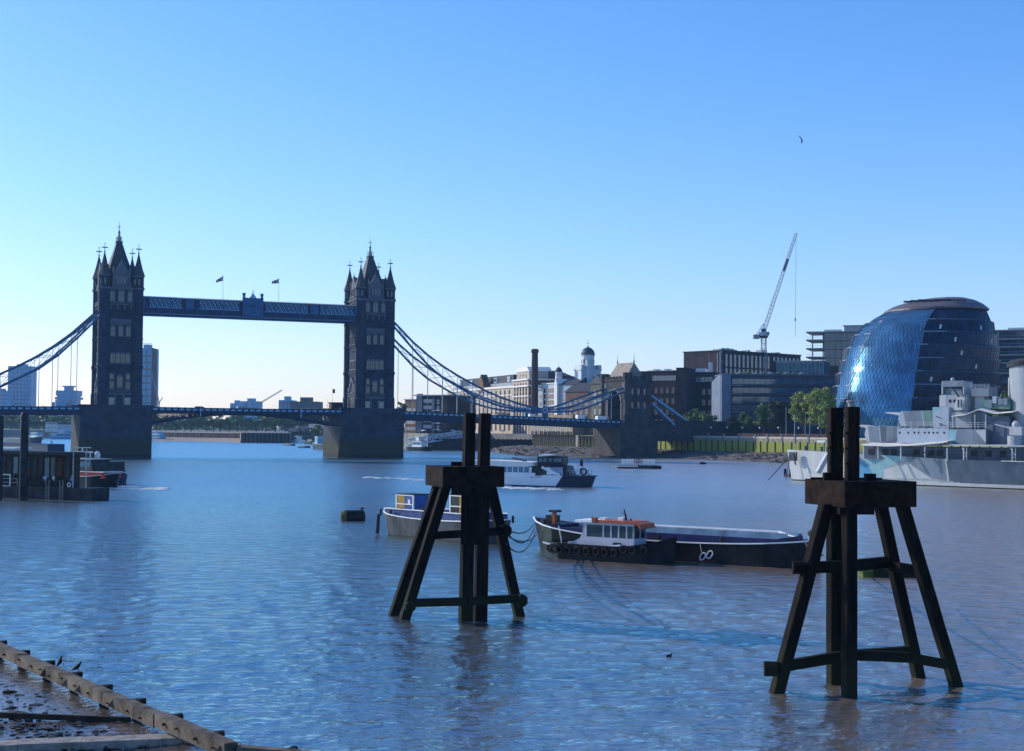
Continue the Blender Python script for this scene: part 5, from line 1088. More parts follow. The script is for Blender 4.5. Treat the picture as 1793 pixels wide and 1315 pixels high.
# --- south of the gate
b = Bld('long dark brick apartment block behind the backstays with small top windows', 'apartment block', (1121, 632), (1187, 622), 22, 7, zpx(1150, 651, 627), M_db, 'brick_apartment_building'); L = b.L
b.grid(wd_br, 9, 1, b.z1-3.6, 1, 1, L-1).grid(wd_dk, 6, 4, b.z1-9.5-13.8, 4.6, 1, L-1).flat(MT['dark'], .2, .4)
for k in range(5): b.part(MB().use(MT['canvas']).box(1.5+k*2.7, 3.3+k*2.7, 4, 8, b.z1+.4, b.z1+.9+(k % 2)*.5), 'roof_plant')
b = Bld('projecting dark brick stair tower in the middle of the apartment block', 'tower block', (1184, 612), (1202, 610), 12, 7, zpx(1193, 645, 611), M_db, 'stair_tower'); b.flat(MT['dark'], .15, .35); b.part(MB().use(MT['brick']).box(-.12, 0, .3, 11.7, 8, b.z1-.3), 'sunlit_side_skin')  # lighter brown brick skin paints the sunlight onto the left side
b = Bld('dark brick block between stair tower and white building wing', 'apartment block', (1202, 622), (1252, 617), 22, 7, zpx(1225, 653, 619), M_db, 'brick_apartment_building'); b.grid(wd_br, 6, 1, b.z1-3.6, 1, 1, b.L-1).grid(wd_dk, 4, 4, b.z1-9.5-13.8, 4.6, 1, b.L-1).flat(MT['dark'], .2, .4)
b.part(MB().use(MT['canvas']).prof([(1.5, b.z1+.4), (8, b.z1+.4), (7, b.z1+2.0), (3.2, b.z1+2.2)], 4, 9).box(8.6, 10, 4, 6, b.z1+.4, b.z1+4.8).tube((9, 3, b.z1), (9, 3, b.z1+8), .1, .05, 5), 'roof_plant')
for lab, A, B2, sd in (('left wing of the dark brick offices with tall narrow window fins', (1227.5, 726), (1264.6, 686), 0), ('right wing of the dark brick offices, paired window rows, crane above', (1265.3, 690), (1402, 730), 1)):
    b = Bld(lab, 'office block', A, B2, 1.5 if sd == 0 else 25, 7, 48.3, M_db, 'office_building'); L = b.L
    if sd == 0:
        for k in range(9): x = 1+k*(L-2)/8; b.part(MB().use(MT['zinc']).box(x-.35, x+.35, -.9, 0, 33, 47.5), 'fin')
        b.grid(wd_tall, 8, 2, 34.0, 6.8, 1, L-1)
    else:
        b.grid(wd_tall, 11, 2, 34.0, 6.8, 1.2, L*.60).grid(wd_br, 7, 1, 45, 1, L*.62, L-1)
        b.part(MB().use(M_db).box(L*.62, L, -2.5, 0, 30, 41), 'terrace')
    b.flat(MT['dark'], .35, .5)
    rg = random.Random(sd+3)
    for k in range(5): x = 2+k*(L-6)/5; b.part(MB().use(MT['steel']).box(x, x+rg.uniform(1.5, 4), 4, 8, 48.8, 49.4+rg.random()*1.2), 'roof_plant')
b = Bld('white clad curved wing at the left end of the balconied block', 'building wing', (1246, 592), (1263, 576), 10, 7, zpx(1255, 669, 584), M_wc, 'white_wing'); b.part(MB().use(M_wc).prof([(0, b.z1), (b.L, b.z1), (b.L, b.z1+2.8), (b.L*.6, b.z1+2.4), (b.L*.2, b.z1+1)], 0, 10), 'curved_parapet')
b = Bld('blue grey apartment block with white end wall and long balcony slabs behind the quay trees', 'apartment block', (1263, 575), (1470, 575), 18, 7, zpx(1300, 657, 575), M_mid, 'balcony_apartment_building'); L = b.L
b.part(MB().use(M_wc).box(0, 3.6, -1.2, 0, 7, b.z1+.6), 'white_wall'); zz = [b.z1-3.9-3.55*k for k in range(6)]
b.ribbons([z+.35 for z in zz], 2.1, MT['glassblue'], 19, M_mid, 4.4, L-.8, side=False)
for z in zz: b.part(MB().use(MT['concrete']).box(3.6, 8.2, -1.5, 0, z-.35, z).use(MT['steel']).box(3.6, 8.2, -1.5, -1.42, z+.9, z+1.0).use(M_mid).box(8.2, L, -.5, 0, z-.5, z+.05), 'balcony_slab')
b.flat(M_bl, .3, .5); rg = random.Random(2)
for k in range(9):
    x = 8+k*3.1; b.part(MB().use(GR['mid'] if k % 2 else MT['concrete']).ball((x, 3, b.z1+.7), .7+.4*rg.random(), 7, 5, (1.6, 1, .8)), 'roof_planter')
b = Bld('green tinted glass penthouse between brick offices and terraces', 'glass pavilion', (1360, 620), (1442, 612), 14, 7, zpx(1400, 633, 616), MT['glassblue'], 'glass_pavilion'); L = b.L
m = MB().use(mat('teal_glass', (.05,.16,.18), .12, var=.4, scale=.5)).box(.1, L-.1, -.06, 0, 30, b.z1-.5).use(MT['lblue'])
for k in range(13): x = L*k/12; m.box(x-.06, x+.06, -.15, 0, 30, b.z1)
for z in (30.5, 34): m.box(0, L, -.15, 0, z, z+.15)
b.part(m, 'glazing'); b.flat(MT['zinc'], .5, .35)
def terraces(label, A, B2, ytop, ys, wl=None):
    d = (A[1]+B2[1])/2; zs = [zpx((A[0]+B2[0])/2, y, d) for y in ys]; zt = zpx((A[0]+B2[0])/2, ytop, d)
    b = Bld(label, 'apartment block', A, B2, 20, 7, zs[-1], MT['dbrick'], 'terraced_apartment_building'); L = b.L; a0 = wl if wl is not None else 0
    for i, (z, zu) in enumerate(zip(zs, [zt]+zs[:-1])):
        m = MB().use(MT['glassblue']).box(a0+i*.3+.3, L, 1.0, 19, z, zu-.6).use(MT['dark']).box(a0+.2, a0+.6, .8, 1.0, z, zu)
        for k in range(9): x = a0+.8+(L-a0)*k/9; m.box(x-.08, x+.08, .85, 1.0, z, zu)
        b.part(m, 'storey')
        b.part(MB().use(MT['concrete']).box(0, L, -1.2, 19, zu-.6, zu).use(MT['steel']).box(.2, L, -1.1, -1.0, z+1.0, z+1.1), 'floor_slab')
    b.part(MB().use(MT['concrete']).box(2.6, 3.1, -.9, -.4, zs[-1], zt), 'column'); b.part(MB().use(MT['canvas']).box(L*.25, L*.5, 4, 10, zt, zt+1.1).use(MT['steel']).box(L*.55, L*.95, 4, 12, zt, zt+2.6).use(MT['dark']).box(L*.53, L*.97, 3.6, 12.4, zt+2.6, zt+2.9), 'roof_pavilion'); return b
terraces('stepped terrace apartments with deep floor slabs left of the glass hall', (1412, 655), (1530, 645), 580, [594, 609, 624, 640], 7)
terraces('terrace apartments with planted roof right of the glass hall', (1736, 590), (1850, 580), 577, [592, 606, 620, 634, 652, 672], 0)
# --- rounded glass hall
p = D(1600, 700, 512); ch_ = thing('rounded_glass_hall', 'bulbous leaning glass hall with stepped dark floors and bright diagonal lattice side', 'public building', (p.x, p.y, 0), 0)
k_ = 512/FPX
prof_ = [(7.5, 1453, 1736), (15, 1453, 1738), (23, 1458, 1742), (31, 1469, 1747), (38.4, 1484, 1747), (42, 1494, 1745), (45.2, 1508, 1742), (48.5, 1531, 1738), (51, 1556, 1732), (53.2, 1590, 1722)]
prof_ = [(10.5+(z-10.5)*512/487, a, b) for z, a, b in prof_]
def ring(z):
    for (z0, a0, b0), (z1, a1, b1) in zip(prof_[:-1], prof_[1:]):
        if z <= z1: t = max(0, (z-z0)/(z1-z0)); a = a0+(a1-a0)*t; b = b0+(b1-b0)*t; break
    c = ((a+b)/2-1600)*k_; return c, c*.5, (b-a)/2*k_
MG = mat('hall_dark_glass', (.007,.02,.055), .3, var=.5, scale=.35, spec=.2); MG2 = mat('hall_lattice_glass', (.09,.26,.43), .14, metal=.5, var=.3, scale=.12)
MFr = mat('hall_frame', (.035,.055,.09), .4)
def rp(z, phi, dr=0.): c, cy, r = ring(z); return Vector((c+(r+dr)*math.sin(phi), cy-(r+dr)*math.cos(phi), z))
zf = [8.0+4.56*k for k in range(11)]
aL, aR = math.radians(-80), math.radians(-19)
for k in range(10):
    z0, z1 = zf[k], zf[k+1]; st = math.radians((0, 5, -3, 4, -2, 3, -1, 4, 0, 3)[k]); a0, a1 = aR+st*.8, aL+2*PI-st*.4; n = 60; m = MB()
    for i in range(n):
        u, v = a0+(a1-a0)*i/n, a0+(a1-a0)*(i+1)/n
        jit = .03*math.sin(i*12.9+k*7.7)
        m.use(MG).add([rp(z0+.45, u, -.75), rp(z0+.45, v, -.75+jit), rp(z1-.25, v, .05+jit), rp(z1-.25, u, .05)], [(0,1,2,3)])
        m.use(MFr).add([rp(z1-.25, u, .15), rp(z1-.25, v, .15), rp(z1+.08, v, .15), rp(z1+.08, u, .15), rp(z1+.45, u, -.75), rp(z1+.45, v, -.75), rp(z1-.25, u, -.8), rp(z1-.25, v, -.8)], [(0,1,2,3),(3,2,5,4),(1,0,6,7)])
        m.beam(rp(z0+.45, u, -.7), rp(z1-.25, u, .1), .1, .1)
    fo = m.build('floor_band', ch_)
    m = MB().use(MT['canvas'])
    for j in range(6 if k not in (4, 9) else 3):
        if (j*7+k*3) % 4 == 0: u = a0+.25+j*.17; m.add([rp(z0+1.1, u, -.55), rp(z0+1.1, u+.028, -.55), rp(z0+2.6, u+.028, -.28), rp(z0+2.6, u, -.28)], [(0,1,2,3)])
    if m.v: m.use(MT['glassblue']); m.build('blind', fo)
    MB().use(MT['lblue']).path([rp(z1+.1, a0+(0.30 if k % 2 else .15)*j/6, .2) for j in range(7)], .09, 4).path([rp(z0+.3+(z1-z0)*j/4, a0, .2) for j in range(5)], .09, 4).build('edge_trim', fo)
m = MB().use(MG2); nu, nv = 22, 26; rgc = random.Random(6)
gz = [7.8+(54.0-7.8)*j/nv for j in range(nv+1)]
def gp_(i, j): 
    a = min(aL+(aR+.05-aL)*(i+.5*(j % 2))/nu, aR+.05); return rp(gz[j], a, .25+rgj[i][j])
rgj = [[rgc.uniform(-.018, .018) for _ in range(nv+1)] for _ in range(nu+2)]
for j in range(nv):
    for i in range(nu):
        a, b_, c, d = gp_(i, j), gp_(i+1, j), gp_(i, j+1), gp_(i+1, j+1)
        m.add([a, b_, d, c], [(0,1,3),(1,2,3)] if j % 2 == 0 else [(0,1,2),(0,2,3)])
m.build('lattice_glass', ch_)
m = MB().use(MFr)
for j in range(nv):
    for i in range(nu+1):
        a = gp_(i, j); 
        if i < nu: m.beam(a, gp_(i+1, j), .07, .06)
        m.beam(a, gp_(i, j+1), .12, .10)
        if j % 2 == 0 and i > 0: m.beam(a, gp_(i-1, j+1), .12, .10)
        if j % 2 == 1 and i < nu: m.beam(a, gp_(i+1, j+1), .12, .10)
m.build('lattice_bars', ch_)
# framed panels at the far left edge
for k in range(9):
    z0, z1 = zf[k], zf[k+1]; u0, u1 = aL-.06, aL+math.radians(13+k*.6)
    MB().use(MT['canvas']).path([rp(z0, u0, .5), rp(z0, u1, .5), rp(z1, u1+.04, .45), rp(z1, u0, .5)], .10, 4).build('panel_frame', ch_)
m = MB().use(mat('hall_roof', (.16,.13,.13), .45, metal=.2, var=.2, scale=.2)); cx = (1646-1600)*k_; rr = 17.8; lv = [(rr*.97, 53.2, 0), (rr+.5, 53.6, 0), (rr+.4, 54.2, .0), (rr*.88, 55.8, .6), (rr*.68, 57.2, 1.6), (rr*.42, 58.2, 3), (rr*.16, 58.6, 4), (.1, 58.65, 4.5)]; n = 40; vs = []; fs = []
for r, z, sx in lv:
    for i in range(n): a = 2*PI*i/n; x = cx+sx+math.cos(a)*r; vs.append((x, cx*.5+math.sin(a)*r, z+(x-cx)*.012-(math.cos(a) < -.2)*(.5*abs(math.cos(a))*(r/rr))))
for k in range(len(lv)-1):
    for i in range(n): fs.append((k*n+i, k*n+(i+1) % n, (k+1)*n+(i+1) % n, (k+1)*n+i))
fs.append(tuple(range(n-1, -1, -1))); m.add(vs, fs); m.build('roof', ch_)
m = MB().use(MT['dark'])
for k in range(8): a = -2.6+k*.2; x = cx+math.cos(a)*rr*.8; y = cx*.5+math.sin(a)*rr*.8; m.box(x-1.4, x+1.4, y-.2, y+.2, 56.1, 56.7+.1*(k % 3))
m.build('roof_louvre', ch_)
MB().use(MT['pane']).lathe([(rr*.93, 50.5), (rr*.96, 53.3)], cx, cx*.5, 36).build('viewing_gallery', ch_)
# --- tower crane
cd_ = 712; p = D(1337, 700, cd_); cr = thing('tower_crane', 'tall luffing tower crane with lattice jib raised over the brick offices', 'crane', (p.x, p.y, 0)); kx = cd_/FPX
M_cw = mat('crane_white', (.55,.60,.62), .5); zt = zpx(1337, 592, cd_)
def lattice(m, p, q, w, n, r=.10, w2=None):
    p = Vector(p); q = Vector(q); d = (q-p).normalized(); up = Vector((0, 1, 0)); x = d.cross(up).normalized(); y = x.cross(d); w2 = w2 or w
    cs = [(-1,-1),(1,-1),(1,1),(-1,1)]
    P = [[p+(q-p)*(k/n)+(x*a+y*b)*(w+(w2-w)*k/n)/2 for a, b in cs] for k in range(n+1)]
    for k in range(n):
        for i in range(4): m.beam(P[k][i], P[k+1][i], r, r); m.beam(P[k][i], P[k+1][(i+1) % 4], r*.7, r*.7); m.beam(P[k][i], P[k][(i+1) % 4], r*.7, r*.7)
    return m
lattice(MB().use(M_cw), (0, 0, 30), (0, 0, zt), 2.2, 10, .3).build('mast', cr)
MB().use(MT['dark']).lathe([(1.8, zt), (2.2, zt+.5), (2.2, zt+1.1)], 0, 0, 12).use(M_cw).box(-2.6, 2.4, -1.3, 1.3, zt+1.1, zt+2.9).use(MT['blue']).box(-1.2, 1.0, -1.2, 1.2, zt+2.9, zt+4.6).use(MT['pane']).box(1.2, 2.6, -1.45, -.4, zt+1.6, zt+3.0).build('slewing_cab', cr)
tipx = (1394-1337)*kx; tipz = zpx(1394, 408, cd_)
lattice(MB().use(M_cw), (-.2, 0, zt+2.8), (tipx, 0, tipz), 1.7, 26, .2, 1.2).use(MT['blued']).build('jib', cr)
q0_, q1_ = Vector((-.2, 0, zt+2.8)), Vector((tipx, 0, tipz)); MB().use(MT['blued']).beam(q0_+(q1_-q0_)*.62, q0_+(q1_-q0_)*.74, 1.0, .9).build('jib_panel', cr)
MB().use(M_cw).beam((-3.6, -.8, zt+1.6), (-.2, -.8, zt+7), .25).beam((-3.6, .8, zt+1.6), (-.2, .8, zt+7), .25).beam((1.8, 0, zt+2), (-.2, 0, zt+7), .25).build('a_frame', cr)
MB().use(MT['zinc']).box(-5.2, -2.2, -1.3, 1.3, zt-.4, zt+1.7).build('counterweight', cr)
MB().use(MT['dark']).tube((tipx, 0, tipz), (tipx-.4, 0, zpx(1393, 590, cd_)), .07, .07, 4).box(tipx-.7, tipx-.2, -.3, .3, zpx(1393, 562, cd_), zpx(1393, 557, cd_)).build('hoist_rope', cr)
# --- distant towers beyond the bridge
M_far = mat('far_haze_blue', (.11,.27,.46), .4, var=.1, scale=.05); M_far2 = mat('far_haze_pale', (.22,.38,.54), .6, var=.1, scale=.05)  # distance haze is put into these two colours as blue
def far_bld(label, x0, x1, y, d, m_, dep=30, extras=None, wins=None, name='distant_tower'):
    b = Bld(label, 'tower block', (x0, d), (x1, d), dep, 3, zpx((x0+x1)/2, y, d), m_, name); L = b.L
    m = MB().use(MT['granite']); n = max(3, int(L/6)); 
    for k in range(1, n): x = L*k/n; m.box(x-.25, x+.25, -.4, 0, 6, b.z1-1)
    b.part(m, 'fin'); m = MB().use(MT['pane']); z = 12
    while z < b.z1-3: m.box(.8, L-.8, -.12, 0, z, z+1.5); z += 7
    b.part(m, 'window_band'); b.part(MB().use(m_).box(L*.3, L*.7, dep*.3, dep*.7, b.z1, b.z1+4), 'roof_plant'); return b
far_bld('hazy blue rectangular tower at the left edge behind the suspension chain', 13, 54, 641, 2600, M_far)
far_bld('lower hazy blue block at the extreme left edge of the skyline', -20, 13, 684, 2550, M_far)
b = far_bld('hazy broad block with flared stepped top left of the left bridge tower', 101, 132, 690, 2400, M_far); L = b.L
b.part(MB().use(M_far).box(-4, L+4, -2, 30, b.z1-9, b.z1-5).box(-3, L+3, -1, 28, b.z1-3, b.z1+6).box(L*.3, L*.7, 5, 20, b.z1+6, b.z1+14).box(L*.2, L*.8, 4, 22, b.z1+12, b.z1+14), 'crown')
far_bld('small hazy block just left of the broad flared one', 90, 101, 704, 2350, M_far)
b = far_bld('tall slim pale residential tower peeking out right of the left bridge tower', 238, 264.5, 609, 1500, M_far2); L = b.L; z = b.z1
b.part(MB().use(MT['steel']).box(0, L, 0, .3, z+2, z+2.4).box(0, L, 0, .3, z+4.2, z+4.6).box(0, .3, 0, .3, z, z+4.6).box(L*.33, L*.33+.3, 0, .3, z, z+4.6).box(L*.66, L*.66+.3, 0, .3, z, z+4.6).box(L-.3, L, 0, .3, z, z+4.6), 'screen_frame'); b.part(MB().use(MT['rust']).box(L, L+.5, 0, 20, 6, z), 'side_strip')
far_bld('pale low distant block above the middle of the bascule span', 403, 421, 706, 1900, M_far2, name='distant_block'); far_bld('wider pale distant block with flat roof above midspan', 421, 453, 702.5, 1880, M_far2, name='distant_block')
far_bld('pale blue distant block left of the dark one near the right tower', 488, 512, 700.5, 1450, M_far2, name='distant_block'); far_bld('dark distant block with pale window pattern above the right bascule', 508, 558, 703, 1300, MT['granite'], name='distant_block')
for lab, pts, d, x in (('thin distant crane jib leaning right of the slim tower', ((278, 706), (264, 645)), 1500, 278), ('thin distant crane jib rising right from the pale blocks', ((455, 706), (494, 683)), 1700, 456)):
    a = D(pts[0][0], pts[0][1], d); q = D(pts[1][0], pts[1][1], d); t = thing('distant_crane', lab, 'crane', (a.x, a.y, 6)); 
    lattice(MB().use(MT['roofstone']), (0, 0, a.z-6), (q.x-a.x, 0, q.z-6), 1.6, 14, .3, .9).build('jib', t); lattice(MB().use(MT['steel']), (0, 0, 0), (0, 0, a.z-4), 1.8, 5, .3).build('mast', t); MB().use(MT['roofstone']).beam((0, 0, a.z-6), (4 if x < 300 else -5, 0, a.z-6+6 if x < 300 else a.z-7), .7).build('counter_jib', t)
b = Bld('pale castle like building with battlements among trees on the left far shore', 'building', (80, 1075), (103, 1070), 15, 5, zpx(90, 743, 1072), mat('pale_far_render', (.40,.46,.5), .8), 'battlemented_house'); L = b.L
for k in range(4): b.part(MB().use(MT['concrete']).box(k*L/4+.3, k*L/4+1.4, 0, 1, b.z1, b.z1+1.5), 'battlement')
b.grid(wd_sm, 3, 2, 7.5, 3)
for i, (x0, x1, y, d) in enumerate(((505, 522, 752, 985), (524, 540, 748, 990), (541, 568, 745, 980), (568, 590, 750, 990))):
    b = Bld(('low gabled waterside house, first from the left under the right bascule', 'second low waterside house with slate roof under the right bascule', 'wide waterside shed with long pale roof beside the right pier', 'low house half hidden by the right pier')[i], 'house', (x0, d), (x1, d), 12, 5, zpx(x0, y+4, d), MT['brick'] if i % 2 else MT['dbrick'], 'waterside_house')
    b.gable(2.6, MT['roofstone'] if i > 1 else MT['slate']).grid(wd_sm, max(2, int(b.L/3)), 1, 7.5, 3)
# --- lamps, flagpoles and promenade furniture on the south quay
lampm = MB().use(MT['dark']).tube((0, 0, 0), (0, 0, .5), .16, .12, 8).tube((0, 0, .5), (0, 0, 3.3), .06, .05, 6)
lpd = lampm.data('post'); lg = MB().use(MT['canvas']); lg.smooth = True; lg.ball((0, 0, 3.6), .32, 10, 7); lgd = lg.data('globe')
order = 'first second third fourth fifth sixth seventh eighth ninth tenth eleventh twelfth'.split()
for i, px in enumerate([1116.7, 1134.8, 1163.8, 1204.6, 1239.7, 1266.7, 1294.5, 1323.7, 1357, 1391.8, 1426.8]):
    s, z = w1v.sz(px, 764); q = w1v.at(s, 1.6 if i % 2 else 1.4); t = thing('quay_lamp', 'globe lamp on the south quay edge, %s from the bridge gate' % order[i], 'street lamp', (q.x, q.y, QZ), 0, 'globe lamps along the south quay')
    for nm, dd in (('post', lpd), ('globe', lgd)): o = bpy.data.objects.new(nm, dd); C.objects.link(o); o.parent = t
for i, (px, yt) in enumerate(((1376.5, 715), (1410, 722), (1418, 722))):
    p = D(px, 760, 503-i*3); t = thing('flagpole', ('bare pale flagpole in front of the black evergreen tree', 'bare flagpole, left of the pair before the sunlit plane trees', 'bare flagpole, right of the pair before the sunlit plane trees')[i], 'flagpole', (p.x, p.y, QZ)); h = zpx(px, yt, p.y)-QZ
    MB().use(MT['steel']).tube((0, 0, .3), (0, 0, h), .13, .07, 7).ball((0, 0, h), .14, 6, 4).build('pole', t); MB().use(MT['concrete']).lathe([(.4, 0), (.4, .3)], 0, 0, 8).build('base', t)
rw = thing('promenade_railing', 'dark railing and hedge line behind the lamps on the south quay', 'railing', (QP[1][0], QP[1][1], QZ), math.atan2(QP[0][1]-QP[1][1], QP[0][0]-QP[1][0]))
m = MB().use(MT['dark']).box(0, 105, 4.9, 4.96, 1.0, 1.08).box(0, 105, 4.9, 4.96, .1, .16)
for k in range(60): m.box(k*1.8, k*1.8+.06, 4.88, 4.96, 0, 1.05)
m.build('rail', rw); MB().use(MT['dbrick']).box(0, 110, 14, 14.6, 0, 1.5).build('garden_wall', rw)
# ================================================================== GREY WARSHIP
W1 = G(1384, 841, 0); W2 = G(1793, 858.5, 0); u_ = Vector((W2.x-W1.x, W2.y-W1.y)).normalized(); n_ = Vector((-u_.y, u_.x)); n_ = n_ if n_.y > 0 else -n_
Wc = Vector((W2.x, W2.y))+n_*8.2; ud = (Wc-Vector((W1.x, W1.y))).normalized(); wrz = math.atan2(ud.y, ud.x)
ws = thing('warship', 'grey and pale blue camouflaged museum warship moored at the right, awnings and gun turrets', 'warship', (W1.x, W1.y, 0), wrz)
wn = Vector((-ud.y, ud.x))
def SV(off): A = Vector((W1.x, W1.y))+wn*off; return VP((A.x, A.y), (A.x+ud.x, A.y+ud.y))
def S(px, py, off=0): return SV(off).sz(px, py)
M_wg = mat('warship_light_grey', (.30,.33,.36), .55, var=.12, scale=.5, stretch=(1,1,.3)); M_wp = mat('warship_pale_blue', (.36,.42,.48), .55, var=.07, scale=.6, stretch=(1,1,.3)); M_wt = mat('warship_teal', (.24,.42,.46), .55, var=.1, scale=.5, stretch=(1,1,.3))
M_wb2 = mat('warship_blue', (.10,.30,.48), .55, var=.1, scale=.5); M_wm = mat('warship_mid_grey', (.19,.23,.27), .55, var=.14, scale=.5, stretch=(1,1,.3)); M_wd = mat('warship_dark_grey', (.10,.125,.165), .55, var=.16, scale=.5, stretch=(1,1,.3)); M_ww = mat('warship_white', (.46,.47,.47), .55, var=.08, scale=.7, stretch=(1,1,.3)); M_wgr = mat('warship_green', (.13,.24,.20), .55, var=.12, scale=.5)
M_boot = mat('boot_topping', (.035,.035,.02), .7, var=.4, scale=1)
WL = 150.
def whb(x): u = min(1, x/62); return 8.7*(math.sin(u*PI/2)**.9) if x < 62 else 8.7
def wz(x): return 6.45-1.15*min(1, x/40)-.35*min(1, max(0, (x-35)/50))
zones = [([(1500,798),(1518,815),(1529,838),(1500,838)], M_wb2), ([(1588,810),(1626,838),(1543,838),(1545,822)], M_ww), ([(1511,795),(1585,800),(1545,822),(1540,838),(1529,838),(1515,815)], M_wt), ([(1585,797),(1654,800),(1654,842),(1626,838),(1590,811)], M_wm), ([(1654,798),(1656.5,798),(1656.5,842),(1654,842)], M_ww), ([(1656.5,798),(1860,805),(1860,880),(1656.5,842)], M_wd), ([(1360,780),(1500,780),(1500,845),(1360,845)], M_ww)]
zz_ = []
for poly, m_ in zones:
    o_ = []
    for px, py in poly:
        x, z = S(px, py, -4)
        for _ in range(4): x, z = S(px, py, -whb(max(x, 1)))
        o_.append((x, z))
    zz_.append((o_, m_))
def inside(p, poly):
    c = False; n = len(poly)
    for i in range(n):
        (x0, y0), (x1, y1) = poly[i], poly[(i+1) % n]
        if (y0 > p[1]) != (y1 > p[1]) and p[0] < (x1-x0)*(p[1]-y0)/(y1-y0)+x0: c = not c
    return c
m = MB(); xs = [76*k/460 for k in range(461)]+[76+(WL-76)*k/12 for k in range(1, 13)]; rows = [-.6, .25, .42]+[.42+.58*k/34 for k in range(1, 35)]
def wpt(x, r, sg):
    zt = wz(x); z = -.6+(.85 if r >= 0 else 0) if False else (r if r <= .42 else .42+(zt-.42)*(r-.42)/.58)
    t = (z+.6)/(zt+.6); rake = 2.2*(t-.35)*max(0, 1-x/25); return (x-rake*.55+.0, sg*whb(x)*(.80+.20*t**1.5), z)
for sg in (-1, 1):
    for i in range(len(xs)-1):
        for j in range(len(rows)-1):
            a, b, c, d = wpt(xs[i], rows[j], sg), wpt(xs[i+1], rows[j], sg), wpt(xs[i+1], rows[j+1], sg), wpt(xs[i], rows[j+1], sg)
            cz = (a[2]+c[2])/2; cxx = (a[0]+c[0])/2; mm = M_wg
            if cz < .3: mm = M_boot
            elif cz < 1.15-.006*cxx and cxx > 12: mm = M_ww
            else:
                for poly, q in zz_:
                    if inside((cxx, cz), poly): mm = q; break
            m.use(mm).add([a, b, c, d], [(0,1,2,3) if sg < 0 else (3,2,1,0)])
m.use(M_wd)
for i in range(len(xs)-1): a, b = xs[i], xs[i+1]; m.add([(a-(1.43 if a < 1 else 0)*0-2.2*.65*max(0,1-a/25)*.55,-whb(a),wz(a)-.02),(b-2.2*.65*max(0,1-b/25)*.55,-whb(b),wz(b)-.02),(b-2.2*.65*max(0,1-b/25)*.55,whb(b),wz(b)-.02),(a-2.2*.65*max(0,1-a/25)*.55,whb(a),wz(a)-.02)], [(0,1,2,3)])
m.build('hull', ws)
m = MB().use(M_ww)
for a, b in zip(xs[300:-1:8], xs[308::8]): m.beam((a, -whb(a)-.06, wz(a)), (b, -whb(b)-.06, wz(b)), .2, .16)
m.build('deck_edge', ws)
def wbox(name, px0, px1, ytop, ybot, off, m_, depth=None, par=None, extra=None):
    """box whose near side (at local y = off) covers px0..px1, ytop..ybot"""
    x0, zt = S(px0, ytop, off); x1, _ = S(px1, ytop, off); _, zb = S((px0+px1)/2, ybot, off); depth = depth or -2*off
    mb = MB().use(m_).box(x0, x1, off, off+depth, zb, zt)
    if extra: extra(mb, x0, x1, zb, zt, off)
    return mb.build(name, par or ws), (x0, x1, zb, zt)
# main deck recess below the awning, its shade given by a dark grey box
sh, (x0, x1, zb, zt) = wbox('deck_recess_shade', 1512, 1800, 781, 806, -5.2, M_wd)
m = MB().use(MT['dark'])
for px in (1520, 1545, 1560, 1600, 1625, 1640, 1700, 1725, 1750): a, _ = S(px, 790, -5.3); m.box(a, a+1.2, -5.3, -5.15, zb+.8, zt-.5)
m.build('opening', sh); m = MB().use(M_ww)
for px in (1512, 1537, 1577, 1619, 1658, 1687, 1772): a, z = S(px, 790, -7.6); m.box(a-.11, a+.11, -7.6, -7.4, zb, zt)
for px in (1684, 1769): a, z = S(px, 790, -7.6); m.beam((a, -7.5, zb), (a+.9, -7.5, zb+1.2), .1).beam((a+.9, -7.5, zb+1.2), (a, -7.5, zt), .1).box(a+.9, a+1.0, -7.6, -7.4, zb, zt)
m.build('stanchion', ws)
a0, z0 = S(1508, 777, -7.8); a1, z1 = S(1600, 777, -7.8); a2, z2 = S(1658, 772, -7.8)
m = MB().use(MT['canvas'])
for (xa, za, xb, zb_) in ((a0, z0, (a0+a1)/2, z0-.12), ((a0+a1)/2, z0-.12, a1, z1), (a1, z1, a2, z2)):
    m.add([(xa,-7.8,za-.35),(xb,-7.8,zb_-.35),(xb,0,zb_+.35),(xa,0,za+.35),(xa,-7.8,za-.1),(xb,-7.8,zb_-.1),(xb,0,zb_+.45),(xa,0,za+.45),(xa,7.8,za-.35),(xb,7.8,zb_-.35),(xa,7.8,za-.1),(xb,7.8,zb_-.1)], [(0,3,2,1),(4,5,6,7),(0,1,5,4),(3,8,9,2),(7,6,11,10),(8,10,11,9)])
m.build('awning', ws)
a0, z0 = S(1660, 778, -7.4); a1, _ = S(1770, 778, -7.4); MB().use(M_ww).box(a0, a1+16, -7.6, -5, z0-.25, z0).use(M_wd).box(a1+3, a1+60, -6, 6, 5, z0+2).build('upper_deck', ws)
m = MB().use(MT['dark'])
for zz in (zb+.5, zb+1.0): 
    for k in range(24): a = 15+k*2; m.beam((a, -whb(a)+.15, wz(a)+.45 if zz == zb+.5 else wz(a)+.9), (a+2, -whb(a+2)+.15, wz(a+2)+.45 if zz == zb+.5 else wz(a+2)+.9), .04)
for k in range(40): a = 4+k*1.5; m.box(a-.03, a+.03, -whb(a)+.12, -whb(a)+.18, wz(a), wz(a)+1.0)
m.use(MT['dark']).beam(S(1597, 803, -7.9)[:1]+(-7.9,)+(S(1597, 803, -7.9)[1],), S(1655, 775, -7.9)[:1]+(-7.9,)+(S(1655, 775, -7.9)[1],), .16)
m.build('guard_rail', ws)
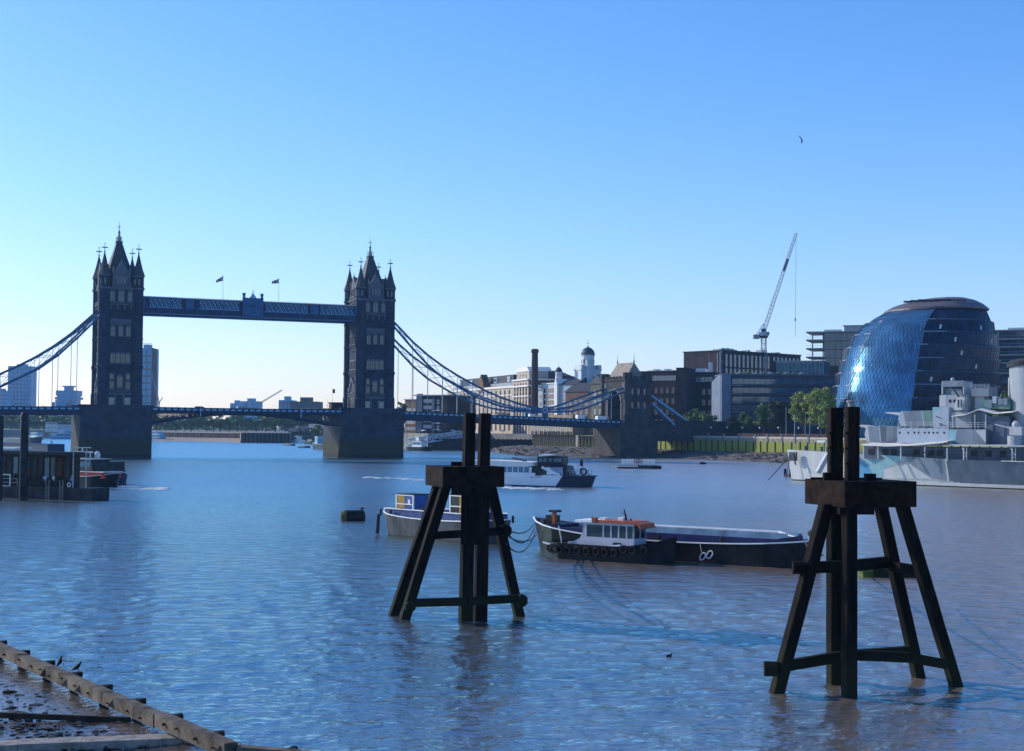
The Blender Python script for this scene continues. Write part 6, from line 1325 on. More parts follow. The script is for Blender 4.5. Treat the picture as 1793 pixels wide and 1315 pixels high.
# superstructure
o1, (x0, x1, zb, zt) = wbox('superstructure', 1571, 1661, 749, 776, -4.6, M_wp)
m = MB().use(MT['dark'])
for px in (1575, 1590, 1601, 1608, 1619, 1626, 1634, 1641, 1653): a, z = S(px, 757.5, -4.65); m.lathe([(.17, 0), (.17, .06)], 0, 0, 8) if False else m.add([(a+.2*math.cos(q*PI/4), -4.63, z+.22*math.sin(q*PI/4)) for q in range(8)], [tuple(range(8))])
m.build('porthole', o1)
def pans(mb, polys, off, par, nm='camouflage'):
    for pts, m_ in polys: MB().use(m_).add([(S(px, py, off)[0], off, S(px, py, off)[1]) for px, py in pts], [tuple(range(len(pts)))]).build(nm, par)
o2, (y0, y1, zb2, zt2) = wbox('superstructure', 1661.5, 1726, 751, 778, -4.9, M_wm)
pans(MB(), [([(1661.6, 778), (1661.6, 753), (1676, 753), (1673, 772)], M_wt), ([(1726, 752), (1708, 754), (1726, 775)], M_ww)], -4.93, o2)
def rails(mb, px0, px1, ytop, ybot, off, n=9):
    xa, za = S(px0, ytop, off); xb, _ = S(px1, ytop, off); _, zb = S((px0+px1)/2, ybot, off)
    for t in (0, .33, .66): mb.beam((xa, off, za-(za-zb)*t), (xb, off, za-(za-zb)*t), .06)
    for k in range(n): x = xa+(xb-xa)*k/(n-1); mb.box(x-.04, x+.04, off-.04, off+.04, zb, za)
    return mb
rails(MB().use(M_ww), 1573, 1725, 739, 750, -4.7, 14).build('railing', o1)
def turret(par, px0, px1, ytop, ybot, off, m1, m2, m3, gl, gy):
    xa, zt = S(px0, ytop, off); xb, _ = S(px1, ytop, off); _, zb = S((px0+px1)/2, ybot, off); L = xb-xa
    t = MB().use(m1).prof([(xa+.1*L, zb), (xa+.02*L, zb+(zt-zb)*.45), (xa+.10*L, zt-.1), (xb, zt), (xb, zb)], off, -off)
    t.use(MT['steel']).lathe([(2.6, zb-.8), (2.6, zb)], (xa+xb)/2, 0, 18); o = t.build('gun_turret', par)
    mb = MB(); e = off-.02
    mb.use(m2).add([(xa+.25*L, e, zb+.05), (xa+.72*L, e, zb+.05), (xa+.66*L, e, zt-.05), (xa+.16*L, e, zt-.1)], [(0,1,2,3)]); mb.use(m3).add([(xa+.76*L, e, zb+.05), (xb, e, zb+.05), (xb, e, zt-.05), (xa+.7*L, e, zt-.05)], [(0,1,2,3)]); mb.build('side_panel', o)
    for k, y in enumerate((-1.6, 0, 1.6)):
        zg = S(px0, gy, y)[1]; MB().use(M_ww).tube((xa+.1, y, zg-.15), (xa-gl*.45, y, zg+.1), .26, .22, 8).tube((xa-gl*.45, y, zg+.1), (xa-gl, y, zg+.25), .2, .15, 8).build('gun_barrel', o)
    return o
turret(ws, 1571, 1634, 719, 746, -3.1, M_wp, M_wm, M_wgr, 3.2, 725)
turret(ws, 1513, 1552, 745.5, 773, -3.0, M_ww, M_wm, M_wd, 3.0, 747)
b1, q = wbox('bridge_block', 1633, 1661, 713, 749, -3.6, M_wp); pans(MB(), [([(1638, 727), (1652, 734), (1640, 731)], M_wd), ([(1645, 740), (1660, 746), (1645, 746)], M_wd), ([(1633.5, 713.5), (1650, 713.5), (1633.5, 722)], M_wt)], -3.63, b1)
wbox('bridge_block', 1652, 1700, 722, 749, -3.2, M_wg); b2, q = wbox('bridge_tower', 1645, 1693, 692, 722, -2.6, M_wg)
pans(MB(), [([(1645, 693), (1657, 691), (1656, 712), (1645, 712)], M_ww)], -2.63, b2); m = MB().use(MT['dark'])
for px in (1661, 1669, 1677): a, z = S(px, 705, -2.65); m.box(a, a+.5, -2.66, -2.6, z, z+.6)
m.build('bridge_window', b2)
dr_, q = wbox('gun_director', 1649, 1688, 667, 677, -1.9, M_wm); 
m = MB().use(M_ww)
for px in (1649.5, 1687): a, z = S(px, 678, -1.9); _, zl = S(px, 691, -1.9); m.box(a-.12, a+.12, -1.9, 1.9, zl, z+1)
a, z = S(1668, 666, 0); m.ball((a, 0, z+.15), .4, 8, 5); m.build('director_leg', dr_)
wbox('director_base', 1655, 1684, 681, 692, -1.4, M_wm); p2, q = wbox('platform', 1701, 1731, 678, 694, -1.9, M_wm); rails(MB().use(M_wg), 1700, 1732, 673, 679, -2.0, 5).build('railing', p2)
wbox('platform_column', 1707, 1723, 694, 716, -1.1, M_ww); wbox('signal_deck', 1722, 1768, 700, 716, -2.4, M_wgr); 
m = MB().use(M_wt); rg = random.Random(9)
for px, py, w, h in ((1731, 700, 6, 14), (1738, 694, 7, 12), (1748, 698, 8, 10), (1757, 697, 7, 12)): 
    xa, za = S(px, py, -2.7); xb, _ = S(px+w, py, -2.7); _, zc = S(px, py+h, -2.7); m.use(rg.choice((M_wt, M_wm, M_wp))).box(xa, xb, -2.8, -1, zc, za)
m.build('signal_locker', ws)
m = MB(); a0, z0 = S(1673, 718, -3.4); a1, z1 = S(1690, 695, -3.4)
m.use(M_ww).prof([(a0, z0), (a0+.1, z0+1.4), (a0+.8, z1), (a1+.2, z1-.1), (a1-.3, z0+1.2), (a1-.5, z0)], -3.9, -2.7).use(MT['dark']).box(a0+.7, a0+.95, -3.95, -3.88, z0+.5, z1-.5).box(a0+1.3, a0+1.5, -3.95, -3.88, z0+.5, z1-.5).beam((a0+.8, -3.2, z1-.2), (a0-.4, -3.2, z1+1.4), .25).build('carley_float', ws)
# canopy over the bridge wing
pts = [(1665, 727), (1690, 724), (1712, 714.5), (1740, 722), (1773, 719.5)]; m = MB().use(MT['canvas'])
for (pa, ya), (pb, yb) in zip(pts[:-1], pts[1:]):
    xa, za = S(pa, ya, -4.8); xb, zb_ = S(pb, yb, -4.8); m.add([(xa,-4.8,za-.3),(xb,-4.8,zb_-.3),(xb,0,zb_+.2),(xa,0,za+.2),(xa,-4.8,za-.2),(xb,-4.8,zb_-.2),(xb,0,zb_+.3),(xa,0,za+.3)], [(0,3,2,1),(4,5,6,7),(0,1,5,4),(2,3,7,6)])
m.build('canopy', ws); m = MB().use(M_ww)
for px in (1668, 1707, 1726): xa, za = S(px, 726, -4.7); _, zb_ = S(px, 750, -4.7); m.box(xa-.07, xa+.07, -4.75, -4.6, zb_, za)
m.build('canopy_post', ws)
wbox('midship_house', 1727, 1767, 729, 778, -3.6, M_wd); 
# funnel
xb_, zb_ = S(1812, 742, 0); xt_, zt_ = S(1803, 640, 0); rr_ = 3.9
m = MB().use(M_wg); m.smooth = True; n = 28; R_ = [(zb_-6, 1.0, xb_), (zb_, 1.0, xb_), (zt_-2, .98, xt_+.1), (zt_, .97, xt_)]; vs = []; fs = []
for z, k, xc in R_:
    for i in range(n): a = 2*PI*i/n; vs.append((xc+math.cos(a)*rr_*k, math.sin(a)*2.9*k, z+(math.cos(a)*.45 if z > zb_+5 else 0)))
for k in range(3):
    for i in range(n): fs.append((k*n+i, k*n+(i+1) % n, (k+1)*n+(i+1) % n, (k+1)*n+i))
m.add(vs, fs); m.smooth = False; fo = m.build('funnel', ws)
m = MB().use(MT['dark']); vs = []
for z, k in ((zt_, 1.08), (zt_+.7, 1.1), (zt_+1.3, .95)):
    for i in range(n): a = 2*PI*i/n; vs.append((xt_+math.cos(a)*rr_*k, math.sin(a)*2.9*k, z+math.cos(a)*.45))
m.add(vs, [(k*n+i, k*n+(i+1) % n, (k+1)*n+(i+1) % n, (k+1)*n+i) for k in range(2) for i in range(n)]+[tuple(range(2*n, 3*n))]).build('funnel_cap', fo)
a, z = S(1768, 680, 0); MB().use(M_ww).tube((a, 0, z-2), (a, 0, z+2), .3, .3, 8).build('steam_pipe', fo)
a, z = S(1779, 772, -5.5); m = MB().use(M_wg).lathe([(1.5, z-1.3), (1.5, z+.9)], a, -5.5, 18).use(M_ww).box(a-.9, a+1.4, -6.3, -4.7, z+1.0, z+2.6).tube((a-.8, -5.5, z+2.3), (a-4.0, -5.5, z+3.0), .14, .1, 6).ball((a, -5.5, z+2.9), .8, 8, 5); m.build('twin_gun', ws)
# bow gear
m = MB().use(MT['granite'])
a, z = S(1390, 795, -1.5); m.box(a-.9, a+.9, -2.0, -1.6, z-1.4, z+.4).beam((a, -2.0, z), (a+.9, -2.2, z-2.2), .25).build('anchor', ws)
p1_ = S(1386, 797, -1); m = MB().use(MT['dark']).path([(p1_[0], -1.4, p1_[1]), (p1_[0]-1.8, -2.2, p1_[1]-2.3), (p1_[0]-4.4, -3.5, -.2)], .09, 5).path([(p1_[0]+.5, -2.2, p1_[1]), (p1_[0]+.1, -3.3, .3)], .07, 5).build('anchor_chain', ws)
m = MB().use(MT['steel']).tube((1.0, 0, wz(1)), (1.0, 0, wz(1)+7.5), .09, .05, 6).build('jackstaff', ws)
m = MB().use(M_wd)
for x in (4, 8, 9.5, 13, 15): m.lathe([(.3, wz(x)), (.26, wz(x)+.7), (.36, wz(x)+.75), (.36, wz(x)+.9)], x, -whb(x)*.45, 8)
m.build('bollard', ws)
a, z = S(1449, 800, -7); a2, z2 = S(1432, 832, -9); MB().use(M_ww).beam((a, -7, z+.4), (a2, -9, z2+.5), .9, .9).build('accommodation_ladder', ws)
MB().use(MT['canvas']).box(S(1435, 772, -6)[0], S(1449, 772, -6)[0], -7, -4, S(1440, 775, -6)[1], S(1440, 771, -6)[1]).tube((S(1445, 785, -5)[0], -5, 5.5), (S(1445, 785, -5)[0], -5, S(1440, 775, -6)[1]), .06, .06, 5).build('bow_awning', ws)
rope('rigging wire sloping from the warship funnel towards its forward turret', BPW(0) if False else Vector((W1.x, W1.y, 0))+Vector((ud.x*xt_, ud.y*xt_, zt_)), Vector((W1.x, W1.y, 0))+Vector((ud.x*16, ud.y*16, 8)), .8, .035)
for k, (a_, b_) in enumerate((((14, 0, 9.3), (25, 0, 15.5)), ((2, 0, 11.5), (26, 0, 16)), ((27, 1, 15.5), (xt_-3, 1, zt_)))):
    MB().use(MT['dark']).path([tuple(Vector(a_)+(Vector(b_)-Vector(a_))*q/6-Vector((0, 0, .5*4*(q/6)*(1-q/6)))) for q in range(7)], .035, 4).build('rigging', ws)
x_, z_ = S(1716, 676, 0); MB().use(MT['dark']).tube((x_, 0, z_), (x_, 0, z_+3.2), .08, .04, 5).box(x_-.9, x_+.9, -.04, .04, z_+1.8, z_+1.9).tube((x_+1.2, .5, z_), (x_+1.2, .5, z_+2.0), .05, .03, 5).build('aerial', ws)
# landing stage in front of the bow
la = G(1382, 834, 0); lb = G(1462, 845, 0); ls = thing('landing_stage', 'dark floating landing stage with short posts in front of the warship bow', 'pontoon', la, math.atan2(lb.y-la.y, lb.x-la.x)); L = (lb-la).length
m = MB().use(MT['dark']).box(0, L, -1.2, 1.2, .0, .55).build('deck', ls)
m = MB().use(M_old)
for x in (.4, .12*L+1, L*.45, L*.62, L*.8): MB().use(M_old).box(x-.28, x+.28, -1.3, -.8, -1.5, 1.7).build('post', ls)
MB().use(MT['canvas']).box(L*.5, L*.5+.9, -.9, -.2, .55, 1.9).box(L*.38, L*.38+.7, -.6, .1, .55, 1.5).build('locker', ls)
# ================================================================== PASSENGER CATAMARAN
K1 = G(1030, 854, 0); K2 = G(815, 850, 0); loc, rz, L = place((K1.x, K1.y), (K2.x, K2.y)); kv = VP((K1.x, K1.y), (K2.x, K2.y))
ct = thing('passenger_catamaran', 'white river bus catamaran with dark bow and wheelhouse, passing behind the left dolphin', 'ferry', loc, rz)
def K(px, py): return kv.sz(px, py)
# camera side is +y, hulls at y=0 and y=-7
M_nav = mat('ferry_navy', (.018,.02,.045), .4, var=.3); M_fw = mat('ferry_white', (.74,.74,.76), .4, var=.04, scale=.5)
for y in (0, -6.6):
    m = MB().use(M_fw); k = [K(*p) for p in ((1042, 833), (1030, 854), (812, 847), (812, 838), (900, 838), (940, 837), (960, 831.5))]
    st = [(k[0][0], k[0][1])]
    ks_ = 2.4 if y < 0 else 0; KK = K; K = (lambda px, py: (KK(px, py)[0]+(ks_ if px > 950 else 0), KK(px, py)[1]))
    pr_w = [K(985, 833), K(972, 852.5), K(812, 847), K(812, 836), K(905, 837), (K(935, 834)), K(955, 832)]
    m.prof(pr_w, y-1.3, y).use(M_nav).prof([K(1042, 833), K(1034, 853.5), K(972, 852.8), K(985, 833.2)], y-1.25, y-.05).use(M_nav).prof([K(972, 853.5), K(972, 851.2), K(812, 846), K(812, 848)], y-1.33, y+.03); m.build('hull', ct); K = KK
MB().use(M_fw).prof([K(955, 832), K(955, 838), K(812, 838), K(812, 834)], -6.6, -1.25).use(M_nav).prof([K(1036, 834), K(1030, 839), K(950, 839), K(950, 833)], -5.5, -1.2).build('bridge_deck', ct)
m = MB().use(M_fw).prof([K(929, 837), K(931, 818), K(915, 816), K(812, 812), K(812, 836)], -6.6, -.05); cbn = m.build('saloon', ct)
MB().use(MT['canvas']).prof([K(934, 816), K(930, 809.5), K(860, 806), K(812, 806), K(812, 812), K(915, 817)], -6.8, .15).build('saloon_roof', ct)
m = MB().use(mat('ferry_window_tint', (.06,.16,.27), .12, spec=.8)); xa = K(927, 819)[0]; xb = K(820, 819)[0]; z1 = K(905, 817.5)[1]; z0 = K(905, 827)[1]; m.box(xa, xb, -.06, .0, z0, z1).use(M_fw)
for k_i in range(12): x = xa+(xb-xa)*k_i/11; m.box(x-.07, x+.07, -.03, .03, z0, z1)
m.build('window', cbn)
MB().use(MT['dark']).prof([K(943, 836), K(943, 817), K(929, 817), K(929, 836)], -6.2, -.3).build('boarding_recess', ct)
MB().use(M_fw).box(K(934, 830)[0]-.3, K(930, 830)[0]+.2, -.35, 0, K(930, 837)[1], K(930, 828)[1]).use(mat('life_raft_white', (.7,.7,.7), .4)).box(K(948, 834)[0], K(938, 834)[0], -.6, 0, K(940, 836)[1], K(940, 832.5)[1]).build('door', ct)
m = MB().use(MT['dark']).prof([K(984, 818), K(982, 799.5), K(965, 798), K(938, 800), K(938, 818)], -5.6, -1.2); whh = m.build('wheelhouse', ct)
m = MB().use(M_fw).box(K(962, 798)[0], K(940, 798)[0], -5.4, -1.3, K(950, 799.5)[1], K(950, 798)[1]+.2).use(MT['glassblue'])
for a, b_ in ((941, 947), (949, 955), (958, 964), (967, 981)): m.box(K(b_, 803)[0], K(a, 803)[0], -1.2, -1.15, K(a, 809)[1], K(a, 802.5)[1])
m.build('window', whh)
MB().use(M_nav).prof([K(997, 834), K(990, 815), K(984, 813), K(960, 815), K(960, 818), K(975, 834)], -5.9, -.6).build('front_screen', ct)
MB().use(mat('ferry_panel_blue', (.25,.32,.42), .4)).prof([K(985, 832), K(984, 818), K(961, 819), K(972, 832)], -.62, -.5).build('side_panel', ct)
def kb(p, q, w, y=-.2, m_=M_fw): a = K(*p); b = K(*q); return MB().use(m_).beam((a[0], y, a[1]), (b[0], y, b[1]), w)
kb((948, 818), (980, 832), .38).build('diagonal_strut', ct); kb((994, 813), (1012, 814.5), .3).build('bow_arch', ct); kb((1010, 814), (1038, 830), .3).build('bow_arch', ct); kb((1012, 815), (1009, 828), .2).build('bow_arch', ct)
a = K(1022, 826); m = MB().use(M_nav); pts = [(a[0]+.55*math.cos(2*PI*k/12), .05, a[1]+.55*math.sin(2*PI*k/12)) for k in range(13)]; m.path(pts, .14, 6).build('lifebuoy', ct)
MB().use(M_fw).box(K(1028, 829)[0], K(1014, 829)[0], -1.2, -.2, K(1020, 833)[1], K(1020, 824)[1]).build('bow_locker', ct)
rails(MB(), 0, 0, 0, 0, 0, 2) if False else None
m = MB().use(MT['steel'])
for k_i in range(9): a = K(1036-k_i*5.5, 833); m.box(a[0]-.03, a[0]+.03, -.1, -.05, a[1], a[1]+1.0)
a = K(1036, 833); b_ = K(992, 833); m.beam((a[0], -.07, a[1]+1.0), (b_[0], -.07, b_[1]+1.0), .05); m.build('railing', ct)
a = K(1014, 812); MB().use(MT['dark']).ball((a[0], -2, a[1]+.5), .3, 8, 5).box(a[0]-.25, a[0]+.25, -2.2, -1.8, a[1]-2, a[1]+.3).build('searchlight', ct)
MB().use(M_wd).tube((K(915, 808)[0], -3, K(915, 808)[1]), (K(890, 806)[0], -3, K(890, 806)[1]+.4), .2, .2, 6).build('roof_vent', ct)
# ---- smaller float with two white boxes
a = G(1078, 820, 0); b_ = G(1158, 821, 0); fp = thing('work_pontoon', 'low work pontoon carrying two white boxes in mid river', 'pontoon', a, math.atan2(b_.y-a.y, b_.x-a.x)); L = (b_-a).length
MB().use(MT['dark']).box(.6, L*.93, -1.6, 1.6, .1, .9).use(MT['canvas']).box(0, L*.5, -1.9, -1.5, .5, .8).use(M_old).box(L*.82, L, -1.8, .6, -.2, .8).build('deck', fp)
for x in (.13, .60): MB().use(MT['canvas']).box(L*x, L*(x+.26), -1.2, 1.2, .9, 2.4).use(MT['steel']).box(L*(x+.085), L*(x+.09), -1.23, -1.2, .9, 2.4).box(L*(x+.17), L*(x+.175), -1.23, -1.2, .9, 2.4).build('box', fp)
MB().use(MT['dark']).tube((L*.5, 0, .9), (L*.5, 0, 3.1), .08, .05, 5).ball((L*.5, 0, 3.1), .15, 6, 4).build('mast', fp)
bd = G(1230, 813, 0); t = thing('mooring_buoy', 'tiny dark buoy close to the mud right of the work pontoon', 'buoy', bd); MB().use(MT['black']).ball((0, 0, .25), .8, 10, 6, (1.5, .8, .6)).build('float', t)
# ================================================================== SIMPLE BOATS
def boat(label, a, b, beam=3., h=1.2, col=None, cabin=None, roof=None, name='motor_boat', cat='boat', mast=0, group=None, deck=None, bowl=.35, cabs=None):
    """a = bow pixel at the waterline, b = stern pixel"""
    A = G(*a, 0); B = G(*b, 0); loc, rz, L = place((A.x, A.y), (B.x, B.y)); t = thing(name, label, cat, loc, rz, group)
    m = MB(); hull(m, L, beam, h*1.35, h, h*1.05, bow=bowl, stern=.1, mh=col or MT['black'], mdeck=deck or MT['steel'], rail=MT['canvas'], sq_stern=True); m.build('hull', t)
    for (x0, x1, z0, z1, mw, mr, gl) in (cabs or [(.35, .8, h*.9, h*.9+1.5, cabin or MT['white'], roof or MT['white'], 1)]):
        w = beam*.36; c = MB().use(mw).prof([(L*x0, z0), (L*x0+.35, z1), (L*x1, z1), (L*x1, z0)], -w, w).build('cabin', t)
        if gl: MB().use(MT['glassblue']).box(L*x0+.5, L*x1-.2, -w-.03, w+.03, z0+(z1-z0)*.4, z1-(z1-z0)*.18).build('window', c)
        MB().use(mr).box(L*x0, L*x1+.15, -w-.15, w+.15, z1, z1+.12).build('roof', c)
    if mast: MB().use(MT['steel']).tube((L*.5, 0, h), (L*.5, 0, h+mast), .07, .04, 5).box(L*.5-.5, L*.5+.5, -.04, .04, h+mast*.7, h+mast*.7+.08).build('mast', t)
    return t
boat('white and red workboat moored at the foot of the truss gangway', (757, 790), (716, 789), 4.5, 1.8, MT['black'], cabs=[(.35, .75, 1.6, 4.4, MT['white'], MT['red'], 1), (.45, .6, 4.4, 6.2, MT['white'], MT['white'], 0)], mast=8)
boat('blue grey river cruiser on the far water just right of the left pier', (290, 772), (262, 771.5), 6, 2.0, M_far, cabs=[(.2, .95, 1.8, 4.2, M_far2, MT['canvas'], 1), (.3, .8, 4.3, 6.2, MT['lblue'], MT['white'], 1)], name='river_cruiser')
boat('long pale river cruiser far off beneath the left side span', (88, 769), (136, 768.5), 7, 2.0, M_far2, cabs=[(.1, .95, 1.8, 4.0, MT['lblue'], MT['white'], 1), (.4, .55, 4.1, 6.4, M_far2, MT['white'], 0)], name='river_cruiser')
boat('low dark lighter moored far left below the deck, bluff end to the right', (72, 781), (18, 779), 8, 3.4, MT['blued'], cabs=[(.5, .9, 3.2, 4.2, MT['blued'], MT['dark'], 0)], name='lighter')
boat('far pale moored barge with clutter in front of the left far shore', (75, 770), (48, 769), 6, 2.4, MT['zinc'], cabs=[(.2, .6, 2.2, 4.6, MT['lblue'], MT['white'], 1)], name='moored_barge', mast=6)
boat('small dark rowing boat, the left of two in front of the far piled wall', (517, 780.5), (499, 780), 2.4, .8, MT['black'], cabs=[(.4, .5, .6, .9, MT['dark'], MT['dark'], 0)], name='rowing_boat')
boat('small dark rowing boat nearer and right of the other under the bascule', (543, 784.5), (524, 784), 2.4, .8, MT['black'], cabs=[(.4, .5, .6, .9, MT['dark'], MT['dark'], 0)], name='rowing_boat')
boat('white masted boat by the far piled wall under the right bascule', (532, 776), (514, 775.5), 5, 1.6, MT['white'], cabs=[(.4, .8, 1.4, 4.2, MT['white'], MT['white'], 1)], mast=12)
boat('dark tug with pale wheelhouse beside the right pier', (549, 786), (575, 787), 5, 2.4, MT['black'], cabs=[(.3, .5, 2.0, 5.8, MT['lblue'], MT['white'], 1)], name='tug_boat', mast=8)
boat('black moored launch between the masted boat and the dark tug', (556, 778), (536, 777.5), 4, 1.8, MT['black'], cabs=[(.3, .7, 1.5, 3.0, MT['dark'], MT['dark'], 1)], name='motor_launch')
# ---- gangway and pier by the right tower
a = D(713, 777, 655); b_ = D(812, 760, 668); gw = thing('truss_gangway', 'pale blue grey truss gangway sloping down to a floating pier right of the bridge', 'gangway', (a.x, a.y, 0), math.atan2(b_.y-a.y, b_.x-a.x)); L = (Vector(b_)-Vector(a)).length
zA, zB = D(713, 777, 655).z, D(812, 762, 668).z
for y in (-1.2, 1.2):
    m = MB().use(MT['lblue']); f = lambda u, h: (L*u, y, zA-.9+(zB-zA+.3)*u+h); n = 9
    m.beam(f(0, 0), f(1, 0), .3, .45).beam(f(.02, 2.6), f(.92, 2.9), .28, .35)
    for k in range(n): m.beam(f(k/n, 0), f((k+.5)/n, 2.7), .18).beam(f((k+.5)/n, 2.7), f((k+1)/n, 0), .18)
    m.build('truss', gw)
MB().use(MT['steel']).beam((0, 0, zA-.8), (L, 0, zB-.6), 2.3, .15).build('walkway', gw)
a = G(706, 786, 0); b_ = G(760, 788, 0); fpn = thing('floating_pier', 'cluttered floating pier pontoon at the foot of the gangway', 'pontoon', a, math.atan2(b_.y-a.y, b_.x-a.x)); MB().use(MT['dark']).box(0, 13, 0, 6, -.3, 1.3).build('deck', fpn); MB().use(MT['white']).box(2, 3.5, 1, 3, 1.3, 4).use(MT['steel']).tube((6, 2, 1.3), (6, 2, 6.5), .2, .15, 6).tube((11, 2, 1.3), (11, 2, 5.5), .2, .15, 6).build('shelter', fpn)
tr = thing('quay_terrace', 'pale terrace with railings and awnings on the wall above the gangway', 'terrace', D(712, 760, 690)); tr.location.z = 0
m = MB().use(MT['concrete']).box(0, 62, 0, 8, 3, 6.6).use(MT['canvas']).box(0, 60, -.3, 0, 6.5, 7.0).build('platform', tr)
for x in (8, 16, 22, 40, 46): MB().use(MT['canvas']).lathe([(1.7, 8.8), (.1, 9.6)], x, 3, 8).use(MT['steel']).tube((x, 3, 6.6), (x, 3, 9), .06, .06, 5).build('parasol', tr)
# ================================================================== PEOPLE
def person_data(name, top, leg, pose='stand', arm=0.):
    me = bpy.data.meshes.new(name)
    J = {'pel': (0, 0, .93), 'ch': (0, 0, 1.22), 'nk': (0, 0, 1.46), 'hd': (0, .01, 1.60), 'ht': (0, .01, 1.74), 'ls': (-.17, 0, 1.40), 'rs': (.17, 0, 1.40), 'le': (-.24, .02, 1.14), 're': (.24, .02, 1.14), 'lw': (-.25, -.06, .90), 'rw': (.25, -.06, .90), 'lf': (-.25, -.08, .80), 'rf': (.25, -.08, .80), 'lh': (-.09, 0, .88), 'rh': (.09, 0, .88), 'lk': (-.11, -.02, .48), 'rk': (.11, -.02, .48), 'la': (-.12, .02, .08), 'ra': (.12, .02, .08), 'lt': (-.12, -.14, .04), 'rt': (.12, -.14, .04)}
    if pose == 'sit':
        J.update(lk=(-.12, -.42, .90), rk=(.12, -.42, .90), la=(-.12, -.46, .48), ra=(.12, -.46, .48), lt=(-.12, -.60, .44), rt=(.12, -.60, .44), lw=(-.18, -.3, .98), rw=(.18, -.3, .98), lf=(-.14, -.38, .98), rf=(.14, -.38, .98))
    R_ = dict(pel=.15, ch=.155, nk=.06, hd=.10, ht=.075, ls=.075, rs=.075, le=.05, re=.05, lw=.036, rw=.036, lf=.032, rf=.032, lh=.10, rh=.10, lk=.065, rk=.065, la=.045, ra=.045, lt=.035, rt=.035)
    E = [('pel', 'ch'), ('ch', 'nk'), ('nk', 'hd'), ('hd', 'ht'), ('ch', 'ls'), ('ch', 'rs'), ('ls', 'le'), ('rs', 're'), ('le', 'lw'), ('re', 'rw'), ('lw', 'lf'), ('rw', 'rf'), ('pel', 'lh'), ('pel', 'rh'), ('lh', 'lk'), ('rh', 'rk'), ('lk', 'la'), ('rk', 'ra'), ('la', 'lt'), ('ra', 'rt')]
    ks = list(J); me.from_pydata([J[k] for k in ks], [(ks.index(a), ks.index(b)) for a, b in E], []); return me, ks, R_
def skin_mat(top, leg):
    m = mat('clothing', top, .8, var=.1, scale=6); n, b = nodes_of(m); tc = n.nodes.new('ShaderNodeTexCoord'); sp = n.nodes.new('ShaderNodeSeparateXYZ'); n.links.new(tc.outputs['Object'], sp.inputs[0])
    rp = n.nodes.new('ShaderNodeValToRGB'); rp.color_ramp.interpolation = 'CONSTANT'; e = rp.color_ramp.elements; e[0].position = 0; e[0].color = (.02, .02, .02, 1); e[1].position = .055; e[1].color = (*leg, 1)
    for ps, c in ((.50, top), (.815, (.45, .26, .18)), (.915, (.04, .025, .02))): k = e.new(ps); k.color = (*c, 1)
    dv = n.nodes.new('ShaderNodeMath'); dv.operation = 'DIVIDE'; dv.inputs[1].default_value = 1.82; n.links.new(sp.outputs['Z'], dv.inputs[0]); n.links.new(dv.outputs[0], rp.inputs[0]); n.links.new(rp.outputs[0], b.inputs['Base Color']); return m
def person(label, p, rz, top=(.05, .06, .1), leg=(.03, .03, .05), pose='stand'):
    me, ks, R_ = person_data('person', top, leg, pose); me.materials.append(skin_mat(top, leg)); o = bpy.data.objects.new('person', me); C.objects.link(o); o.location = p; o.rotation_euler = (0, 0, rz)
    sk = o.modifiers.new('skin', 'SKIN'); 
    for i, k in enumerate(ks): sv = me.skin_vertices[0].data[i]; sv.radius = (R_[k]*(1.15 if k in ('ch', 'pel') else 1), R_[k]*(.8 if k in ('ch', 'pel') else 1)); sv.use_root = (k == 'pel')
    su = o.modifiers.new('sub', 'SUBSURF'); su.levels = 1; su.render_levels = 1
    return tag(o, label, 'person')
for i, (px, lab, c) in enumerate(((310, 'person walking on the bascule span, left of the dark car', (.05, .05, .07)), (342, 'person in dark coat crossing just left of the dark car roof', (.02, .02, .03)), (24, 'person on the left side span near the picture edge', (.08, .08, .1)), (75, 'person on the left side span right of the blue rectangular tower', (.04, .05, .09)), (150, 'person by the parapet just left of the left tower', (.1, .1, .1)), (830, 'person on the right side span between the dolphin posts', (.06, .05, .05)), (765, 'person on the right side span above the gangway', (.05, .06, .1)))):
    s = BV(-7).sz(px, 712)[0]; zr = 14.95 if s < 80 else 16.0-2.5*(s-95)/86.4-1.15
    person(lab, BP(s, -7, zr), BTH+PI/2*(i % 2), c)
# ================================================================== LEFT PIER
PA = G(-70, 869, 0); PB_ = G(163, 877, 0); prz = math.atan2(PB_.y-PA.y, PB_.x-PA.x); PL = (PB_-PA).length
lp = thing('floating_pier', 'dark floating river pier with flat canopy, ladders and railings at the left edge', 'pier', PA, prz); pv = VP((PA.x, PA.y), (PB_.x, PB_.y))
def P(px, py, off=0): return pv.sz(px, py)
M_pd = mat('pier_dark_hull', (.022,.026,.034), .6, var=.4, scale=.8)
zd = P(90, 853)[1]
m = MB().use(M_pd).prof([(0, -.4), (PL-.6, -.4), (PL, .2), (PL, zd), (0, zd)], 0, 3.4).use(MT['dark']).box(0, PL+.05, -.12, 0, zd-.25, zd); m.build('pontoon', lp)
zc = P(90, 797)[1]; xr = P(120, 800)[0]
m = MB().use(M_pd).box(-2, xr, -.4, 3.4, zc, zc+.45).use(MT['dark']).box(-2, xr+.1, -.5, -.4, zc+.1, zc+.5).use(MT['white']).box(-2, P(30, 796)[0], -.45, 3, zc+.75, zc+1.0); m.build('canopy', lp)
for px in (8, 62, 96, 118): x = P(px, 820)[0]; MB().use(MT['dark']).box(x-.1, x+.1, .1, .3, zd, zc).build('canopy_post', lp)
m = MB().use(mat('pier_cabin_wall', (.045,.035,.028), .8, var=.4, scale=2)).box(-2, P(112, 820)[0], 2.2, 3.3, zd, zc).build('cabin', lp)
m2 = MB()
rg = random.Random(5)
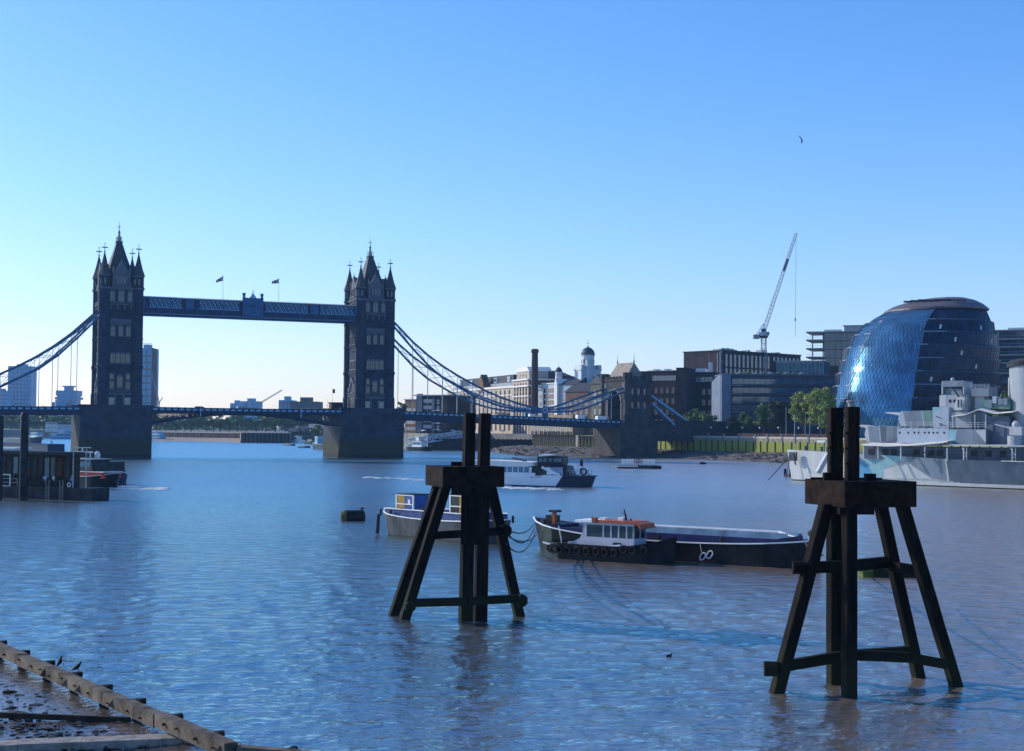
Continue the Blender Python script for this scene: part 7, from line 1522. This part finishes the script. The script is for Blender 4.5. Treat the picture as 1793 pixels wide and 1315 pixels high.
for k in range(int((P(112, 820)[0]-1)/1.15)): x = 1+k*1.15; m2.use(rg.choice((MT['pane'], MT['dark'], MT['pane'], MT['glassblue'], MT['rust']))).box(x, x+.8, 2.12, 2.25, zd+1.2+rg.random()*.6, zc-.4)
m2.build('window', m)
for px in (85, 109): 
    x = P(px, 830)[0]; f_ = MB().use(MT['steel']); f_.box(x-.3, x-.25, -.2, -.1, 0, zd+1).box(x+.25, x+.3, -.2, -.1, 0, zd+1)
    for k in range(6): f_.box(x-.3, x+.3, -.18, -.12, .15+k*.32, .2+k*.32)
    f_.build('ladder', lp)
for px in (129, 151.5): x = P(px, 820)[0]; zt = P(px, 786)[1]; MB().use(MT['steel']).tube((x, -.1, zd), (x, -.1, zt), .09, .08, 7).build('pole', lp)
def prail(px0, px1, c, n):
    xa, xb = P(px0, 840)[0], P(px1, 840)[0]; f_ = MB().use(c)
    for z in (zd+.5, zd+1.05): f_.beam((xa, .05, z), (xb, .05, z), .06)
    for k in range(n): x = xa+(xb-xa)*k/(n-1); f_.box(x-.03, x+.03, .02, .08, zd, zd+1.05)
    return f_.build('railing', lp)
prail(-60, 30, MT['steel'], 8); prail(52, 100, MT['dark'], 7)
m = MB().use(MT['canvas'])
for px in (3, 18): x = P(px, 845)[0]; m.box(x-.08, x+.08, -.1, 0, zd-.1, zd+1.7)
x0_ = P(3, 845)[0]; x1_ = P(18, 845)[0]; m.beam((x0_, -.05, zd+1.6), (x1_, -.05, zd+1.6), .14).beam((x0_, -.05, zd), (x1_, -.05, zd), .14).build('gate_frame', lp)
for px, c in ((76, MT['lblue']), (92, MT['canvas'])): x = P(px, 842)[0]; MB().use(c).box(x-.3, x+.3, .3, .34, zd+.9, zd+1.5).build('notice', lp)
MB().use(MT['canvas']).path([(P(121, 848)[0]+.28*math.cos(q*PI/6), -.02, zd+.4+.28*math.sin(q*PI/6)) for q in range(13)], .07, 5).build('lifebuoy', lp)
for px, y0_, w, lab in ((42, 722, 14, 'tall dark round pile rising through the left floating pier'), (-1, 727, 12, 'dark round pile cut by the left picture edge')):
    d = 199; p = D(px, 800, d); t = thing('mooring_pile', lab, 'pile', (p.x, p.y, 0)); h = zpx(px, y0_, d) if 'zpx' in globals() else 12; r = w/2*d/FPX
    m = MB().use(M_pd); m.smooth = True; m.lathe([(r, -2), (r, h-.35), (r*.85, h-.1), (r*.5, h)], 0, 0, 20).build('pile', t); MB().use(MT['dark']).box(r, r+.45, -.4, .4, 4.5, 5.3).build('pile_guide', t)
x = P(115, 835)[0]; q_ = Vector((PA.x, PA.y))+Vector((math.cos(prz), math.sin(prz)))*x+Vector((-math.sin(prz), math.cos(prz)))*1.2
person('person in pale blue jacket standing on the left floating pier', (q_.x, q_.y, zd), prz, (.25, .33, .45), (.05, .08, .14))
x = P(104, 835)[0]; q_ = Vector((PA.x, PA.y))+Vector((math.cos(prz), math.sin(prz)))*x+Vector((-math.sin(prz), math.cos(prz)))*1.6
person('person in dark red clothes beside the one in pale blue', (q_.x, q_.y, zd), prz+.4, (.12, .03, .03), (.02, .02, .02))
for px, lab in ((30, 'person in red top near the white gate frame on the pier'), (12, 'person in dark clothes at the far left of the pier')):
    x = P(px, 835)[0]; q_ = Vector((PA.x, PA.y))+Vector((math.cos(prz), math.sin(prz)))*x+Vector((-math.sin(prz), math.cos(prz)))*1.4; person(lab, (q_.x, q_.y, zd), prz-.4, (.3, .04, .04) if px == 30 else (.03, .03, .04))
# boats behind the pier
boat('red and black pleasure boat with dark awning leaving the left pier', (207, 855), (118, 851), 5.5, 1.9, MT['black'], cabs=[(.0+.1, .98, 1.6, 2.6, MT['red'], MT['canvas'], 0), (.32, .98, 2.6, 4.7, MT['dark'], MT['zinc'], 1)], name='pleasure_boat', cat='boat')
boat('dark covered launch just beyond the red pleasure boat with white bow wave', (216, 849), (180, 847), 4.0, 1.6, MT['blued'], cabs=[(.25, .9, 1.4, 3.9, MT['dark'], MT['dark'], 1)], name='motor_launch')
bc = boat('long dark blue canopied river boat behind the left pier roof', (112, 812), (-90, 803), 7, 2.2, MT['dark'], cabs=[(.06, .98, 2.0, 5.1, MT['blued'], MT['blued'], 0)], name='river_boat')
gb = G(92, 811, 0); a1_ = G(112, 812, 0); a2_ = G(-90, 803, 0); dd_ = (a2_-a1_).normalized(); gb = a1_+dd_*(a1_-G(90, 811, 0)).length; person('person in white shirt sitting on the dark blue boat canopy', (gb.x-.5, gb.y+1.5, 5.25-.72), PI, (.5, .5, .55), (.05, .06, .12), 'sit')
wk_ = thing('life_raft_rack', 'white framed rack and horn on the roof behind the left pier poles', 'equipment', D(143, 792, 207)); 
m = MB().use(MT['canvas']).box(-1.2, 1.3, -.2, 1.2, -.1, .1).box(-1.2, -1.0, 0, .2, -1.2, 0).box(1.1, 1.3, 0, .2, -1.2, 0).box(-1.2, 1.3, 0, .2, .6, .75).box(0, .15, 0, .2, 0, .6).build('frame', wk_)
MB().use(MT['canvas']).ball((2.2, .2, -.4), .5, 10, 6, (.9, .9, 1.2)).build('drum', wk_)
# churned white wake patches
M_foam = mat('white_foam', (.75,.75,.72), .9, var=.1, scale=3)
def wake(name, pts, w, seed, n=160):
    rg = random.Random(seed); m = MB().use(M_foam)
    for k in range(n):
        u = rg.random(); i = min(len(pts)-2, int(u*(len(pts)-1))); t = u*(len(pts)-1)-i; px = pts[i][0]*(1-t)+pts[i+1][0]*t; py = pts[i][1]*(1-t)+pts[i+1][1]*t+rg.uniform(-w, w)
        p = G(px+rg.uniform(-6, 6), py, .0); s = rg.uniform(.12, .38); m.ball((p.x, p.y, .04), s, 6, 3, (rg.uniform(1.5, 3.5), 1.2, .28))
    tag(m.build(name), 'broken white foam on the water along a moving boat', 'foam', kind='stuff')
wake('foam', [(184, 853), (230, 855), (290, 857)], 2.0, 1, 120); wake('foam', [(862, 850), (900, 855), (985, 857)], 1.6, 2, 90); wake('foam', [(640, 836), (690, 838), (740, 841)], 1.2, 3, 55)
# labels that single out each tree of the far rows, counted from the left
for pre, ttl in (('tree row on the far shore under the bridge', 'bushy tree %s from the left in the far waterside row under the middle span'), ('trees on the left far shore', 'hazy tree %s from the left on the far shore beneath the left side span')):
    ts = sorted([o for o in bpy.data.objects if o.get('group') == pre and not o.parent], key=lambda o: o.location.x/o.location.y)
    wn_ = 'first second third fourth fifth sixth seventh eighth ninth tenth eleventh twelfth thirteenth fourteenth fifteenth sixteenth seventeenth eighteenth nineteenth twentieth twenty-first twenty-second twenty-third twenty-fourth twenty-fifth twenty-sixth'.split()
    for i, o in enumerate(ts): o['label'] = ttl % wn_[i]
# ================================================================== HAZE
hb = MB().box(-1700, 1700, -60, 3600, -3, 290); ho = hb.build('haze'); tag(ho, kind='stuff', label='thin blue morning air')
hm = bpy.data.materials.new('haze'); hm.use_nodes = True; hn = hm.node_tree; hn.nodes.clear()
pv = hn.nodes.new('ShaderNodeVolumePrincipled'); pv.inputs['Color'].default_value = (.3, .6, 1, 1); pv.inputs['Density'].default_value = .00009; pv.inputs['Anisotropy'].default_value = .2
oo = hn.nodes.new('ShaderNodeOutputMaterial'); hn.links.new(pv.outputs[0], oo.inputs['Volume']); ho.data.materials.append(hm)
